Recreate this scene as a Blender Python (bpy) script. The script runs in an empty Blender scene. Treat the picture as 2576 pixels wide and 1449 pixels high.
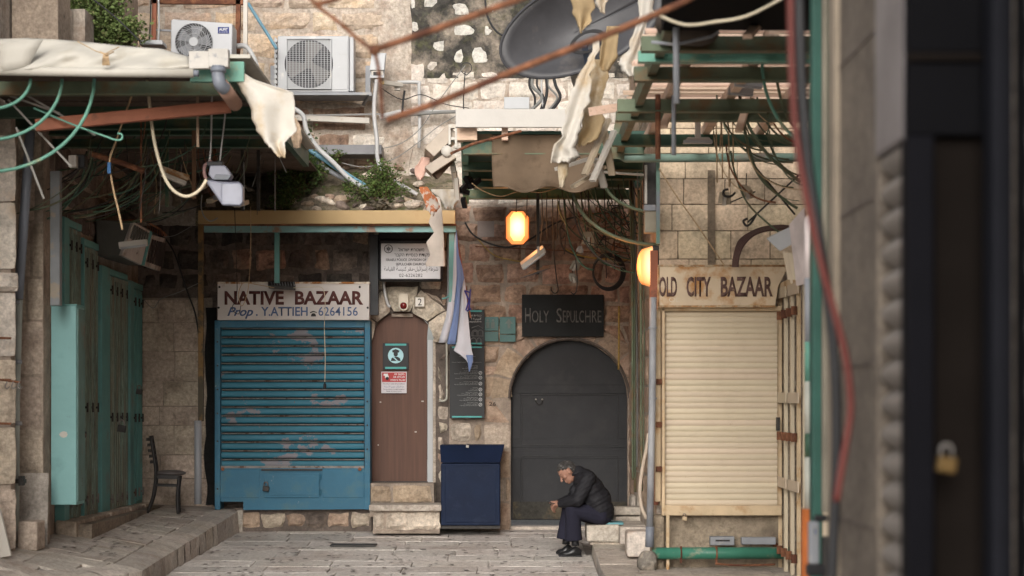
import bpy, bmesh, math, random
from mathutils import Vector, Matrix, noise
random.seed(7)
R = math.radians
C = bpy.context.scene.collection
scn = bpy.context.scene

# ---------------------------------------------------------------- camera, sky, sun, exposure
F = 4951.0                       # focal length in units of a 2576-wide picture
CX, CY = 1288.0, 1036.4          # principal point of the level, shifted lens
CAMZ = 1.43
cd = bpy.data.cameras.new('camera'); cam = bpy.data.objects.new('camera', cd); C.objects.link(cam)
cam.location = (0, 0, CAMZ); cam.rotation_euler = (R(90), 0, 0)
cd.sensor_width = 36; cd.lens = F/2576*36; cd.shift_y = (CY-724.5)/2576
cd.clip_start = .1; cd.clip_end = 500
cd.dof.use_dof = True; cd.dof.focus_distance = 22.7; cd.dof.aperture_fstop = 1.8
scn.camera = cam
w = bpy.data.worlds.new('World'); scn.world = w; w.use_nodes = True
nt = w.node_tree; bg = nt.nodes['Background']
sky = nt.nodes.new('ShaderNodeTexSky'); sky.sky_type = 'NISHITA'; sky.sun_disc = False
SUN_EL, SUN_AZ = 24, 187
sky.sun_elevation = R(SUN_EL); sky.sun_rotation = R(SUN_AZ)
sky.air_density = 1.0; sky.dust_density = 4.0; sky.ozone_density = .5
hs = nt.nodes.new('ShaderNodeHueSaturation'); hs.inputs['Saturation'].default_value = .36
nt.links.new(sky.outputs[0], hs.inputs['Color']); nt.links.new(hs.outputs[0], bg.inputs[0])
bg.inputs[1].default_value = .15
sl = bpy.data.lights.new('sun', 'SUN'); so = bpy.data.objects.new('sun', sl); C.objects.link(so)
sl.energy = 1.4; sl.angle = R(35); sl.color = (1, .985, .96)
_az = R(SUN_AZ)
sd = Vector((math.sin(_az)*math.cos(R(SUN_EL)), math.cos(_az)*math.cos(R(SUN_EL)), math.sin(R(SUN_EL))))
so.rotation_euler = sd.to_track_quat('Z', 'Y').to_euler(); so.location = (3, -6, 20)
vs = scn.view_settings
vs.view_transform = 'Standard'; vs.look = 'None'; vs.gamma = 1; vs.use_curve_mapping = False
vs.exposure = .45
scn.cycles.max_bounces = 8; scn.cycles.diffuse_bounces = 5

# ---------------------------------------------------------------- coordinates
def P(x, y, Y): return Vector(((x-CX)/F*Y, Y, CAMZ-(y-CY)/F*Y))
def px_x(x, Y): return (x-CX)/F*Y
def px_z(y, Y): return CAMZ-(y-CY)/F*Y
def gz(Y): return -.045*(24-Y) if Y >= 19.6 else -.198
def N(x, y=0, z=0, s=1.0): return noise.noise(Vector((x*s, y*s, z*s)))

# ---------------------------------------------------------------- materials
def rgb(c, k=1): return (c[0]*k, c[1]*k, c[2]*k, 1)
MATS = {}
def mat(name, col, rough=.85, metal=0, var=.2, scale=3.0, col2=None, thr=.58, scale2=2.0, sharp=.04, bump=.25, bscale=40,
        rnd=.0, spec=None, stretch=(1,1,1), emit=None, coat=0, col3=None, thr3=.62, scale3=8.0):
    if name in MATS: return MATS[name]
    m = bpy.data.materials.new(name); m.use_nodes = True
    n = m.node_tree.nodes; l = m.node_tree.links; b = n['Principled BSDF']
    b.inputs['Roughness'].default_value = rough; b.inputs['Metallic'].default_value = metal
    if spec is None: spec = .3
    if True: b.inputs['Specular IOR Level'].default_value = spec
    if coat: b.inputs['Coat Weight'].default_value = coat
    g = n.new('ShaderNodeNewGeometry'); mp = n.new('ShaderNodeMapping'); mp.inputs['Scale'].default_value = stretch
    l.new(g.outputs['Position'], mp.inputs['Vector'])
    def nz(sc, det=5, r=.6):
        t = n.new('ShaderNodeTexNoise'); t.inputs['Scale'].default_value = sc; t.inputs['Detail'].default_value = det
        t.inputs['Roughness'].default_value = r; l.new(mp.outputs[0], t.inputs['Vector']); return t.outputs[0]
    def ramp(src, a, b_, ca, cb):
        r_ = n.new('ShaderNodeValToRGB'); e = r_.color_ramp.elements
        e[0].position = a; e[0].color = ca; e[1].position = b_; e[1].color = cb; l.new(src, r_.inputs[0]); return r_.outputs[0]
    def mix(fac, a, b_):
        x = n.new('ShaderNodeMix'); x.data_type = 'RGBA'; l.new(fac, x.inputs[0])
        for s, v in ((x.inputs[6], a), (x.inputs[7], b_)):
            if isinstance(v, tuple): s.default_value = v
            else: l.new(v, s)
        return x.outputs[2]
    c = ramp(nz(scale), .32, .68, rgb(col, 1-var), rgb(col, 1+var))
    if col2: c = mix(ramp(nz(scale2, 6, .62), thr-sharp, thr+sharp, (0,0,0,1), (1,1,1,1)), c, rgb(col2))
    if col3: c = mix(ramp(nz(scale3, 4, .7), thr3-sharp, thr3+sharp, (0,0,0,1), (1,1,1,1)), c, rgb(col3))
    if rnd:
        oi = n.new('ShaderNodeObjectInfo'); mr = n.new('ShaderNodeMapRange')
        mr.inputs[3].default_value = 1-rnd; mr.inputs[4].default_value = 1+rnd
        l.new(oi.outputs['Random'], mr.inputs[0])
        h = n.new('ShaderNodeHueSaturation'); l.new(mr.outputs[0], h.inputs['Value'])
        mr2 = n.new('ShaderNodeMapRange'); mr2.inputs[3].default_value = .492; mr2.inputs[4].default_value = .512
        wn = n.new('ShaderNodeTexWhiteNoise'); wn.noise_dimensions = '1D'; l.new(oi.outputs['Random'], wn.inputs['W'])
        l.new(wn.outputs[0], mr2.inputs[0]); l.new(mr2.outputs[0], h.inputs['Hue']); l.new(c, h.inputs['Color']); c = h.outputs[0]
    if bump >= .3:
        h2 = n.new('ShaderNodeHueSaturation'); m3 = n.new('ShaderNodeMapRange'); m3.inputs[1].default_value = .3; m3.inputs[2].default_value = .7
        m3.inputs[3].default_value = .62; m3.inputs[4].default_value = 1.30; l.new(nz(24, 5, .75), m3.inputs[0]); l.new(m3.outputs[0], h2.inputs['Value']); l.new(c, h2.inputs['Color']); c = h2.outputs[0]
    l.new(c, b.inputs['Base Color'])
    if bump:
        bp = n.new('ShaderNodeBump'); bp.inputs['Strength'].default_value = bump; bp.inputs['Distance'].default_value = .02
        l.new(nz(bscale, 6, .7), bp.inputs['Height']); l.new(bp.outputs[0], b.inputs['Normal'])
    if emit:
        b.inputs['Emission Color'].default_value = rgb(emit[0]); b.inputs['Emission Strength'].default_value = emit[1]
    MATS[name] = m; return m

S_WARM = mat('warm_limestone', (.40,.30,.225), var=.22, scale=2.4, col2=(.27,.18,.125), thr=.60, scale2=3.5, sharp=.12, rnd=.22, bump=1.0, bscale=18, col3=(.10,.075,.055), thr3=.70)
S_PALE = mat('pale_limestone', (.52,.45,.37), var=.2, scale=3, col2=(.24,.20,.16), thr=.62, scale2=5, sharp=.1, rnd=.14, bump=1.0, bscale=18)
S_UPPER = mat('upper_limestone', (.47,.375,.295), var=.2, scale=2, col2=(.50,.35,.225), thr=.58, scale2=2.2, sharp=.1, rnd=.16, bump=.9, bscale=14, col3=(.20,.15,.11), thr3=.68)
S_RED = mat('reddish_limestone', (.36,.235,.175), var=.25, scale=3, col2=(.19,.115,.085), thr=.56, scale2=4, sharp=.1, rnd=.2, bump=1.0, bscale=16, col3=(.09,.06,.05), thr3=.68)
S_DARK = mat('dark_stone', (.085,.07,.06), var=.4, scale=3, col2=(.035,.03,.028), thr=.52, scale2=2.5, sharp=.12, rnd=.35, bump=1.0, bscale=16)  # darkest stone colour, used above the dressed blocks and behind the beam
S_DARK2 = mat('dark_brown_stone', (.17,.13,.11), var=.4, scale=3, col2=(.07,.055,.05), thr=.55, scale2=2.5, sharp=.12, rnd=.35, bump=1.0, bscale=16)  # dark brown stone colour, mixed in among the other stones
S_LIME = mat('limewashed_stone', (.58,.52,.46), var=.18, scale=4, col2=(.42,.32,.25), thr=.60, scale2=3, sharp=.06, rnd=.08, bump=.8, bscale=20)
S_ASH = mat('ashlar_limestone', (.57,.455,.325), var=.14, scale=1.6, col2=(.30,.25,.18), thr=.63, scale2=2.6, sharp=.09, rnd=.07, bump=.35, bscale=24, col3=(.22,.19,.14), thr3=.70, scale3=12)
S_BLOCK = mat('dressed_block_stone', (.45,.37,.30), var=.15, scale=3, col2=(.22,.17,.135), thr=.62, scale2=4, sharp=.12, rnd=.1, bump=.8, bscale=30)
S_BLOTCH = mat('white_blotched_stone', (.50,.48,.44), var=.12, scale=5, col2=(.28,.25,.21), thr=.60, scale2=7, sharp=.06, rnd=.08, bump=.8, bscale=25)
MORT = mat('mortar', (.33,.27,.22), var=.25, scale=5, col2=(.20,.16,.13), thr=.58, scale2=3, sharp=.1, bump=.7, bscale=30)
MORTD = mat('dark_mortar', (.13,.105,.09), var=.35, scale=5, bump=.7, bscale=30)
MORTP = mat('pale_render', (.44,.38,.32), var=.2, scale=3, col2=(.30,.23,.18), thr=.57, scale2=4, sharp=.1, bump=.6, bscale=26)
MOLD = mat('black_mould_render', (.045,.042,.037), var=.5, scale=9, col2=(.42,.35,.28), thr=.60, scale2=3.2, sharp=.16, bump=.8, bscale=30, col3=(.11,.11,.05), thr3=.68, scale3=5)
PAVE = mat('worn_paving_stone', (.57,.535,.50), rough=.7, var=.10, scale=1.6, col2=(.44,.375,.33), thr=.62, scale2=1.1, sharp=.15, rnd=.10, bump=.8, bscale=20, stretch=(1,1.3,1), col3=(.36,.33,.305), thr3=.68)
PAVE2 = mat('platform_paving_stone', (.45,.405,.36), rough=.8, var=.12, scale=2.2, col2=(.31,.25,.205), thr=.62, scale2=1.7, sharp=.12, rnd=.13, bump=1.0, bscale=18, stretch=(1,1.3,1))
GRIT = mat('grit_between_stones', (.36,.33,.30), var=.3, scale=8, bump=.6)
SILL = mat('worn_white_stone', (.46,.41,.355), var=.15, scale=4, col2=(.34,.29,.24), thr=.6, scale2=5, sharp=.09, rnd=.06, bump=.6, bscale=22)
TEAL = mat('teal_paint', (.12,.29,.28), rough=.55, var=.15, scale=3, col2=(.15,.24,.22), thr=.6, scale2=3, sharp=.06, bump=.15, col3=(.08,.05,.035), thr3=.74, scale3=14)
TEALL = mat('light_teal_paint', (.20,.385,.385), rough=.5, var=.1, scale=2, col2=(.15,.30,.30), thr=.62, scale2=4, sharp=.1, bump=.12, col3=(.12,.07,.05), thr3=.77, scale3=9)
TEALB = mat('weathered_teal_wood', (.20,.29,.25), rough=.75, var=.3, scale=3, col2=(.22,.20,.155), thr=.52, scale2=2.5, sharp=.12, stretch=(6,6,.5), bump=.6, bscale=20, rnd=.15, col3=(.07,.05,.04), thr3=.66, scale3=4)
BLUE = mat('blue_shutter_paint', (.018,.125,.185), rough=.5, var=.12, scale=2.0, col2=(.165,.16,.18), thr=.585, scale2=1.8, sharp=.008, bump=.12, bscale=60, col3=(.10,.075,.06), thr3=.70, scale3=11, stretch=(1,1,1.5))
BLUEP = mat('blue_panel_paint', (.022,.12,.20), rough=.5, var=.12, scale=2.0, col2=(.05,.13,.17), thr=.6, scale2=4, sharp=.08, bump=.12, bscale=60, col3=(.35,.36,.36), thr3=.745, scale3=13)
RAILM = mat('worn_metal_rail', (.19,.175,.165), rough=.5, metal=.3, var=.3, scale=8, col2=(.09,.05,.035), thr=.58, scale2=9)
NAVY = mat('navy_painted_metal', (.006,.013,.036), rough=.6, spec=.15, var=.15, scale=3, col2=(.012,.02,.045), thr=.62, scale2=5, sharp=.05, bump=.15, col3=(.12,.12,.12), thr3=.76, scale3=14)
YELLOW = mat('ochre_painted_beam', (.36,.25,.115), rough=.5, var=.08, scale=2, col2=(.32,.20,.09), thr=.66, scale2=4, sharp=.06, bump=.1, col3=(.10,.05,.03), thr3=.76, scale3=12)
PALETEAL = mat('faded_teal_rail', (.16,.30,.30), rough=.5, var=.15, scale=3, col2=(.20,.13,.09), thr=.59, scale2=4, sharp=.04, bump=.15)
SIGNW = mat('sign_white_enamel', (.50,.47,.45), rough=.5, var=.06, scale=2, col2=(.33,.25,.19), thr=.70, scale2=5, sharp=.04, bump=.05)
RUST = mat('rust', (.20,.085,.045), rough=.9, var=.4, scale=9, col2=(.10,.04,.025), thr=.55, scale2=6, bump=.6)
RUSTP = mat('red_oxide_paint', (.26,.095,.055), rough=.7, var=.15, scale=4, col2=(.16,.07,.045), thr=.62, scale2=4, bump=.2)
CREAM = mat('cream_painted_metal', (.56,.47,.355), rough=.5, var=.06, scale=2, col2=(.47,.39,.29), thr=.60, scale2=2, sharp=.16, bump=.05, col3=(.26,.18,.11), thr3=.80, scale3=18, stretch=(1,1,.5), rnd=.05)
CREAMR = mat('rust_stained_cream', (.52,.40,.26), rough=.6, var=.15, scale=3, col2=(.36,.20,.08), thr=.60, scale2=3.5, sharp=.08, bump=.2, col3=(.16,.08,.04), thr3=.74, scale3=10)
GREEN = mat('green_painted_steel', (.038,.085,.055), rough=.5, var=.25, scale=3, col2=(.12,.11,.05), thr=.60, scale2=3, sharp=.08, bump=.15, col3=(.10,.055,.03), thr3=.72, scale3=9)
GREENL = mat('mint_green_paint', (.11,.27,.21), rough=.5, var=.15, scale=4, col2=(.22,.27,.18), thr=.62, scale2=5, bump=.1)
OLIVE = mat('weathered_green_steel', (.095,.12,.075), rough=.6, var=.25, scale=3, col2=(.13,.085,.04), thr=.58, scale2=4, sharp=.08, bump=.15)
BROWNW = mat('brown_wood_door', (.105,.050,.033), rough=.55, var=.12, scale=4, col2=(.082,.039,.026), thr=.55, scale2=3, sharp=.12, stretch=(9,9,.35), bump=.1)
PINEW = mat('raw_pine_board', (.74,.53,.41), rough=.8, var=.14, scale=3, col2=(.38,.25,.17), thr=.62, scale2=3, sharp=.1, stretch=(1,9,9), bump=.2, rnd=.12)
DGREY = mat('dark_grey_steel', (.028,.029,.032), rough=.6, spec=.2, var=.14, scale=2.5, col2=(.038,.038,.040), thr=.60, scale2=4, sharp=.1, bump=.15, col3=(.02,.02,.02), thr3=.77, scale3=13)
BLACK = mat('black_plastic', (.015,.015,.017), rough=.5, spec=.25, var=.2, bump=0)
NBLACK = mat('black_painted_board', (.012,.014,.015), rough=.7, spec=.2, var=.3, scale=3, bump=.1)
CHARC = mat('charcoal_panel', (.022,.024,.027), rough=.5, spec=.25, var=.08, bump=0)
WHITE = mat('white_casing', (.385,.395,.41), rough=.4, var=.05, col2=(.55,.54,.50), thr=.68, scale2=4, bump=.02)
OFFW = mat('offwhite_plastic', (.46,.43,.385), rough=.45, var=.1, col2=(.42,.36,.29), thr=.64, scale2=6, bump=.05)
GREYP = mat('grey_plastic_pipe', (.23,.24,.26), rough=.5, var=.1, col2=(.32,.31,.30), thr=.6, scale2=5, bump=.1)
BLUGR = mat('bluegrey_pvc', (.15,.165,.195), rough=.45, var=.08, bump=.05)
PALEPIPE = mat('pale_painted_pipe', (.42,.42,.37), rough=.6, var=.15, scale=6, col2=(.28,.26,.21), thr=.6, scale2=6, bump=.1)
TARP = mat('cream_tarpaulin', (.43,.41,.365), rough=.6, var=.06, scale=2, col2=(.36,.325,.26), thr=.62, scale2=3, sharp=.12, bump=.1)
TORN = mat('torn_aged_tarpaulin', (.50,.47,.42), rough=.7, var=.08, scale=3, col2=(.42,.32,.20), thr=.57, scale2=2.2, sharp=.08, bump=.1, bscale=12)
BROWNC = mat('brown_canvas', (.125,.088,.058), rough=.9, var=.15, scale=4, col2=(.09,.062,.040), thr=.6, scale2=3, bump=.2)
ROPE = mat('rope_fibre', (.42,.30,.18), rough=.95, var=.2, scale=20, bump=.4)
CABLEB = mat('black_cable', (.022,.022,.024), rough=.55, var=.2, bump=0)
CABLEW = mat('white_cable', (.42,.42,.42), rough=.5, var=.1, bump=0)
CABLEG = mat('grey_cable', (.20,.20,.19), rough=.6, var=.1, bump=0)
CABLER = mat('red_cable', (.11,.025,.02), rough=.5, var=.1, bump=0)
CABLEBL = mat('blue_conduit', (.12,.25,.33), rough=.5, var=.1, bump=0)
CONDY = mat('yellow_banded_conduit', (.30,.20,.05), rough=.6, var=.3, scale=40, bump=0)
HOSE = mat('maroon_hose', (.07,.035,.03), rough=.5, var=.1, bump=0)
ORANGE = mat('orange_sleeve', (.42,.12,.03), rough=.6, var=.2, bump=.1)
LEAF = mat('green_leaves', (.065,.105,.025), rough=.7, var=.55, scale=14, bump=0, col2=(.14,.15,.04), thr=.6, scale2=8)
LEAF2 = mat('dark_green_leaves', (.045,.08,.02), rough=.7, var=.5, scale=14, bump=0, col2=(.10,.12,.03), thr=.62, scale2=8)
SOIL = mat('soil_and_rubble', (.17,.14,.10), var=.4, scale=6, col2=(.09,.085,.04), thr=.54, scale2=5, bump=1, bscale=15)
INK = mat('maroon_lettering', (.085,.028,.024), rough=.6, var=.15, bump=0)
INKB = mat('blue_lettering', (.075,.12,.24), rough=.6, var=.15, bump=0)
INKK = mat('black_lettering', (.018,.018,.02), rough=.6, var=.1, bump=0)
INKW = mat('white_lettering', (.60,.62,.62), rough=.6, var=.1, bump=0)
INKG = mat('faded_grey_lettering', (.115,.115,.11), rough=.8, var=.3, scale=30, bump=0, col2=(.05,.05,.05), thr=.66, scale2=30)
INKBR = mat('brown_lettering', (.115,.065,.055), rough=.7, var=.35, scale=14, bump=0, col2=(.28,.19,.12), thr=.64, scale2=18)
TEALS = mat('teal_stripe', (.07,.33,.32), rough=.5, var=.05, bump=0)
SKYB = mat('pale_blue_print', (.38,.62,.68), rough=.5, var=.05, bump=0)
REDP = mat('red_print', (.38,.035,.035), rough=.5, var=.05, bump=0)
FLAGW = mat('white_flag_cloth', (.44,.44,.48), rough=.9, var=.06, scale=5, bump=.05)
FLAGB = mat('blue_flag_stripe', (.13,.18,.33), rough=.9, var=.06, scale=5, bump=.05)
STARM = mat('dark_blue_star_print', (.03,.03,.16), rough=.9, var=.06, bump=0)
BRASS = mat('brass_padlock', (.40,.25,.06), rough=.35, metal=.7, var=.1, bump=0)
IRON = mat('dark_iron', (.04,.037,.035), rough=.55, metal=.4, var=.3, scale=20, bump=.1)
FACEW = mat('light_grey_face', (.50,.50,.52), rough=.4, var=.03, bump=0)

# ---------------------------------------------------------------- mesh builder
def wloc(o):
    v = Vector((0,0,0))
    while o is not None: v += o.location; o = o.parent
    return v
class MB:
    def __init__(s): s.v = []; s.f = []
    def add(s, vs_, fs):
        k = len(s.v); s.v += [tuple(v) for v in vs_]; s.f += [tuple(i+k for i in f) for f in fs]; return s
    def box(s, x0, x1, y0, y1, z0, z1, rot=None, jit=0):
        x0, x1 = sorted((x0, x1)); y0, y1 = sorted((y0, y1)); z0, z1 = sorted((z0, z1))
        vs_ = [Vector((x, y, z)) for z in (z0, z1) for (x, y) in ((x0,y0),(x1,y0),(x1,y1),(x0,y1))]
        if jit: vs_ = [v+Vector([random.uniform(-jit, jit) for _ in range(3)]) for v in vs_]
        if rot is not None:
            c = Vector(((x0+x1)/2, (y0+y1)/2, (z0+z1)/2)); vs_ = [c+rot@(v-c) for v in vs_]
        return s.add(vs_, [(0,3,2,1),(4,5,6,7),(0,1,5,4),(1,2,6,5),(2,3,7,6),(3,0,4,7)])
    def pbox(s, x0, y0, x1, y1, Y, d, rot=None):          # picture rectangle at depth Y, d thick going back
        a = P(x0, y0, Y); b = P(x1, y1, Y); return s.box(a.x, b.x, Y, Y+d, b.z, a.z, rot)
    def bar(s, a, b, wd, ht=None, up=(0,0,1)):
        a = Vector(a); b = Vector(b); ht = ht or wd; t = (b-a).normalized(); u = Vector(up)
        if abs(t.dot(u)) > .98: u = Vector((0,1,0))
        sx = t.cross(u).normalized()*wd/2; sz = sx.cross(t).normalized()*ht/2
        vs_ = [p+i*sx+j*sz for p in (a, b) for (i, j) in ((-1,-1),(1,-1),(1,1),(-1,1))]
        return s.add(vs_, [(0,3,2,1),(4,5,6,7),(0,1,5,4),(1,2,6,5),(2,3,7,6),(3,0,4,7)])
    def tube(s, pts, r, n=6, caps=True):
        pts = [Vector(p) for p in pts]; m = len(pts); rr = r if isinstance(r, (list, tuple)) else [r]*m
        k = len(s.v); up = None
        for i, p in enumerate(pts):
            t = (pts[min(i+1, m-1)]-pts[max(i-1, 0)]).normalized()
            if up is None: up = Vector((0,0,1)) if abs(t.z) < .9 else Vector((0,1,0))
            a = t.cross(up)
            a = a.normalized() if a.length > 1e-5 else t.orthogonal().normalized()
            b = a.cross(t).normalized(); up = b
            for j in range(n):
                q = 2*math.pi*j/n; s.v.append(tuple(p+(a*math.cos(q)+b*math.sin(q))*rr[i]))
        for i in range(m-1):
            for j in range(n):
                a0 = k+i*n+j; a1 = k+i*n+(j+1)%n; s.f.append((a0, a1, a1+n, a0+n))
        if caps: s.f.append(tuple(k+j for j in range(n))[::-1]); s.f.append(tuple(k+(m-1)*n+j for j in range(n)))
        return s
    def cyl(s, a, b, r, n=16, r2=None): return s.tube([a, b], [r, r if r2 is None else r2], n)
    def prism(s, poly, y0, y1):                       # poly: list of (x,z), counter-clockwise seen from the camera
        n = len(poly); vs_ = [(x, y0, z) for x, z in poly]+[(x, y1, z) for x, z in poly]
        fs = [tuple(range(n)), tuple(range(2*n-1, n-1, -1))]+[(i, i+n, (i+1)%n+n, (i+1)%n) for i in range(n)]
        return s.add(vs_, fs)
    def pprism(s, pts, Y, d):
        q = [(px_x(x, Y), px_z(y, Y)) for x, y in pts]; return s.prism(q, Y, Y+d)
    def hull8(s, front, back):                        # two quads of points
        return s.add(list(front)+list(back), [(0,1,2,3),(7,6,5,4),(0,4,5,1),(1,5,6,2),(2,6,7,3),(3,7,4,0)])
    def grid(s, nu, nv, fn, flip=False):
        k = len(s.v)
        for j in range(nv+1):
            for i in range(nu+1): s.v.append(tuple(fn(i/nu, j/nv)))
        for j in range(nv):
            for i in range(nu):
                a = k+j*(nu+1)+i; q = (a, a+1, a+nu+2, a+nu+1); s.f.append(q[::-1] if flip else q)
        return s
    def sphere(s, c, r, n=10, m=7, sc=(1,1,1), rot=None):
        c = Vector(c)
        def fn(u, v):
            a = u*2*math.pi; b = (v-.5)*math.pi
            q = Vector((math.cos(a)*math.cos(b)*r*sc[0], math.sin(a)*math.cos(b)*r*sc[1], math.sin(b)*r*sc[2]))
            return c+(rot@q if rot is not None else q)
        return s.grid(n, m, fn)
    def build(s, name, m, parent=None, smooth=False, bevel=0, origin=None, solid=0, weld=False):
        me = bpy.data.meshes.new(name)
        o0 = wloc(parent) if parent is not None else (Vector(origin) if origin else Vector((0,0,0)))
        me.from_pydata([(x-o0.x, y-o0.y, z-o0.z) for x, y, z in s.v], [], s.f); me.update()
        me.materials.append(m)
        if weld:
            bm = bmesh.new(); bm.from_mesh(me); bmesh.ops.remove_doubles(bm, verts=bm.verts, dist=1e-5)
            bmesh.ops.recalc_face_normals(bm, faces=bm.faces); bm.to_mesh(me); bm.free()
        if smooth: me.shade_smooth()
        o = bpy.data.objects.new(name, me); C.objects.link(o)
        if parent is not None: o.parent = parent
        else: o.location = o0
        if solid:
            md = o.modifiers.new('thickness', 'SOLIDIFY'); md.thickness = solid; md.offset = 0
        if bevel:
            md = o.modifiers.new('bevel', 'BEVEL'); md.width = bevel; md.segments = 2; md.limit_method = 'ANGLE'
        return o
def tag(o, label, cat, group=None):
    o['label'] = label; o['category'] = cat
    if group: o['group'] = group
    return o
def thing(name, label, cat, loc, group=None):
    o = bpy.data.objects.new(name, None); C.objects.link(o); o.location = loc; o.empty_display_size = .1
    return tag(o, label, cat, group)
def struct(o): o['kind'] = 'structure'; return o
def stuff(o): o['kind'] = 'stuff'; return o
def copy_tree(o, parent=None):
    c = o.copy(); C.objects.link(c)
    if parent is not None: c.parent = parent
    for ch in list(o.children): copy_tree(ch, c)
    return c
def spline(pts, k=6):                                 # Catmull-Rom through points
    pts = [Vector(p) for p in pts]; out = []
    for i in range(len(pts)-1):
        p0 = pts[max(i-1,0)]; p1 = pts[i]; p2 = pts[i+1]; p3 = pts[min(i+2, len(pts)-1)]
        for j in range(k):
            t = j/k; out.append(.5*((2*p1)+(p2-p0)*t+(2*p0-5*p1+4*p2-p3)*t*t+(3*p1-p0-3*p2+p3)*t**3))
    out.append(pts[-1]); return out
def pline(pts, Y): return [P(p[0], p[1], p[2] if len(p) > 2 else Y) for p in pts]
def cable(name, label, cat, pts, Y, r, m, group=None, k=5, n=6):
    q = pline(pts, Y); mb = MB(); mb.tube(spline(q, k), r, n)
    return tag(mb.build(name, m, smooth=True, origin=q[0]), label, cat, group)

# ---------------------------------------------------------------- text
def text(s, x0, x1, yb, cap, Y, m, parent, name='lettering', depth=.004, bold=0, shear=0, italic_only=False):
    cu = bpy.data.curves.new('t', 'FONT'); cu.body = s; cu.size = 1; cu.offset = bold; cu.shear = shear; cu.extrude = .0
    cu.resolution_u = 3
    o = bpy.data.objects.new('t', cu); C.objects.link(o)
    dg = bpy.context.evaluated_depsgraph_get(); me = bpy.data.meshes.new_from_object(o.evaluated_get(dg))
    bpy.data.objects.remove(o); bpy.data.curves.remove(cu)
    if not me.vertices: return None
    xs = [v.co.x for v in me.vertices]; mnx, mxx = min(xs), max(xs)
    W = px_x(x1, Y)-px_x(x0, Y); sx = W/(mxx-mnx); ch = max(v.co.y for v in me.vertices); lat = all(ord(k) < 128 for k in s)
    sz = (cap/F*Y)/(ch if lat and (s.isupper() or s[0].isdigit()) else .69); zb = px_z(yb, Y); X0 = px_x(x0, Y)
    o0 = wloc(parent)
    for v in me.vertices:
        v.co = Vector(((v.co.x-mnx)*sx+X0, Y, v.co.y*sz+zb))-o0
    me.materials.clear(); me.materials.append(m); me.name = name
    ob = bpy.data.objects.new(name, me); C.objects.link(ob); ob.parent = parent
    if depth:
        md = ob.modifiers.new('thickness', 'SOLIDIFY'); md.thickness = depth; md.offset = 0
    return ob

# ---------------------------------------------------------------- masonry
def front(Y): return lambda u, z, d: Vector((u, Y-d, z))
def facing_px(X): return lambda u, z, d: Vector((X+d, u, z))      # wall facing +x
def facing_nx(X): return lambda u, z, d: Vector((X-d, -u, z))     # wall facing -x
def stone(quad, fmap, parent, m, proud=.03, rough=.010, name='stone', edge=.25, nx=None, nz=None, inset=.008, rag=.010):
    (a0, z0), (a1, z0b), (b1, z1b), (b0, z1) = quad                # bl, br, tr, tl
    Wd = max(a1-a0, b1-b0); Hd = max(z1-z0, z1b-z0b)
    nx = nx or max(3, min(7, int(Wd/.07)+1)); nz = nz or max(3, min(5, int(Hd/.06)+1)); rough *= 1.5
    seed = random.random()*100; vs_ = []
    jit = [[random.uniform(-rag, rag) for _ in range(2)] for _ in range(4)]
    def fn(u, v):
        uu = .5-.5*math.cos(math.pi*u) if nx > 3 else u; uu = (uu+u)/2; vv = v
        xl = a0+(b0-a0)*vv; xr = a1+(b1-a1)*vv; zl = z0+(z1-z0)*vv; zr = z0b+(z1b-z0b)*vv
        x = xl+(xr-xl)*uu; z = zl+(zr-zl)*uu
        e = (u in (0, 1))+(v in (0, 1))
        if e == 2: x += (inset*1.8 if u == 0 else -inset*1.8); z += (inset*1.6 if v == 0 else -inset*1.6)
        elif u in (0, 1): x += inset if u == 0 else -inset
        elif v in (0, 1): z += inset if v == 0 else -inset
        if e: x += N(x+seed, z, 1, 7)*rag*2; z += N(x, z+seed, 2, 7)*rag*2
        d = proud*(edge if e else 1)+ (N(x+seed, z, 0, 6)+.5*N(x, z+seed, 3, 15))*rough*(2 if not e else .8)
        return fmap(x, z, max(d, .004))
    mb = MB(); mb.grid(nx, nz, fn)
    ring = [i for i in range(nx+1)]+[(j)*(nx+1)+nx for j in range(1, nz+1)]+[nz*(nx+1)+i for i in range(nx-1, -1, -1)]+[j*(nx+1) for j in range(nz-1, 0, -1)]
    k = len(mb.v); o0 = fmap(0, 0, 0); o1 = fmap(0, 0, 1); nrm = (o1-o0)
    for i in ring: 
        p = Vector(mb.v[i]); d = (p-o0).dot(nrm); mb.v.append(tuple(p-nrm*(d+.012)))
    for i in range(len(ring)):
        j = (i+1) % len(ring); mb.f.append((ring[j], ring[i], k+i, k+j))
    return mb.build(name, m, parent)
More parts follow.
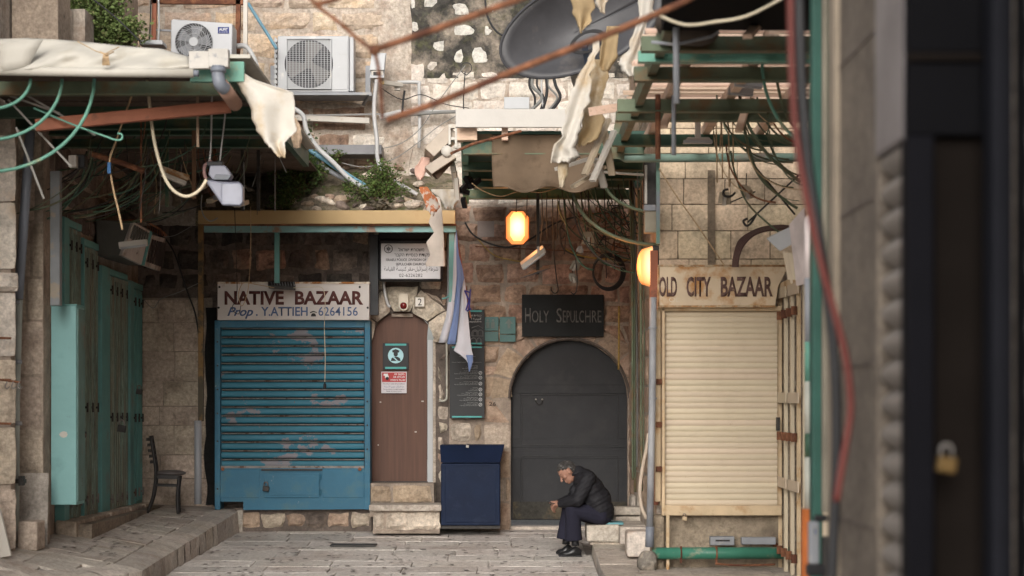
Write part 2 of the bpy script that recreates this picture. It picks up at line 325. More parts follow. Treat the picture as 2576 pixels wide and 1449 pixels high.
def masonry(parent, fmap, x0, x1, z0, z1, m, rh=(.25,.32), sw=(.35,.65), hole=None, gap=.018, proud=.03, rough=.010, name='stone',
            limit=290, pick=None, inset=.006, rag=.009, skip=0, rows=None, **kw):
    z = z0; cnt = 0; rest = []
    while z < z1-.06:
        h = random.uniform(*rh) if rows is None else rows
        if z+h > z1-.08: h = z1-z
        zt = z+h; x = x0-random.uniform(0, sw[0])*.8
        while x < x1:
            wd = random.uniform(*sw); a, b = max(x, x0), min(x+wd, x1); x += wd
            if b-a < .09: continue
            segs = [[(a, b), (a, b)]]
            if hole:
                hb, ht_ = hole(z+.001), hole(zt-.001)
                for hh in (hb, ht_):
                    if hh is None: continue
                if hb or ht_:
                    hb = hb or ht_; ht2 = ht_ or ((hb[0]+hb[1])/2, (hb[0]+hb[1])/2)
                    segs = []
                    if a < hb[0] or a < ht2[0]:
                        segs.append([(min(a, hb[0]), min(b, hb[0])), (min(a, ht2[0]), min(b, ht2[0]))])
                    if b > hb[1] or b > ht2[1]:
                        segs.append([(max(a, hb[1]), max(b, hb[1])), (max(a, ht2[1]), max(b, ht2[1]))])
            for (ba, bb), (ta, tb) in segs:
                if (bb-ba)+(tb-ta) < .14: continue
                if random.random() < skip: continue
                g = gap/2; bb = max(bb, ba+.03); tb = max(tb, ta+.03)
                mm = pick((ba+bb)/2, (z+zt)/2) if pick else m
                if mm is None: continue
                zj = [random.uniform(-.4, .4)*g for _ in range(4)]
                q = ((ba+g, z+g+zj[0]), (bb-g, z+g+zj[1]), (tb-g, zt-g+zj[2]), (ta+g, zt-g+zj[3]))
                cnt += 1
                stone(q, fmap, parent, mm, proud*random.uniform(.7, 1.3), rough, name, inset=inset, rag=rag, **kw)
        z = zt
    return cnt
# ================================================================ GROUND
FY = 24.0
def xk(Y):                                             # line of the kerb on the left
    if Y > 19.9: return -3.47+(Y-19.9)/3.8*.17
    t = 19.9-Y; return -3.47+.05*t-.45*max(0, t-1.9)**1.5
def zk(Y):
    if Y > 19.9: return .014+(Y-19.9)/3.8*.236
    return .014-.006*(19.9-Y)
def zw(Y): return .21+max(0, Y-18.4)*.02
def zplat(X, Y):
    k = xk(Y); t = min(1, max(0, (k-X)/(k+4.6))) if k > -4.55 else 1
    return zk(Y)+(zw(Y)-zk(Y))*t
g = MB()
ys = [-40, 0, 10, 16, 19.6, 20, 21, 22, 23, 24, 26, 28, 60]
g.grid(16, len(ys)-1, lambda u, v: Vector((-40+80*u, ys[round(v*(len(ys)-1))], gz(min(ys[round(v*(len(ys)-1))], 24))-.024)))
ground = struct(g.build('ground', GRIT))
def slab(x0, x1, y0, y1, zf, th, m, parent, name='paving_stone', jz=.003, n=2, skew=0):
    q = MB(); dz = random.uniform(-jz, jz); tl = random.uniform(-jz, jz); s_ = random.random()*50
    gp = .004
    def fn(u, v):
        x = x0+gp+(x1-x0-2*gp)*u+skew*v; y = y0+gp+(y1-y0-2*gp)*v
        e = (u in (0,1)) or (v in (0,1))
        x += N(x+s_, y, 0, 5)*.012*e; y += N(x, y+s_, 3, 5)*.012*e
        return Vector((x, y, zf(x, y)+dz+tl*(u-.5)+N(x, y, s_, 6)*.004-(.003 if e else 0)))
    nu = n+2; us = [0, .02]+[.02+.96*(i+1)/n for i in range(n-1)]+[.98, 1]
    q.grid(nu, 3, lambda u, v: fn(us[round(u*nu)], (0, .05, .95, 1)[round(v*3)]))
    k = len(q.v); ring = [i for i in range(nu+1)]+[j*(nu+1)+nu for j in range(1, 4)]+[3*(nu+1)+i for i in range(nu-1, -1, -1)]+[j*(nu+1) for j in (2, 1)]
    for i in ring: x, y, z = q.v[i]; q.v.append((x, y, z-th))
    for i in range(len(ring)): j = (i+1) % len(ring); q.f.append((ring[j], ring[i], k+i, k+j))
    return q.build(name, m, parent)
y = 16.6; cnt = 0
while y < 23.93:
    d = random.uniform(.30, .52); yn = min(y+d, 23.95)
    xl = xk((y+yn)/2)+.01; x = xl-random.uniform(0, .3)
    xr_ = .86 if y < 21.25 else (.80 if y < 22.2 else 1.45)
    while x < xr_:
        wd = random.uniform(.45, 1.15); a, b = max(x, xl), min(x+wd, xr_); x += wd
        if b-a > .08: slab(a, b, y, yn, lambda X, Y_: gz(Y_), .05, PAVE, ground, n=3); cnt += 1
    y = yn
# stone threshold and open court behind the passage door
q = MB(); q.box(px_x(1284, 24.2), px_x(1581, 24.2), 23.97, 24.32, -.05, .035); q.build('threshold', SILL, ground, bevel=.01)
cp = MB(); cp.grid(4, 4, lambda u, v: Vector((-2+5*u, 24.6+6*v, .012+v*.15))); struct(cp.build('court_paving', SILL))

# raised pavement on the left
pv = MB()
yy = [15.2+i*.5 for i in range(18)]
yy = [v for v in yy if v < 23.9]+[24.0]
pv.grid(8, len(yy)-1, lambda u, v: (lambda Y: Vector((min(xk(Y), -4.0 if Y < 17.2 else 9)-.02-(min(xk(Y), 9)+7.5)*(1-u), Y, zplat(xk(Y)-(xk(Y)+7.5)*(1-u), Y)-.022)))(yy[round(v*(len(yy)-1))]))
pavement = struct(pv.build('pavement', GRIT))
y = 16.2
while y < 23.9:
    d = random.uniform(.32, .55); yn = min(y+d, 23.96); ym = (y+yn)/2; x = -5.2-random.uniform(0, .3)
    xe = xk(ym)-.27
    while x < xe:
        wd = random.uniform(.35, .85); b = min(x+wd, xe)
        if b-x > .08: slab(x, b, y, yn, zplat, .05, PAVE2, pavement, n=2, jz=.0015)
        x += wd
    y = yn
y = 16.2                                               # kerb stones
while y < 23.72:
    d = random.uniform(.24, .5); yn = min(y+d, 23.78)
    kb = MB(); s_ = random.random()*40
    def kf(u, v, y=y, yn=yn, s_=s_):
        Y = y+.006+(yn-y-.012)*v; X = xk(Y); zt = zk(Y)
        if u < .5: t = u*2; p = Vector((X-.26+.25*t, Y, zplat(X-.26+.25*t, Y)+N(t, Y*3, s_)*.004))
        else: t = (u-.5)*2; p = Vector((X+.012*t+N(Y*9, t*2, s_)*.012, Y, zt-.02-(zt-gz(Y)+.02)*t))
        return p
    kb.grid(6, 6, kf); kb.build('kerb_stone', PAVE2, pavement); y = yn
q = MB(); q.box(px_x(598, 23.75), px_x(612, 23.75), 23.70, 23.98, -.05, .25); q.build('kerb_end', PAVE2, pavement, bevel=.01)

# ================================================================ CENTRAL BUILDING (shop, police door, upper wall)
cb = thing('stone_building', 'tall rough limestone building behind the blue shutter, with air conditioners on its upper wall', 'building', (-3, FY, 0))
XC0, XC1 = -4.52, px_x(1130, FY)
D2X, D2R, D2S = px_x(1013, FY), .385, px_z(862, FY)
def hole2(z, ring=.27):
    if z < .0 or z > D2S+D2R+ring: return None
    if z < D2S: return (D2X-D2R-.02, D2X+D2R+.02)
    r = D2R+ring; h = math.sqrt(max(0, r*r-(z-D2S)**2)); return (D2X-h, D2X+h)
def arch_wall(mb, X0, X1, z1, cx, r, zs, y0, y1):      # wall with a round-headed opening
    mb.box(X0, cx-r, y0, y1, -.3, zs); mb.box(cx+r, X1, y0, y1, -.3, zs); n = 16
    for i in range(n):
        a0 = math.pi-math.pi*i/n; a1 = math.pi-math.pi*(i+1)/n
        p0 = (cx+r*math.cos(a0), zs+r*math.sin(a0)); p1 = (cx+r*math.cos(a1), zs+r*math.sin(a1))
        mb.prism([p0, p1, (p1[0], zs+r+.05), (p0[0], zs+r+.05)], y0, y1)
    mb.box(X0, cx-r, y0, y1, zs, zs+r+.05); mb.box(cx+r, X1, y0, y1, zs, zs+r+.05); mb.box(X0, X1, y0, y1, zs+r+.05, z1)
wl = MB(); arch_wall(wl, XC0-3, XC1, 3.7, D2X, D2R, D2S, FY, FY+.5)
wl.build('mortar_wall', MORTD, cb)
wl = MB(); wl.box(XC0-3, XC1, FY, FY+.5, 3.7, 9.5); wl.build('upper_mortar_wall', MORTP, cb)
wl = MB(); wl.box(XC0-3, XC1, FY+.5, FY+3.2, 3.5, 9.5); wl.box(XC0-3, -2.2, FY+.5, FY+3.2, 0, 3.5); wl.build('rear_block', MORTD, cb)
def disp(X, z): return (CX+X*F/FY, CY-(z-CAMZ)*F/FY)
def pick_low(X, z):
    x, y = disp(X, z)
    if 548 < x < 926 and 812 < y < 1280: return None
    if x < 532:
        return None if y > 745 else S_DARK
    if x < 935: return random.choice([S_DARK2, S_DARK2, S_DARK2, S_DARK, S_RED])
    return random.choice([S_PALE, S_WARM, S_DARK2])
masonry(cb, front(FY), XC0, px_x(932, FY), 2.45, 3.72, S_DARK, rh=(.2, .3), sw=(.22, .42), gap=.05, proud=.035, rough=.016, pick=pick_low, rag=.02)
masonry(cb, front(FY), px_x(932, FY), XC1, .5, 3.72, S_WARM, rh=(.17, .30), sw=(.2, .36), gap=.05, proud=.035, rough=.016, hole=hole2, rag=.02,
        pick=lambda X, z: random.choice([S_PALE, S_WARM, S_PALE, S_DARK2]))
def pick_up(X, z):
    x, y = disp(X, z)
    if x > 1020: return (S_BLOTCH if y < 150 else S_LIME) if random.random() < .9 else None
    if x > 925 and y > 250: return S_LIME if random.random() < .7 else S_UPPER
    if y > 235: return S_RED if y < 400 else S_WARM  # darker reddish stones paint the shade below the air conditioner
    return S_UPPER
masonry(cb, front(FY), XC0-.2, px_x(1020, FY), 3.9, 6.75, S_UPPER, rh=(.25, .33), sw=(.3, .75), gap=.05, proud=.03, rough=.014, pick=pick_up, rag=.018)
masonry(cb, front(FY), px_x(1022, FY), XC1, 3.9, 5.72, S_LIME, rh=(.22, .3), sw=(.25, .45), gap=.02, proud=.014, rough=.007, pick=pick_up, rag=.02)
masonry(cb, front(FY), px_x(1022, FY), XC1, 5.75, 6.75, S_BLOTCH, rh=(.24, .34), sw=(.24, .42), gap=.06, proud=.010, rough=.004, pick=pick_up, rag=.03, skip=.25, name='blotched_stone')
q = MB(); q.box(px_x(1020, FY), XC1, FY-.012, FY, 5.5, 9.5); q.build('mouldy_render', MOLD, cb)
# ragged vertical seam of pale render between the two halves
q = MB(); q.grid(4, 22, lambda u, v: Vector((px_x(940+95*u, FY)+N(v*9, u, 0)*.08, FY-.02-.05*math.sin(math.pi*u)-.015*N(u*5, v*16), 3.9+3.0*v)))
q.build('plaster_seam', MORTP, cb, smooth=True)
# dressed blocks at the back of the recess behind the chair
rows = [(1275,1203),(1203,1144),(1144,1070),(1070,1022),(1022,960),(960,885),(885,812),(812,755)]
for k, (ya, yb) in enumerate(rows):
    x = -4.5+random.uniform(-.3, 0); zt = px_z(yb, FY); zb = px_z(ya, FY); xe = px_x(528 if k > 1 else 540, FY) if k < 7 else px_x(500, FY)
    while x < xe:
        wd = random.uniform(.32, .55); a, b = max(x, -4.5), min(x+wd, xe); x += wd
        if b-a > .08: stone(((a+.004, zb+.004), (b-.004, zb+.004), (b-.004, zt-.004), (a+.004, zt-.004)), front(FY-.06), cb, S_BLOCK, .03, .004, 'block', edge=.7, inset=.002, rag=.003)
q = MB(); q.box(-4.5, px_x(536, FY), FY-.065, FY, 0.2, px_z(750, FY)); q.build('block_mortar', MORT, cb)
# voussoirs of the police door
def ring(parent, cx, cz, r0, r1, n, m, Y, a0=0, a1=math.pi, nm='arch_stone', jit=.03, proud=.05, rough=.012, sq=1.0):
    cuts = [a0+(a1-a0)*i/n+(random.uniform(-jit, jit) if 0 < i < n else 0) for i in range(n+1)]
    for i in range(n):
        A, B = cuts[n-i-1]+.012, cuts[n-i]-.012       # left to right
        ro = r1*random.uniform(.96, 1.08)
        bl = (cx+r0*math.cos(B), cz+r0*math.sin(B)); br = (cx+r0*math.cos(A), cz+r0*math.sin(A))
        tr = (cx+ro*math.cos(A), cz+ro*math.sin(A)*sq); tl = (cx+ro*math.cos(B), cz+ro*math.sin(B)*sq)
        stone((bl, br, tr, tl), front(Y), parent, m, proud, rough, nm, nx=4, nz=4, edge=.5, rag=.012)
ring(cb, D2X, D2S, D2R+.005, D2R+.30, 5, S_PALE, FY-.03, a0=R(0), a1=R(180), proud=.07)
# rough base course below the blue shop and door steps
q = MB(); q.pbox(590, 1278, 935, 1345, 23.75, .25); q.build('shop_base', MORTD, cb)
x = 604
while x < 925:
    wd = random.uniform(44, 62); a, b = px_x(x, 23.75), px_x(min(x+wd, 932), 23.75); x += wd+3
    if b-a > .08: stone(((a, px_z(1328, 23.75)), (b, px_z(1328, 23.75)), (b, px_z(1290, 23.75)), (a, px_z(1290, 23.75))), front(23.75), cb, random.choice([S_BLOCK, S_DARK2, S_WARM, S_WARM]), .035, .014, 'base_stone', rag=.02)
for (xa, xb, ya, yb, Y, m) in ((932,985,1222,1264,23.62,S_WARM), (987,1086,1220,1264,23.62,S_WARM)):
    stone(((px_x(xa, Y), px_z(yb, Y)), (px_x(xb, Y), px_z(yb, Y)), (px_x(xb, Y), px_z(ya, Y)), (px_x(xa, Y), px_z(ya, Y))), front(Y), cb, m, .03, .015, 'riser_stone')
q = MB(); q.pbox(930, 1216, 1092, 1300, 23.64, .6); q.build('step_core', MORT, cb)
q = MB(); q.pbox(928, 1270, 1110, 1286, 23.12, .62); q.build('step_slab', SILL, cb, bevel=.012)
q = MB(); q.pbox(938, 1286, 1106, 1342, 23.20, .6); q.build('step_block', MORT, cb)
for (xa, xb) in ((938,968),(970,1107)):
    Y = 23.2; stone(((px_x(xa, Y), px_z(1334, Y)), (px_x(xb, Y), px_z(1334, Y)), (px_x(xb, Y), px_z(1288, Y)), (px_x(xa, Y), px_z(1288, Y))), front(Y), cb, S_PALE, .035, .02, 'step_stone', rag=.015)
# soil ledge above the ochre beam with loose stones
q = MB(); q.grid(26, 8, lambda u, v: Vector((px_x(505+640*u, 23.3), 22.92+1.1*v, 3.74+.78*v**.8*(1-.25*u)+.10*N(u*14, v*5)+.05*N(u*40, v*14))))
q.grid(26, 1, lambda u, v: Vector((px_x(505+640*u, 23.3), 22.92, 3.6+.14*v)))
ledge = struct(q.build('soil_ledge', SOIL, smooth=True))
for i in range(60):
    u = random.random(); v = random.choice([random.random()*.2, random.random()]); r = random.uniform(.02, .06) if i % 6 else random.uniform(.06, .09)
    X = px_x(520+610*u, 23.3); c = (X, 22.95+1.0*v, 3.76+.78*v**.8*(1-.25*u)+.02); s_ = random.random()*9
    b = MB(); b.sphere(c, r, 7, 5, (1.4, 1, .7), Matrix.Rotation(random.uniform(-.5, .5), 3, 'Y')); b.v = [(x+N(x+s_, z, y, 14)*.025, y_, z+N(z, x+s_, y, 14)*.02) for (x, y_, z) in b.v]
    b.build('loose_stone', random.choice([S_PALE, S_WARM, S_DARK2, S_BLOCK]), ledge)

# ================================================================ PASSAGE BUILDING (arched grey door)
pb = thing('stone_gatehouse', 'reddish limestone wall pierced by the round arched passage with a dark grey door', 'building', (.7, FY, 0))
XP0, XP1 = px_x(1130, FY), 3.2
AX, AR, AS = px_x(1432, FY), 147/206.3, px_z(1002, FY)
wl = MB(); arch_wall(wl, XP0, XP1, 3.95, AX, AR, AS, FY, FY+.55); wl.build('mortar_wall', MORT, pb)
wl = MB(); wl.box(XP0, XP1+3, FY, FY+.5, 3.95, 9.5); wl.box(XP0-.1, XP1+3, FY+.55, FY+1.6, 3.2, 9.5); wl.build('upper_mortar_wall', MORTP, pb)
def holeA(z, ring=.23):
    if z > AS+AR+ring or z < -.1: return None
    if z < AS: return (AX-AR, AX+AR)
    r = AR+ring; h = math.sqrt(max(0, r*r-(z-AS)**2)); return (AX-h, AX+h)
def pick_p(X, z):
    x, y = disp(X, z)
    if y > 900: return random.choice([S_WARM, S_WARM, S_BLOCK]) if x > 1215 else random.choice([S_PALE, S_PALE, S_WARM])
    if y > 800: return random.choice([S_WARM, S_RED])
    return S_RED
masonry(pb, front(FY), XP0, px_x(1216, FY), -.02, 2.0, S_PALE, rh=(.22, .32), sw=(.2, .36), gap=.045, proud=.035, rough=.016, pick=pick_p, rag=.018)
masonry(pb, front(FY), px_x(1216, FY), px_x(1655, FY), -.02, 2.0, S_WARM, rh=(.26, .36), sw=(.3, .6), gap=.014, proud=.018, rough=.006, hole=holeA, pick=pick_p, rag=.005)
masonry(pb, front(FY), XP0, px_x(1655, FY), 2.0, 3.95, S_RED, rh=(.2, .27), sw=(.24, .5), gap=.03, proud=.04, rough=.014, hole=holeA, pick=pick_p, rag=.016)
ring(pb, AX, AS, AR+.004, AR+.25, 9, S_WARM, FY, a0=R(0), a1=R(180), proud=.02, rough=.006, jit=.08)
def pick_pu(X, z):
    x, y = disp(X, z)
    if x < 1275 and y < 180: return S_BLOTCH
    return S_LIME
masonry(pb, front(FY), XP0, XP1+2, 3.97, 5.6, S_LIME, rh=(.22, .32), sw=(.3, .6), gap=.02, proud=.014, rough=.007, pick=pick_pu, rag=.02)
masonry(pb, front(FY), XP0, XP1+2, 5.62, 6.75, S_BLOTCH, rh=(.24, .34), sw=(.24, .44), gap=.06, proud=.010, rough=.004, pick=pick_pu, rag=.03, skip=.25, name='blotched_stone')
q = MB(); q.box(XP0, XP1+2, FY-.012, FY, 5.5, 9.5); q.build('mouldy_render', MOLD, pb)

# ================================================================ LEFT BUILDING (teal doors side, pilaster)
lb = thing('corner_building', 'left limestone building whose side wall carries the row of teal wooden doors', 'building', (-6, 20, 0))
q = MB(); q.box(-9, -4.56, 18.55, FY, -.3, 9); q.build('side_wall', MORT, lb)
q = MB(); q.box(-9, -4.62, 13.5, 18.5, -.3, 7.2); q.build('front_wall', MORTP, lb)
masonry(lb, facing_px(-4.56), 18.6, 23.95, 3.3, 4.15, S_DARK2, rh=(.22, .3), sw=(.3, .5), gap=.03, proud=.02)
masonry(lb, front(18.45), -5.4, px_x(127, 18.7), .82, 6.6, S_BLOCK, rh=(.40, .55), sw=(.28, .42), gap=.014, proud=.02, rough=.006, rag=.006,
        pick=lambda X, z: S_BLOCK if z < 4.2 else S_UPPER)
q = MB(); q.box(-9, px_x(126, 18.72), 18.45, 18.7, -.2, 6.8); q.build('pilaster_core', MORT, lb)
q = MB(); q.grid(6, 8, lambda u, v: Vector((px_x(44+76*u, 18.35), 18.38-.03*N(u*4, v*6, 0)-.05*(1-v), .18+.68*v))); q.build('plastered_foot', mat('grey_cement_plaster', (.33,.295,.26), var=.25, scale=4, bump=.6), lb, smooth=True)
for z0, z1 in ((.2,.75),(.78,1.3),(1.32,1.9),(1.92,2.5),(2.5,2.68),(2.7,3.3),(3.3,3.9)):
    x1 = px_x(38 if z0 != 2.5 else 44, 17.5)
    stone(((-4.95, z0), (x1, z0), (x1, z1), (-4.95, z1)), front(17.55), lb, S_LIME if z0 > 1.8 else S_BLOCK, .03+(.04 if z0 == 2.5 else 0), .006, 'quoin_stone', rag=.006)
q = MB(); q.box(-9, px_x(30, 17.6), 17.56, 17.72, -.2, 4.1); q.build('quoin_core', MORT, lb)
# upper wall pieces left of the planting
q = MB(); q.pbox(30, -60, 146, 108, 18.1, .5); q.build('mottled_render', mat('mottled_render', (.40,.32,.25), var=.2, scale=3, col2=(.10,.085,.07), thr=.66, scale2=7, bump=.6), lb)
q = MB(); q.pbox(146, 22, 176, 112, 18.6, .5); q.build('render_block', S_PALE, lb, bevel=.01)
q = MB(); q.pbox(146, 22, 214, 112, 18.75, .4); q.build('render_block', MORTP, lb, bevel=.01)

# ================================================================ RIGHT BUILDING (cream shutter)
RY = 19.2
rb = thing('shop_building', 'ashlar limestone building above the cream shutter and its rusty painted sign', 'building', (2, RY, 0))
XR = px_x(1652, RY)
q = MB(); q.box(XR+.02, 6.5, RY+.25, FY-.02, -.3, 8.5); q.build('building_core', MORTP, rb)
q = MB(); q.box(XR+.02, 6.5, RY+.2, RY+.35, px_z(668, RY), 8.5); q.build('joint_wall', mat('joint_mortar', (.20,.155,.11), bump=.3), rb)
ycs = [668, 648, 576, 509, 444, 380, 316, 250]
for k in range(len(ycs)-1):
    zb, zt = px_z(ycs[k], RY), px_z(ycs[k+1], RY); x = XR+random.uniform(-.25, -.05)
    while x < 3.4:
        wd = random.uniform(.30, .62); a, b = max(x, XR), x+wd; x += wd
        if b-a > .06: stone(((a+.003, zb+.003), (b-.003, zb+.003), (b-.003, zt-.003), (a+.003, zt-.003)), front(RY+.2), rb, S_ASH, .02, .003, 'ashlar_block', edge=.75, inset=.002, rag=.002, nx=4, nz=3)
q = MB(); q.pbox(1781, 428, 1799, 668, RY+.15, .06); q.build('slot_shade', mat('shadowed_slot', (.16,.125,.09), bump=.3), rb)  # dark bar paints the shadow of a groove in the ashlar
masonry(rb, facing_nx(XR+.02), -23.9, -19.5, .4, 6, S_WARM, rh=(.28, .36), sw=(.35, .6), gap=.02, proud=.015, rough=.006)
# plastered base under the cream shutter
q = MB(); q.grid(18, 6, lambda u, v: Vector((px_x(1640+340*u, RY+.05), RY+.12-.03*N(u*9, v*4, 1), px_z(1446-152*v, RY)))); q.build('plaster_base', mat('stained_plaster', (.33,.27,.20), var=.25, scale=3, col2=(.15,.12,.09), thr=.54, scale2=3, sharp=.12, bump=.5), rb, smooth=True)
q = MB(); q.pbox(1640, 1296, 1672, 1440, RY-.02, .3); q.build('plaster_pier', mat('stained_plaster', (.33,.27,.20)), rb, bevel=.03)
b = MB(); b.sphere(P(1632, 1410, RY-.15), .105, 14, 10, (.9, .9, 1.1)); b.v = [(x+N(x, z, y, 8)*.07, y+N(x, y, z, 8)*.05, z+N(z, x, y, 9)*.07) for x, y, z in b.v]
b.build('cement_lump', mat('rough_cement', (.20,.18,.155), var=.35, scale=8, col2=(.33,.29,.24), thr=.58, scale2=8, bump=1, bscale=25), rb, smooth=True)
# near street front on the right, running towards the camera
nb = thing('street_building', 'tall plastered street front on the right beyond the folding gate', 'building', (4, 13, 0))
q = MB(); q.box(2.95, 7, 8.4, RY-.1, -.3, 8.5); q.build('plaster_wall', MORTP, nb)
q = MB(); q.box(1.52, 7, -6, 8.3, -.3, 8); q.build('plaster_wall', MORTP, nb)

# ================================================================ STEPS ON THE RIGHT
def zst(Y): return -.10+max(0, Y-19.2)*.055
q = MB(); q.grid(8, 10, lambda u, v: Vector((.87+u*2.2, 16+5.6*v, zst(16+5.6*v)-.012)))
q.grid(1, 10, lambda u, v: Vector((.872, 16+5.6*v, -.3+(zst(16+5.6*v)-.012+.3)*u)))
steps = struct(q.build('stone_steps', GRIT))
y = 16.2
while y < 21.5:
    d = random.uniform(.4, .7); yn = min(y+d, 21.5); x = .87
    while x < 2.95:
        wd = random.uniform(.45, .8) if x > .9 else random.uniform(.28, .5); b = min(x+wd, 2.95)
        slab(x, b, y, yn, lambda X, Y_: zst(Y_), .15 if x < .9 else .05, SILL, steps, name='step_stone', jz=.004, n=2); x += wd
    y = yn
def pblock(x0, y0, x1, y1, Y, d, name, m=SILL, parent=steps, bev=.02, jit=.008):
    q = MB(); a = P(x0, y0, Y); b = P(x1, y1, Y); q.box(a.x, b.x, Y, Y+d, b.z, a.z, jit=jit); return q.build(name, m, parent, bevel=bev)
pblock(1477, 1321, 1560, 1364, 21.15, .75, 'seat_stone'); pblock(1561, 1321, 1650, 1364, 21.15, .75, 'seat_stone')
pblock(1484, 1364, 1650, 1372, 21.18, .6, 'step_footing', S_PALE)
pblock(1545, 1277, 1617, 1298, 21.95, .35, 'step_slab'); pblock(1549, 1298, 1615, 1330, 21.98, .4, 'step_riser')
pblock(1587, 1246, 1604, 1279, 22.5, .4, 'bollard_stone', bev=.03); pblock(1604, 1236, 1630, 1330, 22.2, .5, 'side_block')
pblock(1560, 1326, 1640, 1372, 20.5, .3, 'side_block'); 
b = MB(); b.pbox(1577, 1337, 1640, 1402, 19.85, .4); ob_ = b.build('rough_block', S_LIME, steps, bevel=.03)
# ================================================================ NATIVE BAZAAR SHOP
Y = 23.62
sh = thing('roller_shutter', 'peeling blue roller shutter with a low hatch panel under the white bazaar sign', 'shutter', P(735, 1290, Y))
q = MB(); q.pbox(540, 806, 554, 1282, Y-.03, .3); q.build('side_post', BLUEP, sh, bevel=.004)
q = MB(); q.pbox(917, 806, 931, 1282, Y-.03, .3); q.build('side_post', BLUEP, sh, bevel=.004)
q = MB(); q.pbox(554, 806, 917, 824, Y-.02, .3); q.build('top_rail', BLUEP, sh, bevel=.004)
q = MB(); q.pbox(554, 824, 917, 1190, Y+.13, .02); q.build('back_sheet', IRON, sh)
n = 16; y0, y1 = 824, 1176; st_ = (y1-y0)/n; base = None
for k in range(n):
    ya = y0+k*st_; sl_ = MB()
    zt, zb = px_z(ya+5.5, Y), px_z(ya+st_-1, Y); xa, xb = px_x(556, Y), px_x(915, Y)
    def sf(u, v, zt=zt, zb=zb, xa=xa, xb=xb):
        pr = (.020, .003, 0, .002, .005, .014)[round(v*5)]; vv = (0, .05, .3, .7, .93, 1)[round(v*5)]
        return Vector((xa+(xb-xa)*u, Y+.022+pr+.003*N(u*6, zt*9), zb+(zt-zb)*vv))
    sl_.grid(24, 5, sf); sl_.build('slat', BLUE, sh, smooth=True)
    r_ = MB(); r_.pbox(555, ya+1.2, 916, ya+3.4, Y+.035, .03); r_.build('slat_rail', RAILM, sh, bevel=.003)
q = MB(); q.pbox(555, 1172, 916, 1178, Y+.02, .05); q.build('bottom_rail', RAILM, sh, bevel=.003)
q = MB(); q.pprism([(554,1178),(554,1262),(612,1262),(612,1283),(931,1281),(931,1178)][::1], Y, .05); q.build('lower_panel', BLUEP, sh, weld=True)
q = MB(); q.pbox(548, 1181, 652, 1252, Y-.008, .01); q.build('panel_face', BLUEP, sh, bevel=.003)
q = MB(); q.pbox(812, 1181, 915, 1252, Y-.008, .01); q.build('panel_face', BLUEP, sh, bevel=.003)
hp = MB(); hp.pbox(664, 1190, 803, 1252, Y-.02, .02); ht = hp.build('hatch', BLUEP, sh, bevel=.004)
q = MB(); q.pbox(657, 1180, 811, 1184, Y-.03, .03); q.build('hatch_lintel', IRON, ht, bevel=.002)
q = MB(); q.pbox(672, 1197, 795, 1246, Y-.026, .006); q.build('hatch_inset', BLUEP, ht, bevel=.003)
for yy_ in (1200, 1238):
    q = MB(); q.tube([P(806, yy_-7, Y-.03), P(806, yy_+7, Y-.03)], .009, 8); q.build('hinge', BLUEP, ht)
for (x, yl) in ((547, (860, 920, 980, 1040, 1110, 1230)), (924, (900, 960, 1010, 1070, 1130))):
    for yv in yl: q = MB(); q.sphere(P(x, yv, Y-.035), .011, 7, 5); q.build('bolt', IRON, sh)
for xv in (560, 905):
    q = MB(); q.cyl(P(xv, 1180, Y), P(xv, 1180, Y-.05), .022, 10); q.build('latch_bolt', RUST, sh)
def padlock(x, y, Y, s, m, label, parent=None, name='padlock'):
    t = thing(name, label, 'padlock', P(x, y, Y))
    q = MB(); w_ = s; c = P(x, y, Y); q.box(c.x-w_*.5, c.x+w_*.5, Y-.02, Y+.02, c.z-w_*.45, c.z+w_*.4, rot=Matrix.Rotation(.15, 3, 'Y')); q.build('lock_body', m, t, bevel=.006)
    q = MB(); q.tube([(c.x-w_*.3, Y, c.z+w_*.35)]+[(c.x-w_*.3*math.cos(a), Y, c.z+w_*.75+w_*.3*math.sin(a)) for a in [i*math.pi/6 for i in range(7)]]+[(c.x+w_*.3, Y, c.z+w_*.35)], w_*.09, 6); q.build('shackle', RAILM, t, smooth=True)
    return t
padlock(669, 1229, Y-.06, .075, IRON, 'dark padlock on the left edge of the blue hatch below the shutter')
# sign
Y = 23.50
sg = thing('shop_sign', 'white enamel shop sign reading NATIVE BAZAAR above the blue shutter', 'sign', P(737, 808, Y))
q = MB(); q.pbox(547, 713, 929, 805, Y, .25); q.build('sign_panel', SIGNW, sg, bevel=.006)
q = MB(); q.pbox(546, 709, 930, 714, Y-.015, .27); q.build('top_edge', mat('rusted_cream_edge', (.55,.50,.42), var=.2, scale=8, col2=(.28,.12,.04), thr=.54, scale2=7, sharp=.06), sg, bevel=.003)
for xv, yv in ((550,774),(925,774),(552,722),(905,722),(700,720)):
    q = MB(); q.cyl(P(xv, yv, Y), P(xv, yv, Y-.012), .014, 9); q.build('screw', IRON, sg)
text('NATIVE', 565, 714, 765, 33, Y-.003, INK, sg, bold=.035)
text('BAZAAR', 742, 914, 765, 33, Y-.003, INK, sg, bold=.035)
text('Prop', 572, 637, 794, 21, Y-.003, INKB, sg, bold=.02, shear=.35)
text('.', 644, 648, 794, 21, Y-.003, INKB, sg, bold=.02)
text('Y.ATTIEH', 657, 774, 794, 22, Y-.003, INKB, sg, bold=.015)
text('6264156', 801, 900, 794, 22, Y-.003, INKB, sg, bold=.004)
q = MB(); q.pprism([(782,796),(783,791),(786,788),(791,788),(794,791),(795,796)], Y-.006, .004); q.pprism([(780,785),(788,782),(797,785),(797,787),(788,785),(780,788)], Y-.006, .004); q.build('telephone_mark', INKK, sg)
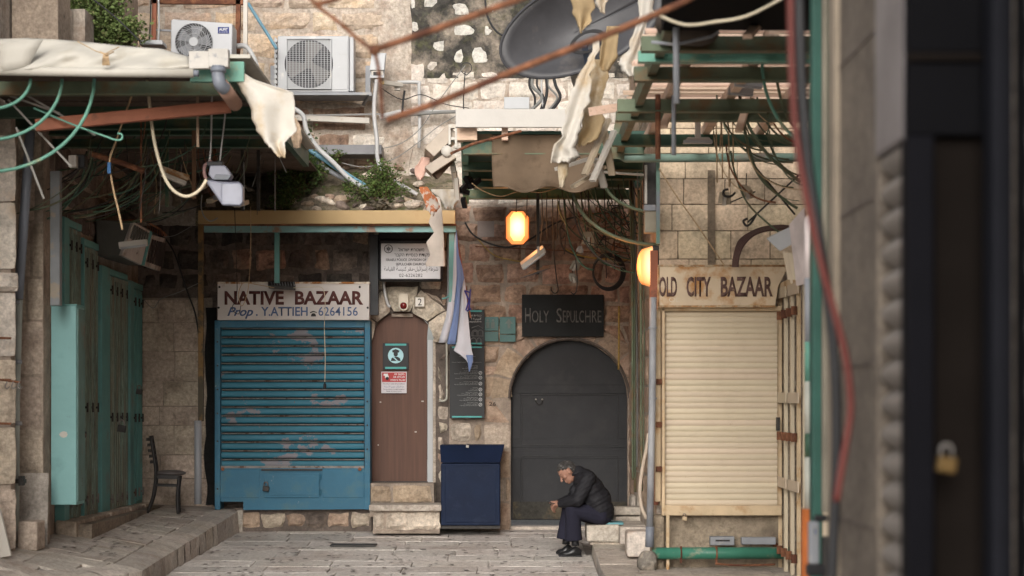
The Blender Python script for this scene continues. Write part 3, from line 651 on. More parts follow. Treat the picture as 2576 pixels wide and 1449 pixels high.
# small floodlight above the sign
t = thing('floodlight', 'small grey floodlight lying over the top edge of the white bazaar sign', 'lamp', P(711, 718, 23.3))
q = MB(); q.hull8([P(676,726,23.25), P(744,731,23.25), P(741,722,23.25), P(674,717,23.25)], [P(676,716,23.45), P(744,718,23.45), P(741,708,23.45), P(674,707,23.45)]); q.build('lamp_housing', IRON, t, bevel=.005)
for i in range(9):
    q = MB(); q.bar(P(682+i*7, 711, 23.38), P(684+i*7, 718, 23.26), .008, .02); q.build('cooling_fin', GREYP, t)
# beams over the shop
t = thing('steel_canopy_frame', 'ochre painted beam on a rusty post spanning above the blue shutter and police door', 'canopy frame', P(505, 1265, 22.8))
q = MB(); q.pbox(498, 529, 1145, 563, 22.8, .10); q.build('ochre_beam', YELLOW, t, bevel=.006)
q = MB(); q.pbox(512, 566, 1147, 584, 22.9, .08); q.build('pale_teal_rail', PALETEAL, t, bevel=.005)
q = MB(); q.pbox(512, 562, 1147, 567, 22.84, .2); q.build('rail_lip', RUST, t)
q = MB(); q.pbox(498, 563, 511, 1060, 22.85, .06); q.build('post', mat('brown_ochre_post', (.17,.105,.045), var=.3, scale=5, col2=(.06,.05,.035), thr=.55, scale2=4), t, bevel=.004)
q = MB(); q.cyl(P(498, 1058, 22.86), P(498, 1268, 22.86), .042, 14); q.build('post_sleeve', GREYP, t, smooth=True)
q = MB(); q.pbox(690, 584, 703, 712, 23.3, .05); q.build('strut', TEAL, t, bevel=.004)
q = MB(); q.pbox(1129, 584, 1143, 760, 22.95, .05); q.build('strut', TEAL, t, bevel=.004)
q = MB(); q.box(px_x(505, 22.9), px_x(1140, 22.9), 22.95, 23.95, 3.63, 3.66); q.build('canopy_sheet', IRON, t)
for xv in (560, 690, 850, 1000, 1120): 
    q = MB(); q.bar(P(xv, 572, 22.95), P(xv, 572, 22.95)+Vector((0, 1.0, .05)), .03); q.build('bracket', TEAL, t)
q = MB(); q.pbox(930, 590, 951, 792, 23.6, .12); tag(q.build('wall_trunking', mat('dark_grey_trunking', (.05,.052,.055), bump=.05)), 'dark grey vertical cable trunking between the bazaar sign and police sign', 'trunking')

# ================================================================ POLICE DOOR
Y = FY-.01
dr = thing('arched_door', 'brown wood-grain door with a rounded top beside the blue shutter', 'door', P(1010, 1217, Y))
pts = [(933,1211),(1074,1211),(1074,850)]+[(1013+79*math.cos(a)*.99, 862-79*math.sin(a)) for a in [R(v) for v in (35,50,65,80,95,110,125,140,155,170,178)]]
q = MB(); q.pprism(pts, Y+.06, .05); q.build('door_leaf', BROWNW, dr, weld=True)
q = MB(); q.pbox(1075, 855, 1089, 1216, Y+.02, .12); q.build('white_jamb', WHITE, dr, bevel=.006)
q = MB(); q.pbox(1089, 855, 1096, 1262, Y-.01, .15); q.build('outer_jamb', S_PALE, dr, bevel=.004)
q = MB(); q.pbox(930, 1211, 1076, 1218, Y-.02, .12); q.build('kick_strip', IRON, dr, bevel=.003)
q = MB(); q.pbox(985, 789, 1038, 797, Y+.02, .05); q.build('head_filler', MORT, dr)
for (xv, yv, w_) in ((955, 1010, 4), (1060, 1008, 6), (1043, 1085, 5), (950, 1118, 3)):
    q = MB(); q.pbox(xv, yv, xv+w_, yv+3, Y+.055, .004); q.build('tape_scrap', OFFW, dr)
# officer pictogram plate
Y = FY-.02
t = thing('pictogram_plate', 'dark square plate with a round pale blue police officer pictogram on the brown door', 'sign', P(995, 928, Y))
q = MB(); q.pbox(963, 863, 1028, 930, Y+.03, .02); q.build('plate', CHARC, t, bevel=.003)
for ya in (864.5, 923): q = MB(); q.pbox(969, ya, 1022, ya+5, Y+.026, .004); q.build('teal_band', TEALS, t)
cx, cy = 995.5, 894.5
q = MB(); q.pprism([(cx+19.5*math.cos(a), cy-19.5*math.sin(a)) for a in [i*2*math.pi/28 for i in range(28)]], Y+.024, .006); q.build('disc', SKYB, t)
q = MB(); q.pprism([(cx+5.5*math.cos(a), cy-4-6.5*math.sin(a)) for a in [i*2*math.pi/14 for i in range(14)]], Y+.019, .004); q.build('face_print', CHARC, t)
q = MB(); q.pprism([(988,887),(1003,887),(1005,882),(995.5,878),(986,882)], Y+.014, .004); q.build('cap_print', CHARC, t)
q = MB(); q.pprism([(983,908),(1008,908),(1006,901),(1000,897.5),(991,897.5),(985,901)], Y+.019, .004); q.build('shoulder_print', CHARC, t)
q = MB(); q.pprism([(988,899),(991,898),(1002,908),(998,908)], Y+.014, .004); q.build('strap_print', SKYB, t)
# surveillance notice
t = thing('surveillance_notice', 'red and white camera surveillance notice stuck on the brown door', 'sign', P(991, 988, Y))
q = MB(); q.pbox(959, 935, 1023, 989, Y+.035, .01); q.build('white_card', mat('white_card', (.58,.55,.58), var=.03, bump=0), t)
q = MB(); q.pbox(961, 937, 1021, 961, Y+.031, .003); q.build('red_field', REDP, t)
q = MB(); q.pbox(965, 940, 976, 945, Y+.026, .004); q.sphere(P(973, 948, Y+.028), .024, 10, 6, (1, .15, 1)); q.build('camera_print', INKW, t)
q = MB(); q.sphere(P(974, 952, Y+.024), .02, 10, 6, (1, .15, 1)); q.build('lens_print', BLACK, t)
text('הז םוקמ', 992, 1017, 943.5, 4.5, Y+.029, INKW, t, depth=0, bold=.02)
text('24 םלוצמ', 989, 1018, 950.5, 4.5, Y+.029, INKW, t, depth=0, bold=.02)
text('הממיב תועש', 982, 1019, 958, 4.5, Y+.029, INKW, t, depth=0, bold=.02)
text('This area is under 24 surveillance', 963, 1018, 967, 3.2, Y+.033, INKK, t, depth=0)
text('\uFE94\uFECB\uFE8E\uFEB3 24 \uFEAD\uFEEE\uFEBC\uFEE3 \uFEE5\uFE8E\uFEDC\uFEE4\uFEDF\uFE8D \uFE8D\uFEAC\uFEEB', 966, 1016, 974.5, 4.2, Y+.033, INKB, t, depth=0)
text('Зал находится под наблюдением', 964, 1018, 980.5, 2.8, Y+.033, INKK, t, depth=0)
text('Видео 24 часа в сутки', 972, 1010, 985.5, 2.8, Y+.033, INKK, t, depth=0)
# alarm box and house number
t = thing('alarm_box', 'cream alarm siren box with a dark red dome over the arched brown door', 'alarm', P(1015, 783, FY-.12))
q = MB(); q.pprism([(1003,740),(1003,772),(1007,779),(1015,783),(1023,779),(1027,772),(1027,740),(1024,738),(1006,738)], FY-.17, .07); q.build('housing', mat('cream_plastic', (.52,.47,.38), rough=.4, var=.04, bump=0), t, bevel=.004, weld=True)
q = MB(); q.sphere(P(1015, 769, FY-.175), .042, 14, 9, (1, .6, 1)); q.build('red_dome', mat('dark_red_glass', (.14,.012,.012), rough=.15, bump=0), t, smooth=True)
t = thing('house_number', 'small square tile with the number 2 in a roped border', 'number plate', P(1056, 774, FY-.12))
q = MB(); q.pbox(1042, 745, 1070, 774, FY-.14, .03); q.build('rope_border', mat('stone_border', (.36,.31,.24), bump=.8, bscale=80), t, bevel=.01)
q = MB(); q.pbox(1045, 748, 1067, 771, FY-.146, .01); q.build('tile', mat('white_tile', (.60,.57,.52), rough=.3, var=.04, bump=0), t, bevel=.002)
text('2', 1051, 1061, 768, 17, FY-.148, INKK, t, depth=.002)
# police sign
Y = 23.55
t = thing('police_sign', 'light grey illuminated sign box with black frame and police lettering over the brown door', 'sign', P(1033, 705, Y))
q = MB(); q.pbox(952, 600, 1114, 707, Y, .16); q.build('black_frame', BLACK, t, bevel=.03)
q = MB(); q.pbox(952, 586, 1114, 602, Y+.05, .3); q.build('black_hood', BLACK, t, bevel=.01)
q = MB(); q.pbox(958, 612, 1108, 702, Y-.012, .02); q.build('sign_face', FACEW, t, bevel=.009)
yt = Y-.014
text('לארשי תרטשמ', 1002, 1067, 632, 8, yt, INKK, t, depth=.001, bold=.006)
text('רבקה תייסנכ תדוקנ', 992, 1080, 645, 8, yt, INKK, t, depth=.001, bold=.006)
text('ISRAELI POLICE ,DIVISION OF HOLY', 971, 1096, 656.5, 6.2, yt, INKK, t, depth=.001, bold=.012)
text('SEPULCHER CHURCH', 996, 1070, 667.5, 6.2, yt, INKK, t, depth=.001, bold=.012)
text('\uFE94\uFEE3\uFE8E\uFEF4\uFED8\uFEDF\uFE8D \uFE94\uFEB4\uFEF4\uFEE8\uFEDB \uFEAE\uFED8\uFEE3-\uFEDE\uFEF4\uFE8B\uFE8D\uFEAE\uFEB3\uFE87 \uFE94\uFEC3\uFEAE\uFEB7', 966, 1102, 681, 10, yt, INKK, t, depth=.001)
text('02-6226282', 1004, 1063, 696.5, 8, yt, INKK, t, depth=.001)
q = MB(); c = P(977, 626, yt)
for i in range(8):
    a = i*math.pi/4; r_ = .046 if i % 2 == 0 else .036
    q.prism([(c.x+.008*math.cos(a-.9), c.z+.008*math.sin(a-.9)), (c.x+r_*math.cos(a), c.z+r_*math.sin(a)), (c.x+.008*math.cos(a+.9), c.z+.008*math.sin(a+.9))], yt-.002, yt)
q.tube([(c.x+.048*math.cos(i*math.pi/12), yt, c.z+.048*math.sin(i*math.pi/12)) for i in range(25)], .004, 4, caps=False); q.build('star_emblem', INKK, t)
cable('white_conduit', 'white plastic conduit curving down left of the alarm box', 'conduit', [(965,705),(966,720),(970,745),(976,766),(982,772)], 23.8, .018, CABLEW)

# ================================================================ PASSAGE DOOR + SIGNS
Y = 24.15
dr = thing('passage_door', 'large dark grey round-topped steel door filling the passage arch', 'door', P(1432, 1308, Y))
pts = [(1284,1308),(1581,1308)]+[(1432+149.5*math.cos(a), 1002-149.5*math.sin(a)) for a in [i*math.pi/28 for i in range(29)]]
q = MB(); q.pprism(pts, Y, .06); q.build('door_leaf', DGREY, dr, weld=True)
def frame(x0, y0, x1, y1, wd, Y, d, name, m, parent):
    for k, (a, b, c_, d_) in enumerate(((x0, y0, x1, y0+wd), (x0, y1-wd, x1, y1), (x0, y0+wd, x0+wd, y1-wd), (x1-wd, y0+wd, x1, y1-wd))):
        q = MB(); q.pbox(a, b, c_, d_, Y-d*(1 if k < 2 else .9), d); q.build(name, m, parent, bevel=.004)
frame(1288, 968, 1578, 1126, 22, Y, .008, 'door_rail', DGREY, dr)
frame(1288, 1132, 1578, 1306, 22, Y, .008, 'door_rail', DGREY, dr)
for (x0_, y0_, x1_, y1_) in ((1312, 992, 1556, 1120), (1312, 1146, 1556, 1286)):
    frame(x0_, y0_, x1_, y1_, 2.5, Y-.002, .012, 'panel_bead', mat('worn_dark_steel', (.028,.028,.03), rough=.5, bump=.05), dr)
q = MB(); q.pbox(1290, 1262, 1576, 1306, Y-.03, .01); q.build('kick_plate', mat('stained_steel', (.04,.038,.032), var=.4, scale=4, col2=(.075,.06,.04), thr=.56, scale2=4, bump=.4), dr)
q = MB(); q.tube([P(1348,1006,Y-.02), P(1349,1013,Y-.04), P(1356,1018,Y-.05), P(1363,1013,Y-.04), P(1364,1006,Y-.02)], .006, 6); q.build('pull_wire', IRON, dr)
for xv in (1348, 1364): q = MB(); q.sphere(P(xv, 1005, Y-.015), .012, 7, 5); q.build('bolt_head', OFFW, dr)
q = MB(); q.tube([P(1432+151*math.cos(a), 1002-151*math.sin(a), 23.96) for a in [i*math.pi/24 for i in range(25)]], .018, 5); q.build('arch_trim', MORTD, dr)
# board above the arch
Y = 23.88
t = thing('painted_board', 'black painted board lettered HOLY SEPULCHRE in worn grey above the arch', 'sign', P(1416, 846, Y))
q = MB(); q.pbox(1313, 741, 1519, 847, Y, .04); q.build('board', NBLACK, t, bevel=.004)
for (s_, a, b) in (('H',1321,1335),('OLY',1338,1381),('S',1400,1413),('EPULC',1416,1469),('HRE',1472,1513)):
    text(s_, a, b, 811, 36 if s_ in 'HS' else 30, Y-.003, INKG, t, depth=.002, bold=.004)
# teal direction tiles
t = thing('direction_tiles', 'faded teal direction tiles with a toilet symbol and an arrow left of the black board', 'sign', P(1256, 860, FY-.06))
for (a, b, c_, d_) in ((1215,797,1254,832),(1257,797,1297,840),(1215,834,1254,859),(1257,842,1297,860)):
    q = MB(); q.pbox(a, b, c_, d_, FY-.09, .03); q.build('tile', mat('faded_teal_tile', (.035,.115,.11), rough=.4, var=.15, bump=.02), t, bevel=.003)
mk = mat('faded_print', (.14,.17,.16), bump=0)
q = MB(); q.pprism([(1277,826),(1277,814),(1270,814),(1280,802),(1290,814),(1284,814),(1284,826)], FY-.095, .004); q.build('arrow_print', mk, t)
for xv in (1227, 1240):
    q = MB(); q.pbox(xv-4, 810, xv+4, 825, FY-.095, .004); q.sphere(P(xv, 806, FY-.093), .015, 8, 5, (1,.2,1)); q.build('figure_print', mk, t)
# tall information boards
Y = 23.86
t = thing('information_board', 'upper black information board half hidden by the flag, with a church drawing', 'sign', P(1190, 868, Y))
q = MB(); q.pbox(1136, 779, 1219, 868, Y+.01, .03); q.build('panel', CHARC, t, bevel=.003)
for ya in (780.5, 862): q = MB(); q.pbox(1142, ya, 1212, ya+4, Y+.006, .004); q.build('teal_band', TEALS, t)
text('ה תייסנכ', 1186, 1211, 796, 4.5, Y+.006, INKW, t, depth=0)
text('\uFE8D \uFE94\uFEB4\uFEF4\uFEE8\uFEDB', 1186, 1211, 804, 5, Y+.006, INKW, t, depth=0)
text('sepulchre', 1180, 1211, 811, 4.6, Y+.006, INKW, t, depth=0)
q = MB(); lw = .004
for (cx, cy, r_) in ((1195,838,8),(1195,838,5),(1209,836,6),(1191,857,7),(1205,855,5)):
    q.tube([P(cx+r_*math.cos(a), cy-r_*math.sin(a), Y+.006) for a in [i*math.pi/8 for i in range(9)]], lw, 4); q.tube([P(cx-r_, cy, Y+.006), P(cx-r_, cy+8, Y+.006)], lw, 4); q.tube([P(cx+r_, cy, Y+.006), P(cx+r_, cy+8, Y+.006)], lw, 4)
q.tube([P(1186,845,Y+.006), P(1216,845,Y+.006)], lw, 4); q.tube([P(1186,825,Y+.006), P(1203,819,Y+.006), P(1216,826,Y+.006)], lw, 4); q.build('church_drawing', mat('grey_line_print', (.22,.23,.23), bump=0), t)
t = thing('information_board', 'tall black board of visitor rules with small white symbols below the flag', 'sign', P(1174, 1052, Y))
q = MB(); q.pbox(1131, 871, 1219, 1052, Y, .03); q.build('panel', CHARC, t, bevel=.003)
for ya in (871.5, 1046.5): q = MB(); q.pbox(1137, ya, 1212, ya+4, Y-.004, .004); q.build('teal_band', TEALS, t)
LG = mat('small_white_print', (.34,.35,.35), bump=0)
text('Rules of the place of worship', 1156, 1196, 897.5, 1.8, Y-.004, LG, t, depth=0)
text('Department of religious communities', 1137, 1172, 912, 1.8, Y-.004, LG, t, depth=0); text('Ministry of religious services', 1186, 1211, 912, 1.8, Y-.004, LG, t, depth=0)
yb_ = 928
rules = [('Please respect the sanctity of the place', None), ('Smoking in the church and the square is absolutely forbidden', 1), ('Entry to the church and the square must be in modest dress', 1),
         ('Please do not disturb the religious ceremonies of the church', 1), ('No animals are permitted', 1), ('Bringing food and drinks into the church is forbidden', 1), ('Using a mobile phone in the church is forbidden', 1), ('It is forbidden to enter the site with weapons', 1)]
for i, (s_, ic) in enumerate(rules):
    yy_ = (928, 941, 953, 968, 983, 995, 1008, 1021)[i]; L = len(s_)*.98
    text('הסינכל רוסא הז םוקמב', 1203-L*.62, 1202, yy_-7, 2, Y-.004, LG, t, depth=0)
    text('\uFE94\uFEB4\uFEF4\uFEE8\uFEDB \uFEDE\uFEE7\uFEEE\uFE8B\uFE8D', 1203-L*.8, 1202, yy_-3.6, 2.2, Y-.004, LG, t, depth=0)
    text(s_, 1202-L, 1202, yy_, 2, Y-.004, LG, t, depth=0)
    if ic:
        q = MB(); q.tube([P(1208.5+3.8*math.cos(a), yy_-3-3.8*math.sin(a), Y-.004) for a in [k*math.pi/8 for k in range(17)]], .0035, 4, caps=False)
        q.tube([P(1206, yy_-.5, Y-.004), P(1211, yy_-5.5, Y-.004)], .003, 4); q.build('rule_symbol', INKW, t)
text('26', 1230, 1248, 1021, 10, FY-.03, mat('stencil_black', (.09,.07,.06), bump=0), pb, name='stencilled_number', depth=0, bold=.01)
# lanterns
def lantern(x0, y0, x1, y1, Y, label, side=False):
    t = thing('wall_lantern', label, 'lantern', P((x0+x1)/2, (y0+y1)/2, Y), 'lit orange wall lanterns')
    c = P((x0+x1)/2, (y0+y1)/2, Y); Wd = (x1-x0)/F*Y/2; H = (y1-y0)/F*Y/2; nx_, nz_ = .52, .64
    gm = bpy.data.materials.new('glowing_amber_glass'); gm.use_nodes = True; nd = gm.node_tree.nodes; lk = gm.node_tree.links; b = nd['Principled BSDF']
    b.inputs['Base Color'].default_value = (.8,.45,.2,1); b.inputs['Roughness'].default_value = .3
    tc = nd.new('ShaderNodeTexCoord'); mp = nd.new('ShaderNodeMapping'); mp.inputs['Scale'].default_value = (1/Wd/1.1, 0, 1/H/1.2)
    lk.new(tc.outputs['Object'], mp.inputs['Vector']); ln = nd.new('ShaderNodeVectorMath'); ln.operation = 'LENGTH'; lk.new(mp.outputs[0], ln.inputs[0])
    rp = nd.new('ShaderNodeValToRGB'); e = rp.color_ramp.elements; e[0].position = .15; e[0].color = (1,.74,.38,1); e[1].position = 1; e[1].color = (.75,.17,.03,1); e.new(.6).color = (.95,.42,.12,1)
    lk.new(ln.outputs[1], rp.inputs[0]); lk.new(rp.outputs[0], b.inputs['Emission Color']); b.inputs['Emission Strength'].default_value = 1.0 if not side else .75
    if side: mp.inputs['Location'].default_value = (-.5, 0, 0)
    if not side:
        def pf(sx, sz): return [(c.x-Wd*sx, c.z-H*nz_*sz), (c.x-Wd*nx_*sx, c.z-H*sz), (c.x+Wd*nx_*sx, c.z-H*sz), (c.x+Wd*sx, c.z-H*nz_*sz), (c.x+Wd*sx, c.z+H*nz_*sz), (c.x+Wd*nx_*sx, c.z+H*sz), (c.x-Wd*nx_*sx, c.z+H*sz), (c.x-Wd*sx, c.z+H*nz_*sz)]
        a = pf(1, 1); f_ = pf(.62, .84); q = MB(); vs_ = [(x, Y, z) for x, z in a]+[(x, Y-.14, z) for x, z in f_]
        q.add(vs_, [tuple(range(8, 16))]+[(i, (i+1) % 8, (i+1) % 8+8, i+8) for i in range(8)]); q.build('glass', gm, t)
        q = MB(); q.tube([Vector((x, Y, z)) for x, z in a]+[Vector((a[0][0], Y, a[0][1]))], .010, 5, caps=False); q.build('rim', RUST, t)
        q = MB(); q.prism(a, Y+.01, Y+.04); q.build('back_plate', RUST, t)
        q = MB(); q.bar((c.x, Y+.03, c.z+.1), (c.x, Y+1.3, c.z+.15), .03); q.build('bracket', IRON, t)
    else:
        q = MB(); q.grid(12, 14, lambda u, v: Vector((c.x+Wd-2*Wd*max(0, math.sin(math.pi*u))**.35*max(0, math.sin(math.pi*v))**.25, Y-.13*math.cos(math.pi*u), c.z-H+2*H*v))); q.build('glass', gm, t, smooth=True)
        q = MB(); q.box(c.x+Wd-.005, c.x+Wd+.06, Y-.13, Y+.13, c.z-H*1.02, c.z+H*1.02); q.build('back_plate', IRON, t, bevel=.006)
    ld = bpy.data.lights.new('lantern_light', 'POINT'); lo = bpy.data.objects.new('lantern_light', ld); C.objects.link(lo); lo.parent = t
    ld.energy = 13 if not side else 8; ld.color = (1, .42, .16); ld.shadow_soft_size = .12; lo.location = (0, -.32, 0) if not side else (-.3, -.05, 0)
lantern(1273, 531, 1330, 615, 22.7, 'octagonal glowing amber lantern hanging in front of the reddish wall')
lantern(1602, 621, 1640, 721, 19.5, 'glowing orange lantern seen from the side on the pipe beside OLD CITY BAZAAR', side=True)
q = MB(); q.pbox(1201, 556, 1243, 596, 23.5, .03); tag(q.build('metal_plate', mat('grey_plate', (.20,.18,.175), rough=.5, bump=.05), origin=P(1222,576,23.5), bevel=.003), 'blank grey square plate left of the octagonal lantern', 'plate')
# navy cabinet
Y = 23.15
t = thing('metal_cabinet', 'tall navy blue painted steel cabinet with a sloping lid against the wall', 'cabinet', P(1185, 1326, Y))
a, b_ = px_x(1109, Y), px_x(1258, Y)
q = MB(); q.box(a, b_, Y, 23.85, px_z(1322, Y), px_z(1166, Y)); q.build('cabinet_body', NAVY, t, bevel=.012)
q = MB(); zt = px_z(1120, Y); zm = px_z(1164, Y)
q.hull8([(a, Y-.004, zm), (b_+.002, Y-.004, zm), (b_+.05, Y+.22, zt), (a-.02, Y+.22, zt)], [(a, 23.87, zm), (b_+.002, 23.87, zm), (b_+.05, 23.87, zt), (a-.02, 23.87, zt)]); q.build('sloping_lid', NAVY, t, bevel=.01)
q = MB(); q.pbox(1120, 1172, 1248, 1314, Y-.008, .01); q.build('door_face', NAVY, t, bevel=.005)
q = MB(); q.pbox(1110, 1318, 1258, 1330, Y+.04, .5); q.build('plinth', IRON, t)
for xv in (1125, 1248): q = MB(); q.tube([P(xv-8, 1120, 23.4), P(xv+6, 1120, 23.4)], .012, 6); q.build('lid_hinge', IRON, t)
padlock(1176, 1123, Y+.17, .035, OFFW, 'small pale padlock on top of the navy cabinet')
cable('drain_hook', 'thin grey pipe with a curled end left of the rules board', 'pipe', [(1124,860),(1124,940),(1124,996),(1121,1006),(1112,1009),(1106,1003)], 23.85, .014, PALEPIPE)
cable('grey_downpipe', 'thin grey conduit running down the wall between the brown door and flag', 'pipe', [(1127,590),(1127,700),(1126,860)], 23.8, .012, GREYP)
cable('green_hose', 'thin green cable curling beside the police sign', 'cable', [(1131,680),(1133,720),(1128,745),(1112,752)], 23.6, .012, TEAL)

# ================================================================ FLAG
t = thing('hanging_flag', 'limp white flag with blue stripes hanging from a slanting pole', 'flag', P(1146, 575, 23.1))
q = MB(); q.tube([P(1143, 560, 23.3), P(1166, 700, 23.1), P(1184, 800, 23.05)], [.012, .012, .01], 8); q.build('pole', RUSTP, t)
def ribbon(rows, Y, nx, ny, amp, fr, ph=0, jag=0, seed=0):
    q = MB()
    def fn(u, v):
        f_ = v*(len(rows)-1); i = min(int(f_), len(rows)-2); w_ = f_-i; a, b = rows[i], rows[i+1]
        y = a[0]+(b[0]-a[0])*w_; xl = a[1]+(b[1]-a[1])*w_; xr = a[2]+(b[2]-a[2])*w_
        jl = jr = 0
        if jag: jl = jag*N(y*.045+seed, 1, 0)*1.6+jag*.25*N(y*.2+seed, 3, 0); jr = jag*N(y*.045+seed, 9, 0)*1.6+jag*.25*N(y*.2+seed, 4, 0); xl += jag*N(y*.012+seed, 5, 0)*2; xr += jag*N(y*.014+seed, 7, 0)*2
        x = xl+(xr-xl)*u+(jl*(1-u)**4+jr*u**4)
        yo = (jag*.9*N(x*.25+seed, 3, 3)*v**3*2.5) if jag else 0
        return P(x, y+yo, Y+amp*math.sin(u*fr+ph+v*2.5)*(0.3+.7*v)*.6+amp*.6*N(u*2, v*2.5, seed))
    q.grid(nx, ny, fn); return q
rw = [(578,1146,1149),(640,1140,1154),(700,1135,1160),(760,1128,1157),(800,1121,1154),(862,1103,1150)]
ribbon([(y_, a, a+(b-a)*.56) for y_, a, b in rw[:-1]]+[(862,1103,1124)], 22.95, 8, 24, .03, 5, seed=1).build('white_cloth', FLAGW, t, smooth=True, solid=.004)
ribbon([(y_, a+(b-a)*.56, b) for y_, a, b in rw[:-1]]+[(866,1124,1146)], 22.94, 8, 24, .02, 4, 1, seed=2).build('blue_stripe', FLAGB, t, smooth=True, solid=.004)
ribbon([(640,1152,1154),(668,1155,1162),(700,1155,1168),(730,1153,1160),(742,1152,1154)], 22.97, 4, 10, .008, 3, seed=3).build('blue_stripe', FLAGB, t, smooth=True, solid=.004)
ribbon([(700,1166,1168),(740,1158,1173),(800,1153,1178),(860,1149,1184),(882,1141,1187),(893,1158,1190),(905,1172,1190),(912,1176,1190)], 23.0, 10, 30, .035, 6, 2, seed=4).build('white_fold', FLAGW, t, smooth=True, solid=.004)
ribbon([(893,1172,1190),(908,1176,1190),(922,1178,1186),(935,1179.5,1181)], 22.97, 4, 8, .01, 3, seed=5).build('blue_tip', FLAGB, t, smooth=True, solid=.004)
q = MB()
for a, b_ in (((1168,731),(1183,736)),((1183,728),(1180,780)),((1169,732),(1181,758)),((1181,752),(1172,781)),((1174,783),(1185,776))):
    q.bar(P(a[0], a[1], 22.93), P(b_[0], b_[1], 22.93), .017, .004, up=(0,1,0))
q.build('star_print', STARM, t)
# ================================================================ OLD CITY BAZAAR SHOP
Y = RY
t = thing('roller_shutter', 'cream ribbed roller shutter with rusty bottom rail under the OLD CITY BAZAAR sign', 'shutter', P(1813, 1297, Y))
for k in range(34):
    ya = 783+k*14.4; zt, zb = px_z(ya, Y), px_z(ya+14.4, Y); xa, xb = px_x(1672, Y), px_x(1956, Y); q = MB()
    q.grid(6, 6, lambda u, v: Vector((xa+(xb-xa)*u, Y+.03-.012*math.sin(math.pi*v)**.7, zb+(zt-zb)*v))); q.build('slat', CREAM, t, smooth=True)
q = MB(); q.pbox(1660, 782, 1967, 1272, Y+.05, .03); q.build('back_sheet', CREAMR, t)
q = MB(); q.pbox(1668, 1272, 1967, 1297, Y-.02, .07); q.build('bottom_rail', CREAMR, t, bevel=.006)
q = MB(); q.pbox(1648, 778, 1662, 1262, Y-.03, .07); q.build('side_rail', CREAMR, t, bevel=.005)
q = MB(); q.pbox(1665, 775, 1673, 1297, Y-.04, .06); q.build('side_rail', CREAMR, t, bevel=.005)
q = MB(); q.pbox(1676, 1297, 1684, 1437, Y-.1, .03); q.build('support_leg', CREAMR, t, bevel=.004)
q = MB(); q.pbox(1655, 770, 1967, 782, Y-.04, .1); q.build('lintel_bar', CREAMR, t, bevel=.004)
for yv in (1068, 960, 1180):
    q = MB(); q.pbox(1650, yv-7, 1666, yv+7, Y-.06, .03); q.build('hasp', RUST, t, bevel=.006)
padlock(1722, 1304, Y-.05, .045, CREAMR, 'small rusty padlock hanging under the cream shutter rail')
t = thing('shop_sign', 'rust-stained cream signboard hand lettered OLD CITY BAZAAR', 'sign', P(1815, 775, Y-.12))
q = MB(); q.pprism([(1655,773),(1950,773),(1958,720),(1985,668),(1657,668)], Y-.12, .14); q.build('sign_panel', mat('rusted_sign_panel', (.55,.44,.31), rough=.6, var=.1, scale=3, col2=(.40,.20,.07), thr=.555, scale2=3.2, sharp=.06, bump=.08, col3=(.16,.09,.05), thr3=.72, scale3=9), t, bevel=.004, weld=True)
yt = RY-.125
RE = mat('rusty_edge', (.30,.17,.08), var=.4, scale=7, col2=(.42,.33,.22), thr=.52, scale2=9, bump=.3)
q = MB(); q.pbox(1655, 666, 1986, 671, RY-.128, .01); q.pbox(1655, 671, 1659, 770, RY-.128, .01); q.pbox(1659, 768, 1950, 773, RY-.128, .01); q.build('rusted_border', RE, t)
text('OLD', 1658, 1703, 744, 48, yt, INKBR, t, depth=.003, bold=.03)
text('CITY', 1727, 1788, 744, 48, yt, INKBR, t, depth=.003, bold=.03)
text('BAZAAR', 1813, 1944, 744, 48, yt, INKBR, t, depth=.003, bold=.03)
text('OL', 1683, 1710, 760, 12, yt+.004, mat('ghost_lettering', (.60,.52,.40), bump=0), t, name='ghost_lettering', depth=0)
# green sewer pipe
t = thing('green_pipe', 'thick green waste pipe running along the foot of the plaster wall below the cream shutter', 'pipe', P(1800, 1392, Y-.1))
q = MB(); q.tube([P(1641, 1392, Y-.12), P(1990, 1391, Y-.12)], .058, 18); q.build('pipe', mat('green_pipe_paint', (.04,.16,.11), rough=.4, var=.15, col2=(.20,.24,.17), thr=.60, scale2=5, bump=.05), t, smooth=True)
for xv in (1713, 1802):
    q = MB(); q.tube([P(xv, 1392, Y-.12)+Vector((0, .064*math.cos(a), .064*math.sin(a))) for a in [i*math.pi/8 for i in range(17)]], .008, 5, caps=False); q.bar(P(xv, 1374, Y-.15), P(xv, 1416, Y-.15), .02); q.build('pipe_clamp', RUST, t)
t = thing('dusty_box', 'dusty grey plastic box lying behind the green pipe', 'box', P(1820, 1372, Y-.02))
q = MB(); q.pbox(1787, 1350, 1848, 1372, Y-.06, .12); q.build('box_body', GREYP, t, bevel=.008)
q = MB(); q.pbox(1800, 1358, 1836, 1362, Y-.065, .02); q.build('slot', BLACK, t)
q = MB(); q.pbox(1866, 1352, 1952, 1370, Y-.05, .1); tag(q.build('metal_tray', GREYP, origin=P(1900,1370,Y), bevel=.006), 'long low grey tray behind the green pipe next to the gate', 'tray')
cable('bent_rod', 'thin rusty rod lying on the ground under the green pipe', 'rod', [(1800,1418),(1860,1422),(1950,1420)], Y-.3, .012, RUST)
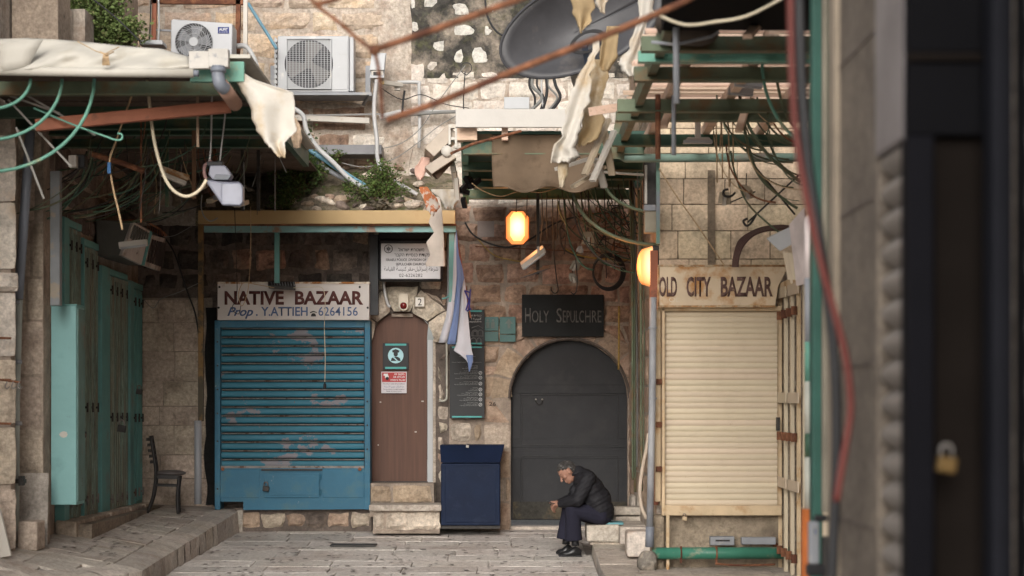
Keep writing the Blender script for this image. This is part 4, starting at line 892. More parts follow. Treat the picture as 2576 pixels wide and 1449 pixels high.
# folding gate
t = thing('folding_gate', 'cream collapsible metal gate with rusty hinges standing open beside the cream shutter', 'gate', (2.62, 18.4, -.1))
GX = 2.63
def gp(x, y): Yv = GX*F/(x-CX); return Vector((GX, Yv, px_z(y, Yv)))
xs_ = [1962, 1969, 1977, 1984, 1993, 2001, 2009, 2016]
for i, xv in enumerate(xs_):
    top = 735-(xv-1962)*.35; q = MB(); a = gp(xv, top); b = Vector((GX+(.03 if i%2 else 0), a.y, -.1)); a.x = b.x; q.bar(a, b, .035, .045); q.build('gate_bar', CREAM if i % 3 else CREAMR, t)
for yv, sl in ((740,-.3),(1000,.02),(1210,.30)):
    for xa_, xb_ in ((1962,1985),(1990,2017)):
        q = MB(); a = gp(xa_, yv+(xa_-1962)*sl); b = gp(xb_, yv+(xb_-1962)*sl); a.x = b.x = GX-.03; q.bar(a, b, .012, .10); q.build('cross_plate', CREAM, t)
for yv, sl in ((798,-.35),(1095,.12),(1376,.62)):
    for xv in (1962, 1973, 1984, 1996, 2010):
        q = MB(); a = gp(xv, yv+(xv-1962)*sl); a.x = GX-.045; q.cyl(a+Vector((0,0,.04)), a-Vector((0,0,.04)), .03, 7); q.build('hinge_knuckle', RUST, t)
q = MB(); a = gp(1972, 1068); q.box(GX-.07, GX-.04, a.y-.03, a.y+.06, a.z-.06, a.z+.07); q.build('lock_case', IRON, t)
q = MB(); q.bar(gp(1958, 728), gp(2022, 700), .06, .08); q.build('top_rail', CREAMR, t)
q = MB(); q.box(2.70, 2.9, 17.3, 18.0, -.2, 2.6); tag(q.build('cream_board', CREAM, origin=(2.8,17.6,-.2)), 'tall plain cream board edge right of the folding gate', 'board')
# white box lamp and louvred sign right of the signboard
Yl = 16.2
t = thing('louvred_light_box', 'white metal light box with a louvred side above the folding gate', 'light box', P(2000, 640, Yl))
q = MB(); q.hull8([P(1928,600,Yl), P(1985,572,Yl), P(2000,610,Yl), P(1962,632,Yl)], [P(1940,592,Yl+.5), P(1990,570,Yl+.5), P(2002,600,Yl+.5), P(1970,625,Yl+.5)]); q.build('flap', WHITE, t, bevel=.004)
q = MB(); q.hull8([P(1985,565,Yl-.1), P(2024,520,Yl-.3), P(2026,716,Yl-.3), P(2003,720,Yl-.1)], [P(1990,560,Yl+.4), P(2026,540,Yl+.4), P(2028,700,Yl+.4), P(2008,706,Yl+.4)]); q.build('box_body', mat('pinkish_white_metal', (.62,.54,.52), rough=.5, bump=0), t, bevel=.01)
for i in range(6):
    q = MB(); q.bar(P(1972+i*4.5, 636, Yl), P(1984+i*4.5, 704, Yl), .012, .03); q.build('louvre', CREAM, t)
q = MB(); q.bar(P(1972, 632, Yl+.02), P(1992, 712, Yl+.02), .02, .02); q.build('louvre_frame', CREAM, t)

# ================================================================ NEAR RIGHT FOREGROUND (out of focus)
t = thing('plastered_pier', 'blurred beige stone pier close to the camera with a pale metal box above it', 'pier', (1.5, 8, 0))
NP = mat('beige_pier_stone', (.145,.12,.098), var=.2, scale=3, col2=(.20,.165,.13), thr=.55, scale2=2, sharp=.12, bump=.5)
q = MB(); q.box(1.31, 1.7, 7.06, 8.0, -.3, 6); q.build('pier', NP, t, bevel=.02)
q = MB(); q.box(1.285, 1.40, 7.86, 8.02, -.3, 6); q.build('pale_edge', mat('beige_edge', (.26,.215,.165), bump=.1), t, bevel=.01)
q = MB(); q.box(1.30, 1.36, 6.55, 7.05, 2.34, 6); q.build('pale_box', mat('pale_grey_metal', (.22,.20,.20), rough=.5, bump=.05), t, bevel=.01)
for zc in (1.0, 1.6, 2.2, 2.8): q = MB(); q.box(1.306, 1.32, 7.1, 7.9, zc, zc+.012); q.build('joint', MORTD, t)
t = thing('ribbed_shutter_edge', 'blurred pale ribbed shutter edge beside the dark open door', 'shutter', (1.42, 6.8, 0))
RIBM = mat('pale_ribbed_metal', (.22,.195,.175), rough=.5, var=.1, bump=0)
z = -.2
while z < 2.33:
    q = MB(); zz = z
    q.grid(3, 5, lambda u, v: Vector((1.365-.05*math.sin(math.pi*v), 6.56+.46*u, zz+.106*v))); q.build('slat', RIBM, t, smooth=True); z += .107
q = MB(); q.box(1.37, 1.5, 6.55, 7.05, -.3, 2.4); q.build('back_sheet', IRON, t)
t = thing('dark_door', 'large dark steel door standing open across the right edge of the view', 'door', (1.6, 5.6, 0))
DK = mat('near_black_steel', (.004,.004,.005), rough=.8, spec=.05, var=.15, bump=.05); DKB = mat('dark_brown_panel', (.009,.007,.006), rough=.9, spec=.05, var=.15, bump=.05)  # dark steel taken blacker still, shade of the recess put into the colour
def nb_(x0, y0, x1, y1, Y, d, nm, m, bev=.006): q = MB(); q.pbox(x0, y0, x1, y1, Y, d); return q.build(nm, m, t, bevel=bev)
nb_(2283, -300, 2520, 132, 5.8, .06, 'transom_panel', DK); nb_(2283, 152, 2520, 340, 5.8, .06, 'transom_panel', DK)
nb_(2283, 132, 2520, 152, 5.78, .06, 'brown_rail', DKB); nb_(2350, 340, 2500, 3000, 5.85, .04, 'door_panel', DKB)
nb_(2283, 340, 2350, 3000, 5.75, .10, 'door_stile', mat('blue_black_steel', (.003,.003,.005), rough=.7, spec=.08, bump=0)); nb_(2497, -300, 2548, 3000, 5.6, .12, 'door_stile', mat('blue_grey_steel', (.008,.0085,.012), rough=.7, spec=.1, bump=0))
for k in range(22):
    z = -.2+k*.17; q = MB(); q.grid(2, 4, lambda u, v: Vector((1.385+.08*u, 5.3-.03*math.sin(math.pi*v), z+.165*v))); q.build('slat', mat('dark_ribbed_metal', (.05,.052,.055), rough=.4, bump=0), t, smooth=True)
q = MB(); q.box(1.38, 1.5, 5.33, 5.4, -.3, 4); q.build('back_sheet', DK, t)
padlock(2381, 1168, 5.7, .055, mat('dull_brass', (.10,.06,.018), rough=.5, metal=.4, bump=0), 'blurred brass padlock on the dark door at the right edge')
# street front recess behind, keeps the near building solid
q = MB(); q.box(1.62, 3, 5.9, 7.05, -.3, 6); q.build('recess_back', DK, t)
# poles and cables in front of the gate
t = thing('green_post', 'tall out-of-focus green steel post with a pale front strip on the right', 'post', (1.7, 10.6, 0))
q = MB(); q.pbox(2044, -400, 2070, 2200, 10.6, .12); q.build('post', mat('deep_green_paint', (.028,.095,.075), rough=.5, bump=.05), t, bevel=.01)
q = MB(); q.pbox(2070, -400, 2084, 1290, 10.55, .1); q.build('pale_strip', mat('olive_grey_strip', (.24,.215,.17), bump=.05), t, bevel=.004)
q = MB(); q.pbox(2084, -400, 2108, 640, 10.5, .12); q.build('green_flange', mat('dark_green_paint', (.022,.075,.04), rough=.5, bump=.05), t, bevel=.006)
t = thing('striped_pole', 'blurred round pole painted grey white and green standing at the gate', 'pole', (1.6, 11, 0))
for (ya, yb_, m) in ((545,700,mat('pinkish_white_metal',(.6,.5,.5))),(700,860,GREYP),(860,960,GREENL),(960,1090,PALEPIPE),(1090,1150,GREEN),(1150,1280,PALEPIPE)):
    q = MB(); q.cyl(P(2038, ya, 11.3), P(2038, yb_, 11.3), .033, 12); q.build('pole_section', m, t, smooth=True)
q = MB(); q.cyl(P(2036, 1280, 11.3), P(2032, 2200, 11.3), .045, 12); q.build('orange_sleeve', ORANGE, t, smooth=True)
cable('red_cable', 'thick blurred red cable hanging down the right side of the view', 'cable', [(1988,-120),(1990,100),(1996,260),(2008,380),(2030,500),(2062,650),(2098,780),(2128,900),(2140,1010),(2134,1080),(2122,1150),(2104,1262)], 6.7, .013, CABLER, n=8)
cable('black_cable', 'thick blurred black cable beside the red one', 'cable', [(2008,-120),(2014,120),(2020,250),(2034,420),(2052,540),(2076,700),(2096,860),(2104,1000),(2104,1200),(2094,1449),(2094,1700)], 7.3, .020, CABLEB, n=8)
cable('black_cable', 'second black cable hugging the green post on the right', 'cable', [(2098,640),(2104,800),(2112,1000),(2108,1250),(2098,1449),(2096,1700)], 10.2, .04, CABLEB, n=8)
t = thing('tap_bracket', 'blurred dark metal bracket with a blue cap at the foot of the red cable', 'bracket', (1.6, 9.5, .5))
for (x0_, y0_, x1_, y1_, m) in ((2050,1296,2086,1312,BLACK),(2036,1312,2062,1420,GREYP),(2044,1325,2058,1350,mat('bright_blue_cap',(.03,.11,.40),bump=0)),(2030,1420,2080,1449,BLACK),(2070,1350,2100,1470,IRON)):
    q = MB(); q.pbox(x0_, y0_, x1_, y1_, 9.6, .06); q.build('bracket_plate', m, t, bevel=.01)

# ================================================================ RIGHT CANOPY
t = thing('slatted_canopy', 'canopy of green steel beams and raw pine boards over the cream shutter shop', 'canopy', (2, 16, 3.9))
CZ = 3.93
for (yv, hh, m) in ((110, 36, OLIVE), (142, 26, GREENL), (186, 34, OLIVE), (265, 30, OLIVE), (292, 22, OLIVE), (352, 27, GREEN)):
    Yb = (CZ-CAMZ)*F/(CY-yv); xl = 1615-(yv-100)*.24 if yv < 250 else 1555-(yv-250)*.14
    q = MB(); z = px_z(yv, Yb); hz = hh/F*Yb/2; q.box(px_x(xl, Yb), 2.94, Yb-.03, Yb+.03, z-hz, z+hz); q.build('beam', m, t, bevel=.004)
    q = MB(); q.box(px_x(xl, Yb), 2.94, Yb-.07, Yb+.03, z-hz-.012, z-hz); q.build('beam_flange', m, t)
q = MB(); q.tube([P(1556, 372, 19.0), P(1559, 390, 19.0), P(1572, 398, 19.0), P(2010, 396, 18.9)], .042, 10); q.build('green_tube', mat('pale_green_tube', (.16,.24,.20), rough=.5, col2=(.22,.2,.17), thr=.55, bump=.1), t, smooth=True)
yb0 = 13.4; k = 0
while yb0 < 17.8:
    wd = random.uniform(.13, .19)
    if not (15.85 < yb0 < 16.02):
        q = MB(); dz = random.uniform(0, .025); a = .98+random.uniform(-.06, .10); q.box(a, 2.94, yb0, yb0+wd*.54, CZ+.17+dz, CZ+.19+dz, rot=Matrix.Rotation(R(24), 3, 'X')); q.build('roof_board', PINEW, t)
    yb0 += wd; k += 1
for (xv, ya, yb_) in ((1.25, 13.4, 19), (1.75, 13.4, 19), (2.25, 13.4, 19), (2.75, 13.4, 19)):
    q = MB(); q.box(xv, xv+.07, ya, yb_, CZ+.06, CZ+.135); q.build('rafter', PINEW, t)
for (xa, ya, xb, yb_) in ((1880,62,1935,40),(1668,290,1700,245),(1858,300,1890,240)):
    Yv = (CZ+.05-CAMZ)*F/(CY-(ya+yb_)/2); q = MB(); q.bar(P(xa, ya+30, Yv-.3), P(xb, yb_-10, Yv+.4), .06, .03); q.build('brace_board', PINEW, t)
q = MB(); q.box(.98, 2.94, 11.4, 12.9, 3.93, 4.3); q.build('dark_fascia', DK, t)
q = MB(); q.hull8([P(1555,262,18.8), P(1572,262,18.8), P(1562,400,18.8), P(1530,400,18.8)], [P(1562,262,18.95), P(1580,262,18.95), P(1570,400,18.95), P(1538,400,18.95)]); q.build('edge_plate', OLIVE, t)
q = MB(); q.box(1.0, 1.06, 12.9, 18.9, CZ-.02, CZ+.12); q.build('edge_rail', OLIVE, t)
# lamps under it
def tube_lamp(x0, y0, x1, y1, Y, label, m=WHITE, h=.03):
    t = thing('strip_light', label, 'strip light', P((x0+x1)/2, y0, Y)); q = MB(); q.bar(P(x0, y0, Y), P(x1, y1, Y), .05, h*2); q.build('lamp_housing', m, t, bevel=.004)
    q = MB(); q.tube([P(x0+4, y0+7, Y-.02), P(x1-4, y1+7, Y-.02)], .013, 8); q.build('tube', WHITE, t, smooth=True); return t
tube_lamp(1868, 178, 1945, 183, 15.0, 'upper white strip light under the green beams near the red cable')
tube_lamp(1848, 207, 1918, 214, 15.4, 'middle white strip light under the green beams near the red cable')
tube_lamp(1832, 228, 1895, 233, 15.8, 'lowest thin white strip light under the green beams near the red cable')
t = thing('hanging_lamp', 'white trapezoid lamp hanging on a short stem below the pine boards', 'lamp', P(1755, 358, 17.6))
q = MB(); q.pprism([(1719,358),(1794,358),(1784,345),(1730,345)], 17.6, .12); q.build('lamp_shade', OFFW, t, bevel=.006); q = MB(); q.pbox(1749, 305, 1763, 346, 17.64, .04); q.build('stem', OFFW, t, bevel=.003)
q = MB(); q.pbox(1720, 352, 1792, 360, 17.58, .03); q.build('tube', WHITE, t)
# dark dish-like pan near the top
t = thing('dark_pan', 'dark oval metal pan hanging upside down at the top right under the boards', 'pan', P(1730, 80, 13.2))
q = MB(); q.sphere(P(1728, 72, 13.2), 1, 20, 9, (.22, .25, .105), Matrix.Rotation(R(12), 3, 'Y')); q.build('pan_shell', mat('dark_brown_metal', (.06,.045,.035), bump=.1), t, smooth=True)
q = MB(); q.tube([P(1640,106,13.1), P(1700,112,13.0), P(1790,92,13.0), P(1806,82,13.1)], .012, 6); q.build('pan_rim', GREYP, t)
# ================================================================ MIDDLE CANOPY
t = thing('green_slat_canopy', 'canopy with a whitewashed fascia and green steel slats in front of the arched passage', 'canopy', (.2, 20, 4))
q = MB(); q.pbox(1146, 274, 1500, 320, 18.7, .05); q.build('whitewashed_fascia', mat('whitewashed_board', (.48,.46,.43), rough=.8, var=.05, col2=(.50,.38,.28), thr=.68, scale2=6, sharp=.04, bump=.15), t, bevel=.005)
for xv in (1150, 1262): q = MB(); q.pbox(xv, 320, xv+(50 if xv < 1200 else 16), 352, 18.85, .2); q.build('timber_end', PINEW, t, bevel=.003)
for (yv, h_) in ((372, 30), (418, 20), (440, 20), (462, 17), (488, 22)):
    Yb = (3.98-CAMZ)*F/(CY-yv); z = 3.98; hz = h_/F*Yb/2; q = MB(); q.box(px_x(1165, Yb), px_x(1620, Yb), Yb-.03, Yb+.03, z-hz, z+hz); q.build('slat_beam', GREEN, t, bevel=.004)
    q = MB(); q.box(px_x(1165, Yb), px_x(1620, Yb), Yb-.06, Yb+.04, z-hz-.012, z-hz); q.build('beam_flange', OLIVE, t)
q = MB(); q.box(px_x(1165, 18.7), 1.35, 18.9, 23.7, 4.10, 4.13); q.build('roof_sheet', mat('dark_green_sheet', (.02,.06,.045), rough=.6, bump=.1), t)
q = MB(); q.bar(P(1168, 330, 18.9), P(1172, 500, 22.9), .07, .12); q.build('side_beam', GREENL, t)
q = MB(); q.tube([P(1135,386,17.9), P(1190,362,18.2), P(1310,330,18.6)], .014, 7); q.build('rust_stay', RUST, t)
q = MB(); Yc = 18.95
q = ribbon([(330,1238,1500),(380,1237,1504),(430,1238,1506),(466,1240,1506),(477,1242,1505)], Yc, 40, 16, .035, 16, 1, seed=7)
q.v = [(x, y, z-.03*math.sin(x*13)*(1 if z < px_z(455, Yc) else 0)) for x, y, z in q.v]
tag(q.build('canvas_valance', BROWNC, smooth=True, solid=.006, origin=P(1370,330,Yc)), 'wavy brown canvas valance hanging below the whitewashed fascia', 'awning cloth')
# ================================================================ LEFT CANOPY
t = thing('green_steel_canopy', 'deep dark canopy on green steel beams covering the teal doors', 'canopy', (-3.4, 18.8, 4.15))
for (yv, h_, m) in ((222, 32, OLIVE), (282, 26, GREEN), (312, 24, GREEN), (330, 18, GREEN), (360, 20, GREEN)):
    Yb = (4.10-CAMZ)*F/(CY-yv); hz = h_/F*Yb/2; q = MB(); q.box(-4.6, -2.28, Yb-.03, Yb+.03, 4.10-hz, 4.10+hz); q.build('beam', m, t, bevel=.004)
    q = MB(); q.box(-4.6, -2.28, Yb-.07, Yb+.03, 4.09-hz, 4.10-hz); q.build('beam_flange', m, t)
for i in range(9):
    ya = 16.1+i*.88; q = MB(); q.box(-4.6, -2.30+random.uniform(-.02,.02), ya, ya+.86, 4.24+(i%2)*.012, 4.262+(i%2)*.012); q.build('roof_panel', mat('dark_roof_board', (.09,.065,.05), var=.3, bump=.3), t)
q = MB(); q.bar((-2.26, 16.0, 4.18), (-2.26, 21.6, 4.2), .06, .16); q.build('edge_beam', GREEN, t)
q = MB(); q.bar((-2.24, 16.1, 4.34), (-2.24, 21.4, 4.30), .20, .03); q.build('edge_tarp_cover', TARP, t)
q = MB(); q.bar(P(480,182,15.9), P(615,182,15.9), .08, .16); q.build('front_beam', GREENL, t)
# rolled tarpaulin
Yt = 15.7
t = thing('rolled_tarpaulin', 'cream tarpaulin folded over the front of the left canopy and tied with rope', 'tarpaulin', P(230, 190, Yt))
def tf(u, v):
    x = -30+505*u; top = 100+8*u+(14*math.sin(u*2.4)*u if u > .2 else 0)-6*math.sin(u*5)+(20*max(0, u-.86)/.14)
    y = top+(176-top)*v; return P(x, y, Yt+.18-.20*math.sin(v*1.5)-.03*math.sin(u*11+v*6)-.05*N(u*6, v*2.4)-.02*math.sin((u*3+v)*9))
q = MB(); q.grid(60, 14, tf); q.build('folded_cloth', TARP, t, smooth=True, solid=.01)
q = MB(); q.grid(3, 3, lambda u, v: P(-20+130*u-40*u*v, 112+72*v-14*u, Yt-.06-.03*math.sin(u*3))); q.build('cloth_flap', TARP, t, smooth=True, solid=.008)
q = MB(); q.tube([P(-30, 178, Yt-.05), P(240, 182, Yt-.05), P(487, 184, Yt-.05)], .037, 14); q.build('cloth_roll', TARP, t, smooth=True)
q = MB(); q.cyl(P(484,184,Yt-.05), P(500,185,Yt-.05), .026, 12); q.build('roller_end', BLUGR, t, smooth=True)
q = MB(); 
for i in range(5): q.tube([P(262+i*2.4, 134, Yt-.13), P(260+i*3, 146, Yt-.16), P(259+i*4, 164, Yt-.13)], .007, 5)
q.tube([P(252,130,Yt-.10), P(268,138,Yt-.17), P(286,130,Yt-.10)], .006, 5); q.build('rope_knot', ROPE, t)
q = MB(); q.tube([P(195,104,Yt-.02), P(240,128,Yt-.12), P(262,136,Yt-.14), P(300,118,Yt-.10)], .004, 4); q.build('rope', ROPE, t)
t = thing('bracket_plate', 'white chipped metal bracket plates at the corner of the left canopy', 'bracket', P(540, 165, 15.7))
q = MB(); q.pbox(475, 128, 528, 172, 15.68, .06); q.build('plate', mat('chipped_white_metal', (.42,.40,.37), col2=(.22,.23,.25), thr=.58, scale2=7, sharp=.03, bump=.1), t, bevel=.004)
q = MB(); q.pbox(524, 122, 574, 168, 15.6, .10); q.build('plate', mat('chipped_white_metal', (.42,.4,.37)), t, bevel=.005)
t = thing('drain_elbow', 'grey plastic pipe elbow leading into a bare clay coloured pipe under the canopy corner', 'pipe', P(560, 200, 15.6))
q = MB(); q.tube(spline(pline([(549,166,15.5),(549,192,15.5),(554,212,15.5),(566,224,15.55)], 15.5)), .052, 14); q.build('elbow', BLUGR, t, smooth=True)
q = MB(); q.cyl(P(549,170,15.5), P(549,182,15.5), .062, 14); q.build('collar', BLUGR, t, smooth=True)
q = MB(); q.cyl(P(558,214,15.55), P(592,262,16.1), .058, 14); q.build('clay_pipe', mat('clay_pipe', (.36,.22,.165), bump=.1), t, smooth=True)
t = thing('awning_tube', 'red oxide painted steel tube crossing under the left canopy', 'tube', P(350, 290, 16.3))
q = MB(); q.bar(P(90, 316, 16.3), P(580, 268, 16.5), .075, .10); q.build('tube', RUSTP, t, bevel=.006)
# ================================================================ TORN CLOTHS
def torn(name, label, rows, Y, amp=.05, fr=9, jag=5, seed=0, m=TORN, nx=14, ny=60, solid=.008):
    q = ribbon(rows, Y, nx, ny, amp, fr, seed, jag, seed); c = P(rows[0][1], rows[0][0], Y)
    return tag(q.build(name, m, smooth=True, solid=solid, origin=c), label, 'torn cloth')
YEL = mat('yellowed_cloth', (.34,.25,.14), col2=(.45,.38,.28), thr=.55, bump=.1)
torn('torn_awning_cloth', 'long torn white awning cloth twisting down in front of the satellite dish edge', [(96,1486,1500),(150,1478,1502),(200,1452,1494),(243,1431,1478),(302,1424,1468),(347,1407,1462),(372,1398,1440),(392,1386,1452),(408,1392,1430)], 17.0, .07, 8, 7, 3)
torn('torn_awning_cloth', 'frayed tan tip hanging below the long torn white cloth', [(385,1400,1442),(410,1402,1436),(440,1406,1424),(470,1409,1413)], 17.1, .03, 6, 5, 43, m=YEL)
torn('torn_awning_cloth', 'tan backing strip right behind the long torn white cloth', [(150,1486,1520),(200,1482,1526),(260,1474,1520),(320,1466,1512),(350,1450,1500),(366,1455,1475)], 17.3, .05, 7, 5, 47, m=YEL)
torn('torn_awning_cloth', 'short torn strip with a white tip at the top edge over the dish', [(-20,1432,1496),(20,1440,1490),(50,1450,1478),(68,1458,1472),(82,1460,1467)], 15.4, .05, 6, 6, 8, m=YEL)
torn('torn_awning_cloth', 'narrow white strip beside the short tan one at the top edge', [(-20,1494,1532),(14,1500,1528),(34,1506,1518)], 15.6, .04, 6, 5, 9)
torn('torn_awning_cloth', 'torn white strip with a forked end under the top right boards', [(-20,1606,1650),(40,1606,1634),(90,1592,1618),(130,1580,1608),(160,1556,1612),(178,1562,1606),(192,1580,1604)], 15.8, .06, 7, 5, 13)
torn('torn_awning_cloth', 'yellowed torn cloth bunched behind the rusty rod near the dish', [(66,1530,1560),(100,1512,1556),(140,1504,1552),(166,1508,1540),(178,1516,1530)], 16.4, .06, 6, 4, 17, m=YEL)
torn('torn_canopy_cloth', 'torn cream cloth with a serrated edge drooping from the right corner of the left canopy', [(168,572,596),(200,590,640),(232,610,732),(262,628,738),(292,634,742),(330,646,748),(358,668,716),(380,690,716),(396,706,715)], 15.9, .07, 6, 4, 21)
torn('torn_canopy_cloth', 'brown rolled end of torn cloth beside the serrated cloth', [(280,716,732),(310,724,752),(345,732,760),(372,740,756)], 17.0, .05, 4, 2, 25, m=mat('tan_cloth', (.42,.31,.22), bump=.3))
q = ribbon([(495,1084,1106),(530,1088,1112),(560,1078,1114),(585,1092,1116),(610,1072,1117),(640,1082,1118),(662,1070,1119),(670,1072,1119)], 22.2, 8, 60, .02, 3, 0, 0, 5)
tag(q.build('scalloped_valance', mat('grey_cream_cloth', (.46,.40,.35), bump=.1), smooth=True, solid=.005, origin=P(1095,495,22.2)), 'pale scalloped strip of awning valance hanging in front of the police sign', 'awning cloth')
torn('orange_cloth_scrap', 'frayed orange and white scrap of cloth at the end of the ochre beam', [(470,1052,1078),(500,1062,1100),(520,1076,1104),(540,1080,1092)], 21.5, .04, 5, 6, 31, m=mat('orange_scrap', (.50,.17,.07), col2=(.55,.48,.42), thr=.52, scale2=12, sharp=.03))
torn('white_cloth_scrap', 'crumpled white scrap of plastic beside the orange one over the ochre beam', [(476,1096,1140),(498,1100,1152),(522,1116,1150)], 21.8, .06, 9, 8, 33)
torn('pink_cloth_scrap', 'faded pinkish cloth scrap hanging left of the broken awning cassette', [(395,1060,1086),(420,1044,1080),(440,1046,1066),(452,1052,1060)], 20.6, .04, 5, 3, 37, m=mat('pinkish_scrap', (.50,.32,.26), bump=.2))
# broken awning cassette
Yk = 20.3
t = thing('broken_awning_cassette', 'broken beige awning cassette with open end profile over the ochre beam end', 'awning', P(1110, 380, Yk))
q = MB(); q.hull8([P(1068,372,Yk), P(1092,394,Yk), P(1150,338,Yk), P(1128,312,Yk)], [P(1066,396,Yk+.5), P(1088,412,Yk+.5), P(1152,356,Yk+.5), P(1128,330,Yk+.5)]); q.build('cassette_shell', mat('beige_profile', (.36,.30,.24), rough=.4, bump=.05), t, bevel=.006)
q = MB(); q.hull8([P(1068,420,Yk-.1), P(1086,438,Yk-.1), P(1148,396,Yk-.1), P(1130,378,Yk-.1)], [P(1068,430,Yk+.4), P(1086,446,Yk+.4), P(1148,404,Yk+.4), P(1130,388,Yk+.4)]); q.build('lower_profile', mat('beige_profile', (.36,.30,.24)), t, bevel=.006)
q = MB(); q.sphere(P(1124,380,Yk-.12), .06, 14, 9, (1,.5,1)); q.build('round_cap', OFFW, t, smooth=True)
for (x0_, y0_, x1_, y1_) in ((1128,312,1150,322),(1128,322,1134,364),(1144,322,1150,372),(1134,345,1146,352)): q = MB(); q.pbox(x0_, y0_, x1_, y1_, Yk-.08, .08); q.build('end_profile', OFFW, t, bevel=.004)
q = MB(); q.bar(P(1090,440,Yk), P(1130,396,Yk+.1), .05, .12); q.build('brown_flap', mat('brown_flap', (.10,.065,.045), bump=.1), t)
for i in range(4): q = MB(); q.bar(P(1136+i*4, 400+i*16, Yk+.2), P(1146+i*2, 460+i*14, Yk+.3), .04, .05); q.build('hanging_slat', OFFW if i % 2 else MATS['beige_profile'], t)
t = thing('black_clamp', 'black broken clamp hanging under the green slats beside the cassette', 'clamp', P(1180, 470, 20.8))
for a_, b_ in (((1160,480),(1186,450)),((1172,446),(1184,472)),((1184,470),(1206,452)),((1150,476),(1178,486)),((1165,500),(1170,520))): q = MB(); q.bar(P(*a_, 20.8), P(*b_, 20.9), .05, .05); q.build('clamp_arm', BLACK, t)
# bundle of broken slats beside the long cloth
for i, (a_, b_) in enumerate((((1470,440),(1530,300)),((1490,455),(1545,330)),((1440,470),(1520,420)),((1500,400),(1520,470)),((1520,330),(1540,440)),((1400,425),(1480,400)))):
    q = MB(); q.bar(P(*a_, 17.3+i*.05), P(*b_, 17.5+i*.05), .06, .03); tag(q.build('broken_lath', OFFW if i % 2 else mat('aged_slat', (.45,.37,.27)), origin=P(*a_, 17.3)), ('aged tan slat leaning highest beside the long torn cloth','pale slat second in the broken bundle by the torn cloth','tan slat lying lowest across the canvas valance','pale short slat hanging steeply at the foot of the broken bundle','tan upright slat at the right side of the broken bundle','pale slat stuck out behind the torn cloth tip')[i], 'slat', 'broken slats beside the torn cloth')
q = MB(); q.bar(P(1490,280,16.6), P(1610,262,16.9), .10, .07); tag(q.build('timber_bracket', PINEW, origin=P(1490,280,16.6)), 'pale timber sticking out between the torn cloth and green beams', 'timber')

# ================================================================ AIR CONDITIONERS, DISH, UPPER WALL CLUTTER
# AC with wire fan guard
Ya = 21.2
t = thing('air_conditioner', 'white outdoor air conditioner with a spiral round fan guard behind the left canopy', 'air conditioner', P(508, 150, Ya))
q = MB(); q.pprism([(429,170),(583,170),(585,60),(575,58),(436,48),(430,50)], Ya, .34); q.build('casing', mat('light_grey_casing', (.42,.43,.45), rough=.4, var=.04, bump=0), t, bevel=.012, weld=True)
cx, cy, r_ = 488, 106, 47
c = P(cx, cy, Ya); rr = r_/F*Ya
q = MB(); q.cyl((c.x, Ya-.004, c.z), (c.x, Ya-.001, c.z), rr, 36); q.build('fan_opening', BLACK, t)
q = MB()
for k in range(5):
    a = k*2*math.pi/5; q.add([(c.x+.03*math.cos(a-.5), Ya-.006, c.z+.03*math.sin(a-.5)), (c.x+rr*.95*math.cos(a-.25), Ya-.01, c.z+rr*.95*math.sin(a-.25)), (c.x+rr*.9*math.cos(a+.5), Ya-.006, c.z+rr*.9*math.sin(a+.5)), (c.x+.03*math.cos(a+.6), Ya-.006, c.z+.03*math.sin(a+.6))], [(0,1,2,3)])
q.build('fan', GREYP, t, solid=.003)
q = MB()
for k in range(36):
    a = k*2*math.pi/36; q.tube([(c.x+rr*s_*math.cos(a+s_*1.0), Ya-.022, c.z+rr*s_*math.sin(a+s_*1.0)) for s_ in (.18,.4,.6,.8,1)], .0028, 4, caps=False)
for s_ in (.45, .72, 1): q.tube([(c.x+rr*s_*math.cos(a), Ya-.02, c.z+rr*s_*math.sin(a)) for a in [i*math.pi/18 for i in range(37)]], .0035, 4, caps=False)
q.build('fan_guard', WHITE, t)
q = MB(); q.cyl((c.x, Ya-.03, c.z), (c.x, Ya-.01, c.z), rr*.24, 20); q.build('guard_hub', WHITE, t)
q = MB(); q.pbox(548, 68, 576, 84, Ya-.006, .006); q.build('label', mat('navy_label', (.03,.04,.17), bump=0), t)
text('AUFIT', 551, 573, 77, 6.5, Ya-.008, INKW, t, depth=0, bold=.03); text('DC INVERTER', 551, 573, 82, 2.5, Ya-.008, INKW, t, depth=0)
# AC on the wall
Ya = 23.45
t = thing('air_conditioner', 'white air conditioner with square grille mounted on the wall brackets', 'air conditioner', P(795, 240, Ya))
q = MB(); q.pbox(698, 90, 878, 232, Ya, .32); q.build('casing', WHITE, t, bevel=.014)
q = MB(); q.pbox(879, 92, 890, 230, Ya+.03, .28); q.build('service_cover', WHITE, t, bevel=.01)
q = MB(); q.pbox(836, 100, 874, 225, Ya-.006, .008); q.build('front_panel', WHITE, t, bevel=.003)
cx, cy, r_ = 777, 161, 61; c = P(cx, cy, Ya); rr = r_/F*Ya
q = MB(); q.cyl((c.x, Ya-.006, c.z), (c.x, Ya-.002, c.z), rr, 40); q.build('fan_opening', mat('dark_fan_well', (.05,.05,.055), bump=0), t)
q = MB()
for k in range(3):
    a = k*2*math.pi/3+.9; pts_ = [(c.x+.03*math.cos(a), Ya-.009, c.z+.03*math.sin(a))]+[(c.x+rr*.93*math.cos(a+j*.14), Ya-.009, c.z+rr*.93*math.sin(a+j*.14)) for j in range(7)]+[(c.x+.05*math.cos(a+1.4), Ya-.009, c.z+.05*math.sin(a+1.4))]
    q.add(pts_, [tuple(range(len(pts_)))])
q.cyl((c.x, Ya-.014, c.z), (c.x, Ya-.008, c.z), .055, 16); q.build('fan', mat('fan_grey', (.17,.165,.16), bump=0), t, solid=.003)
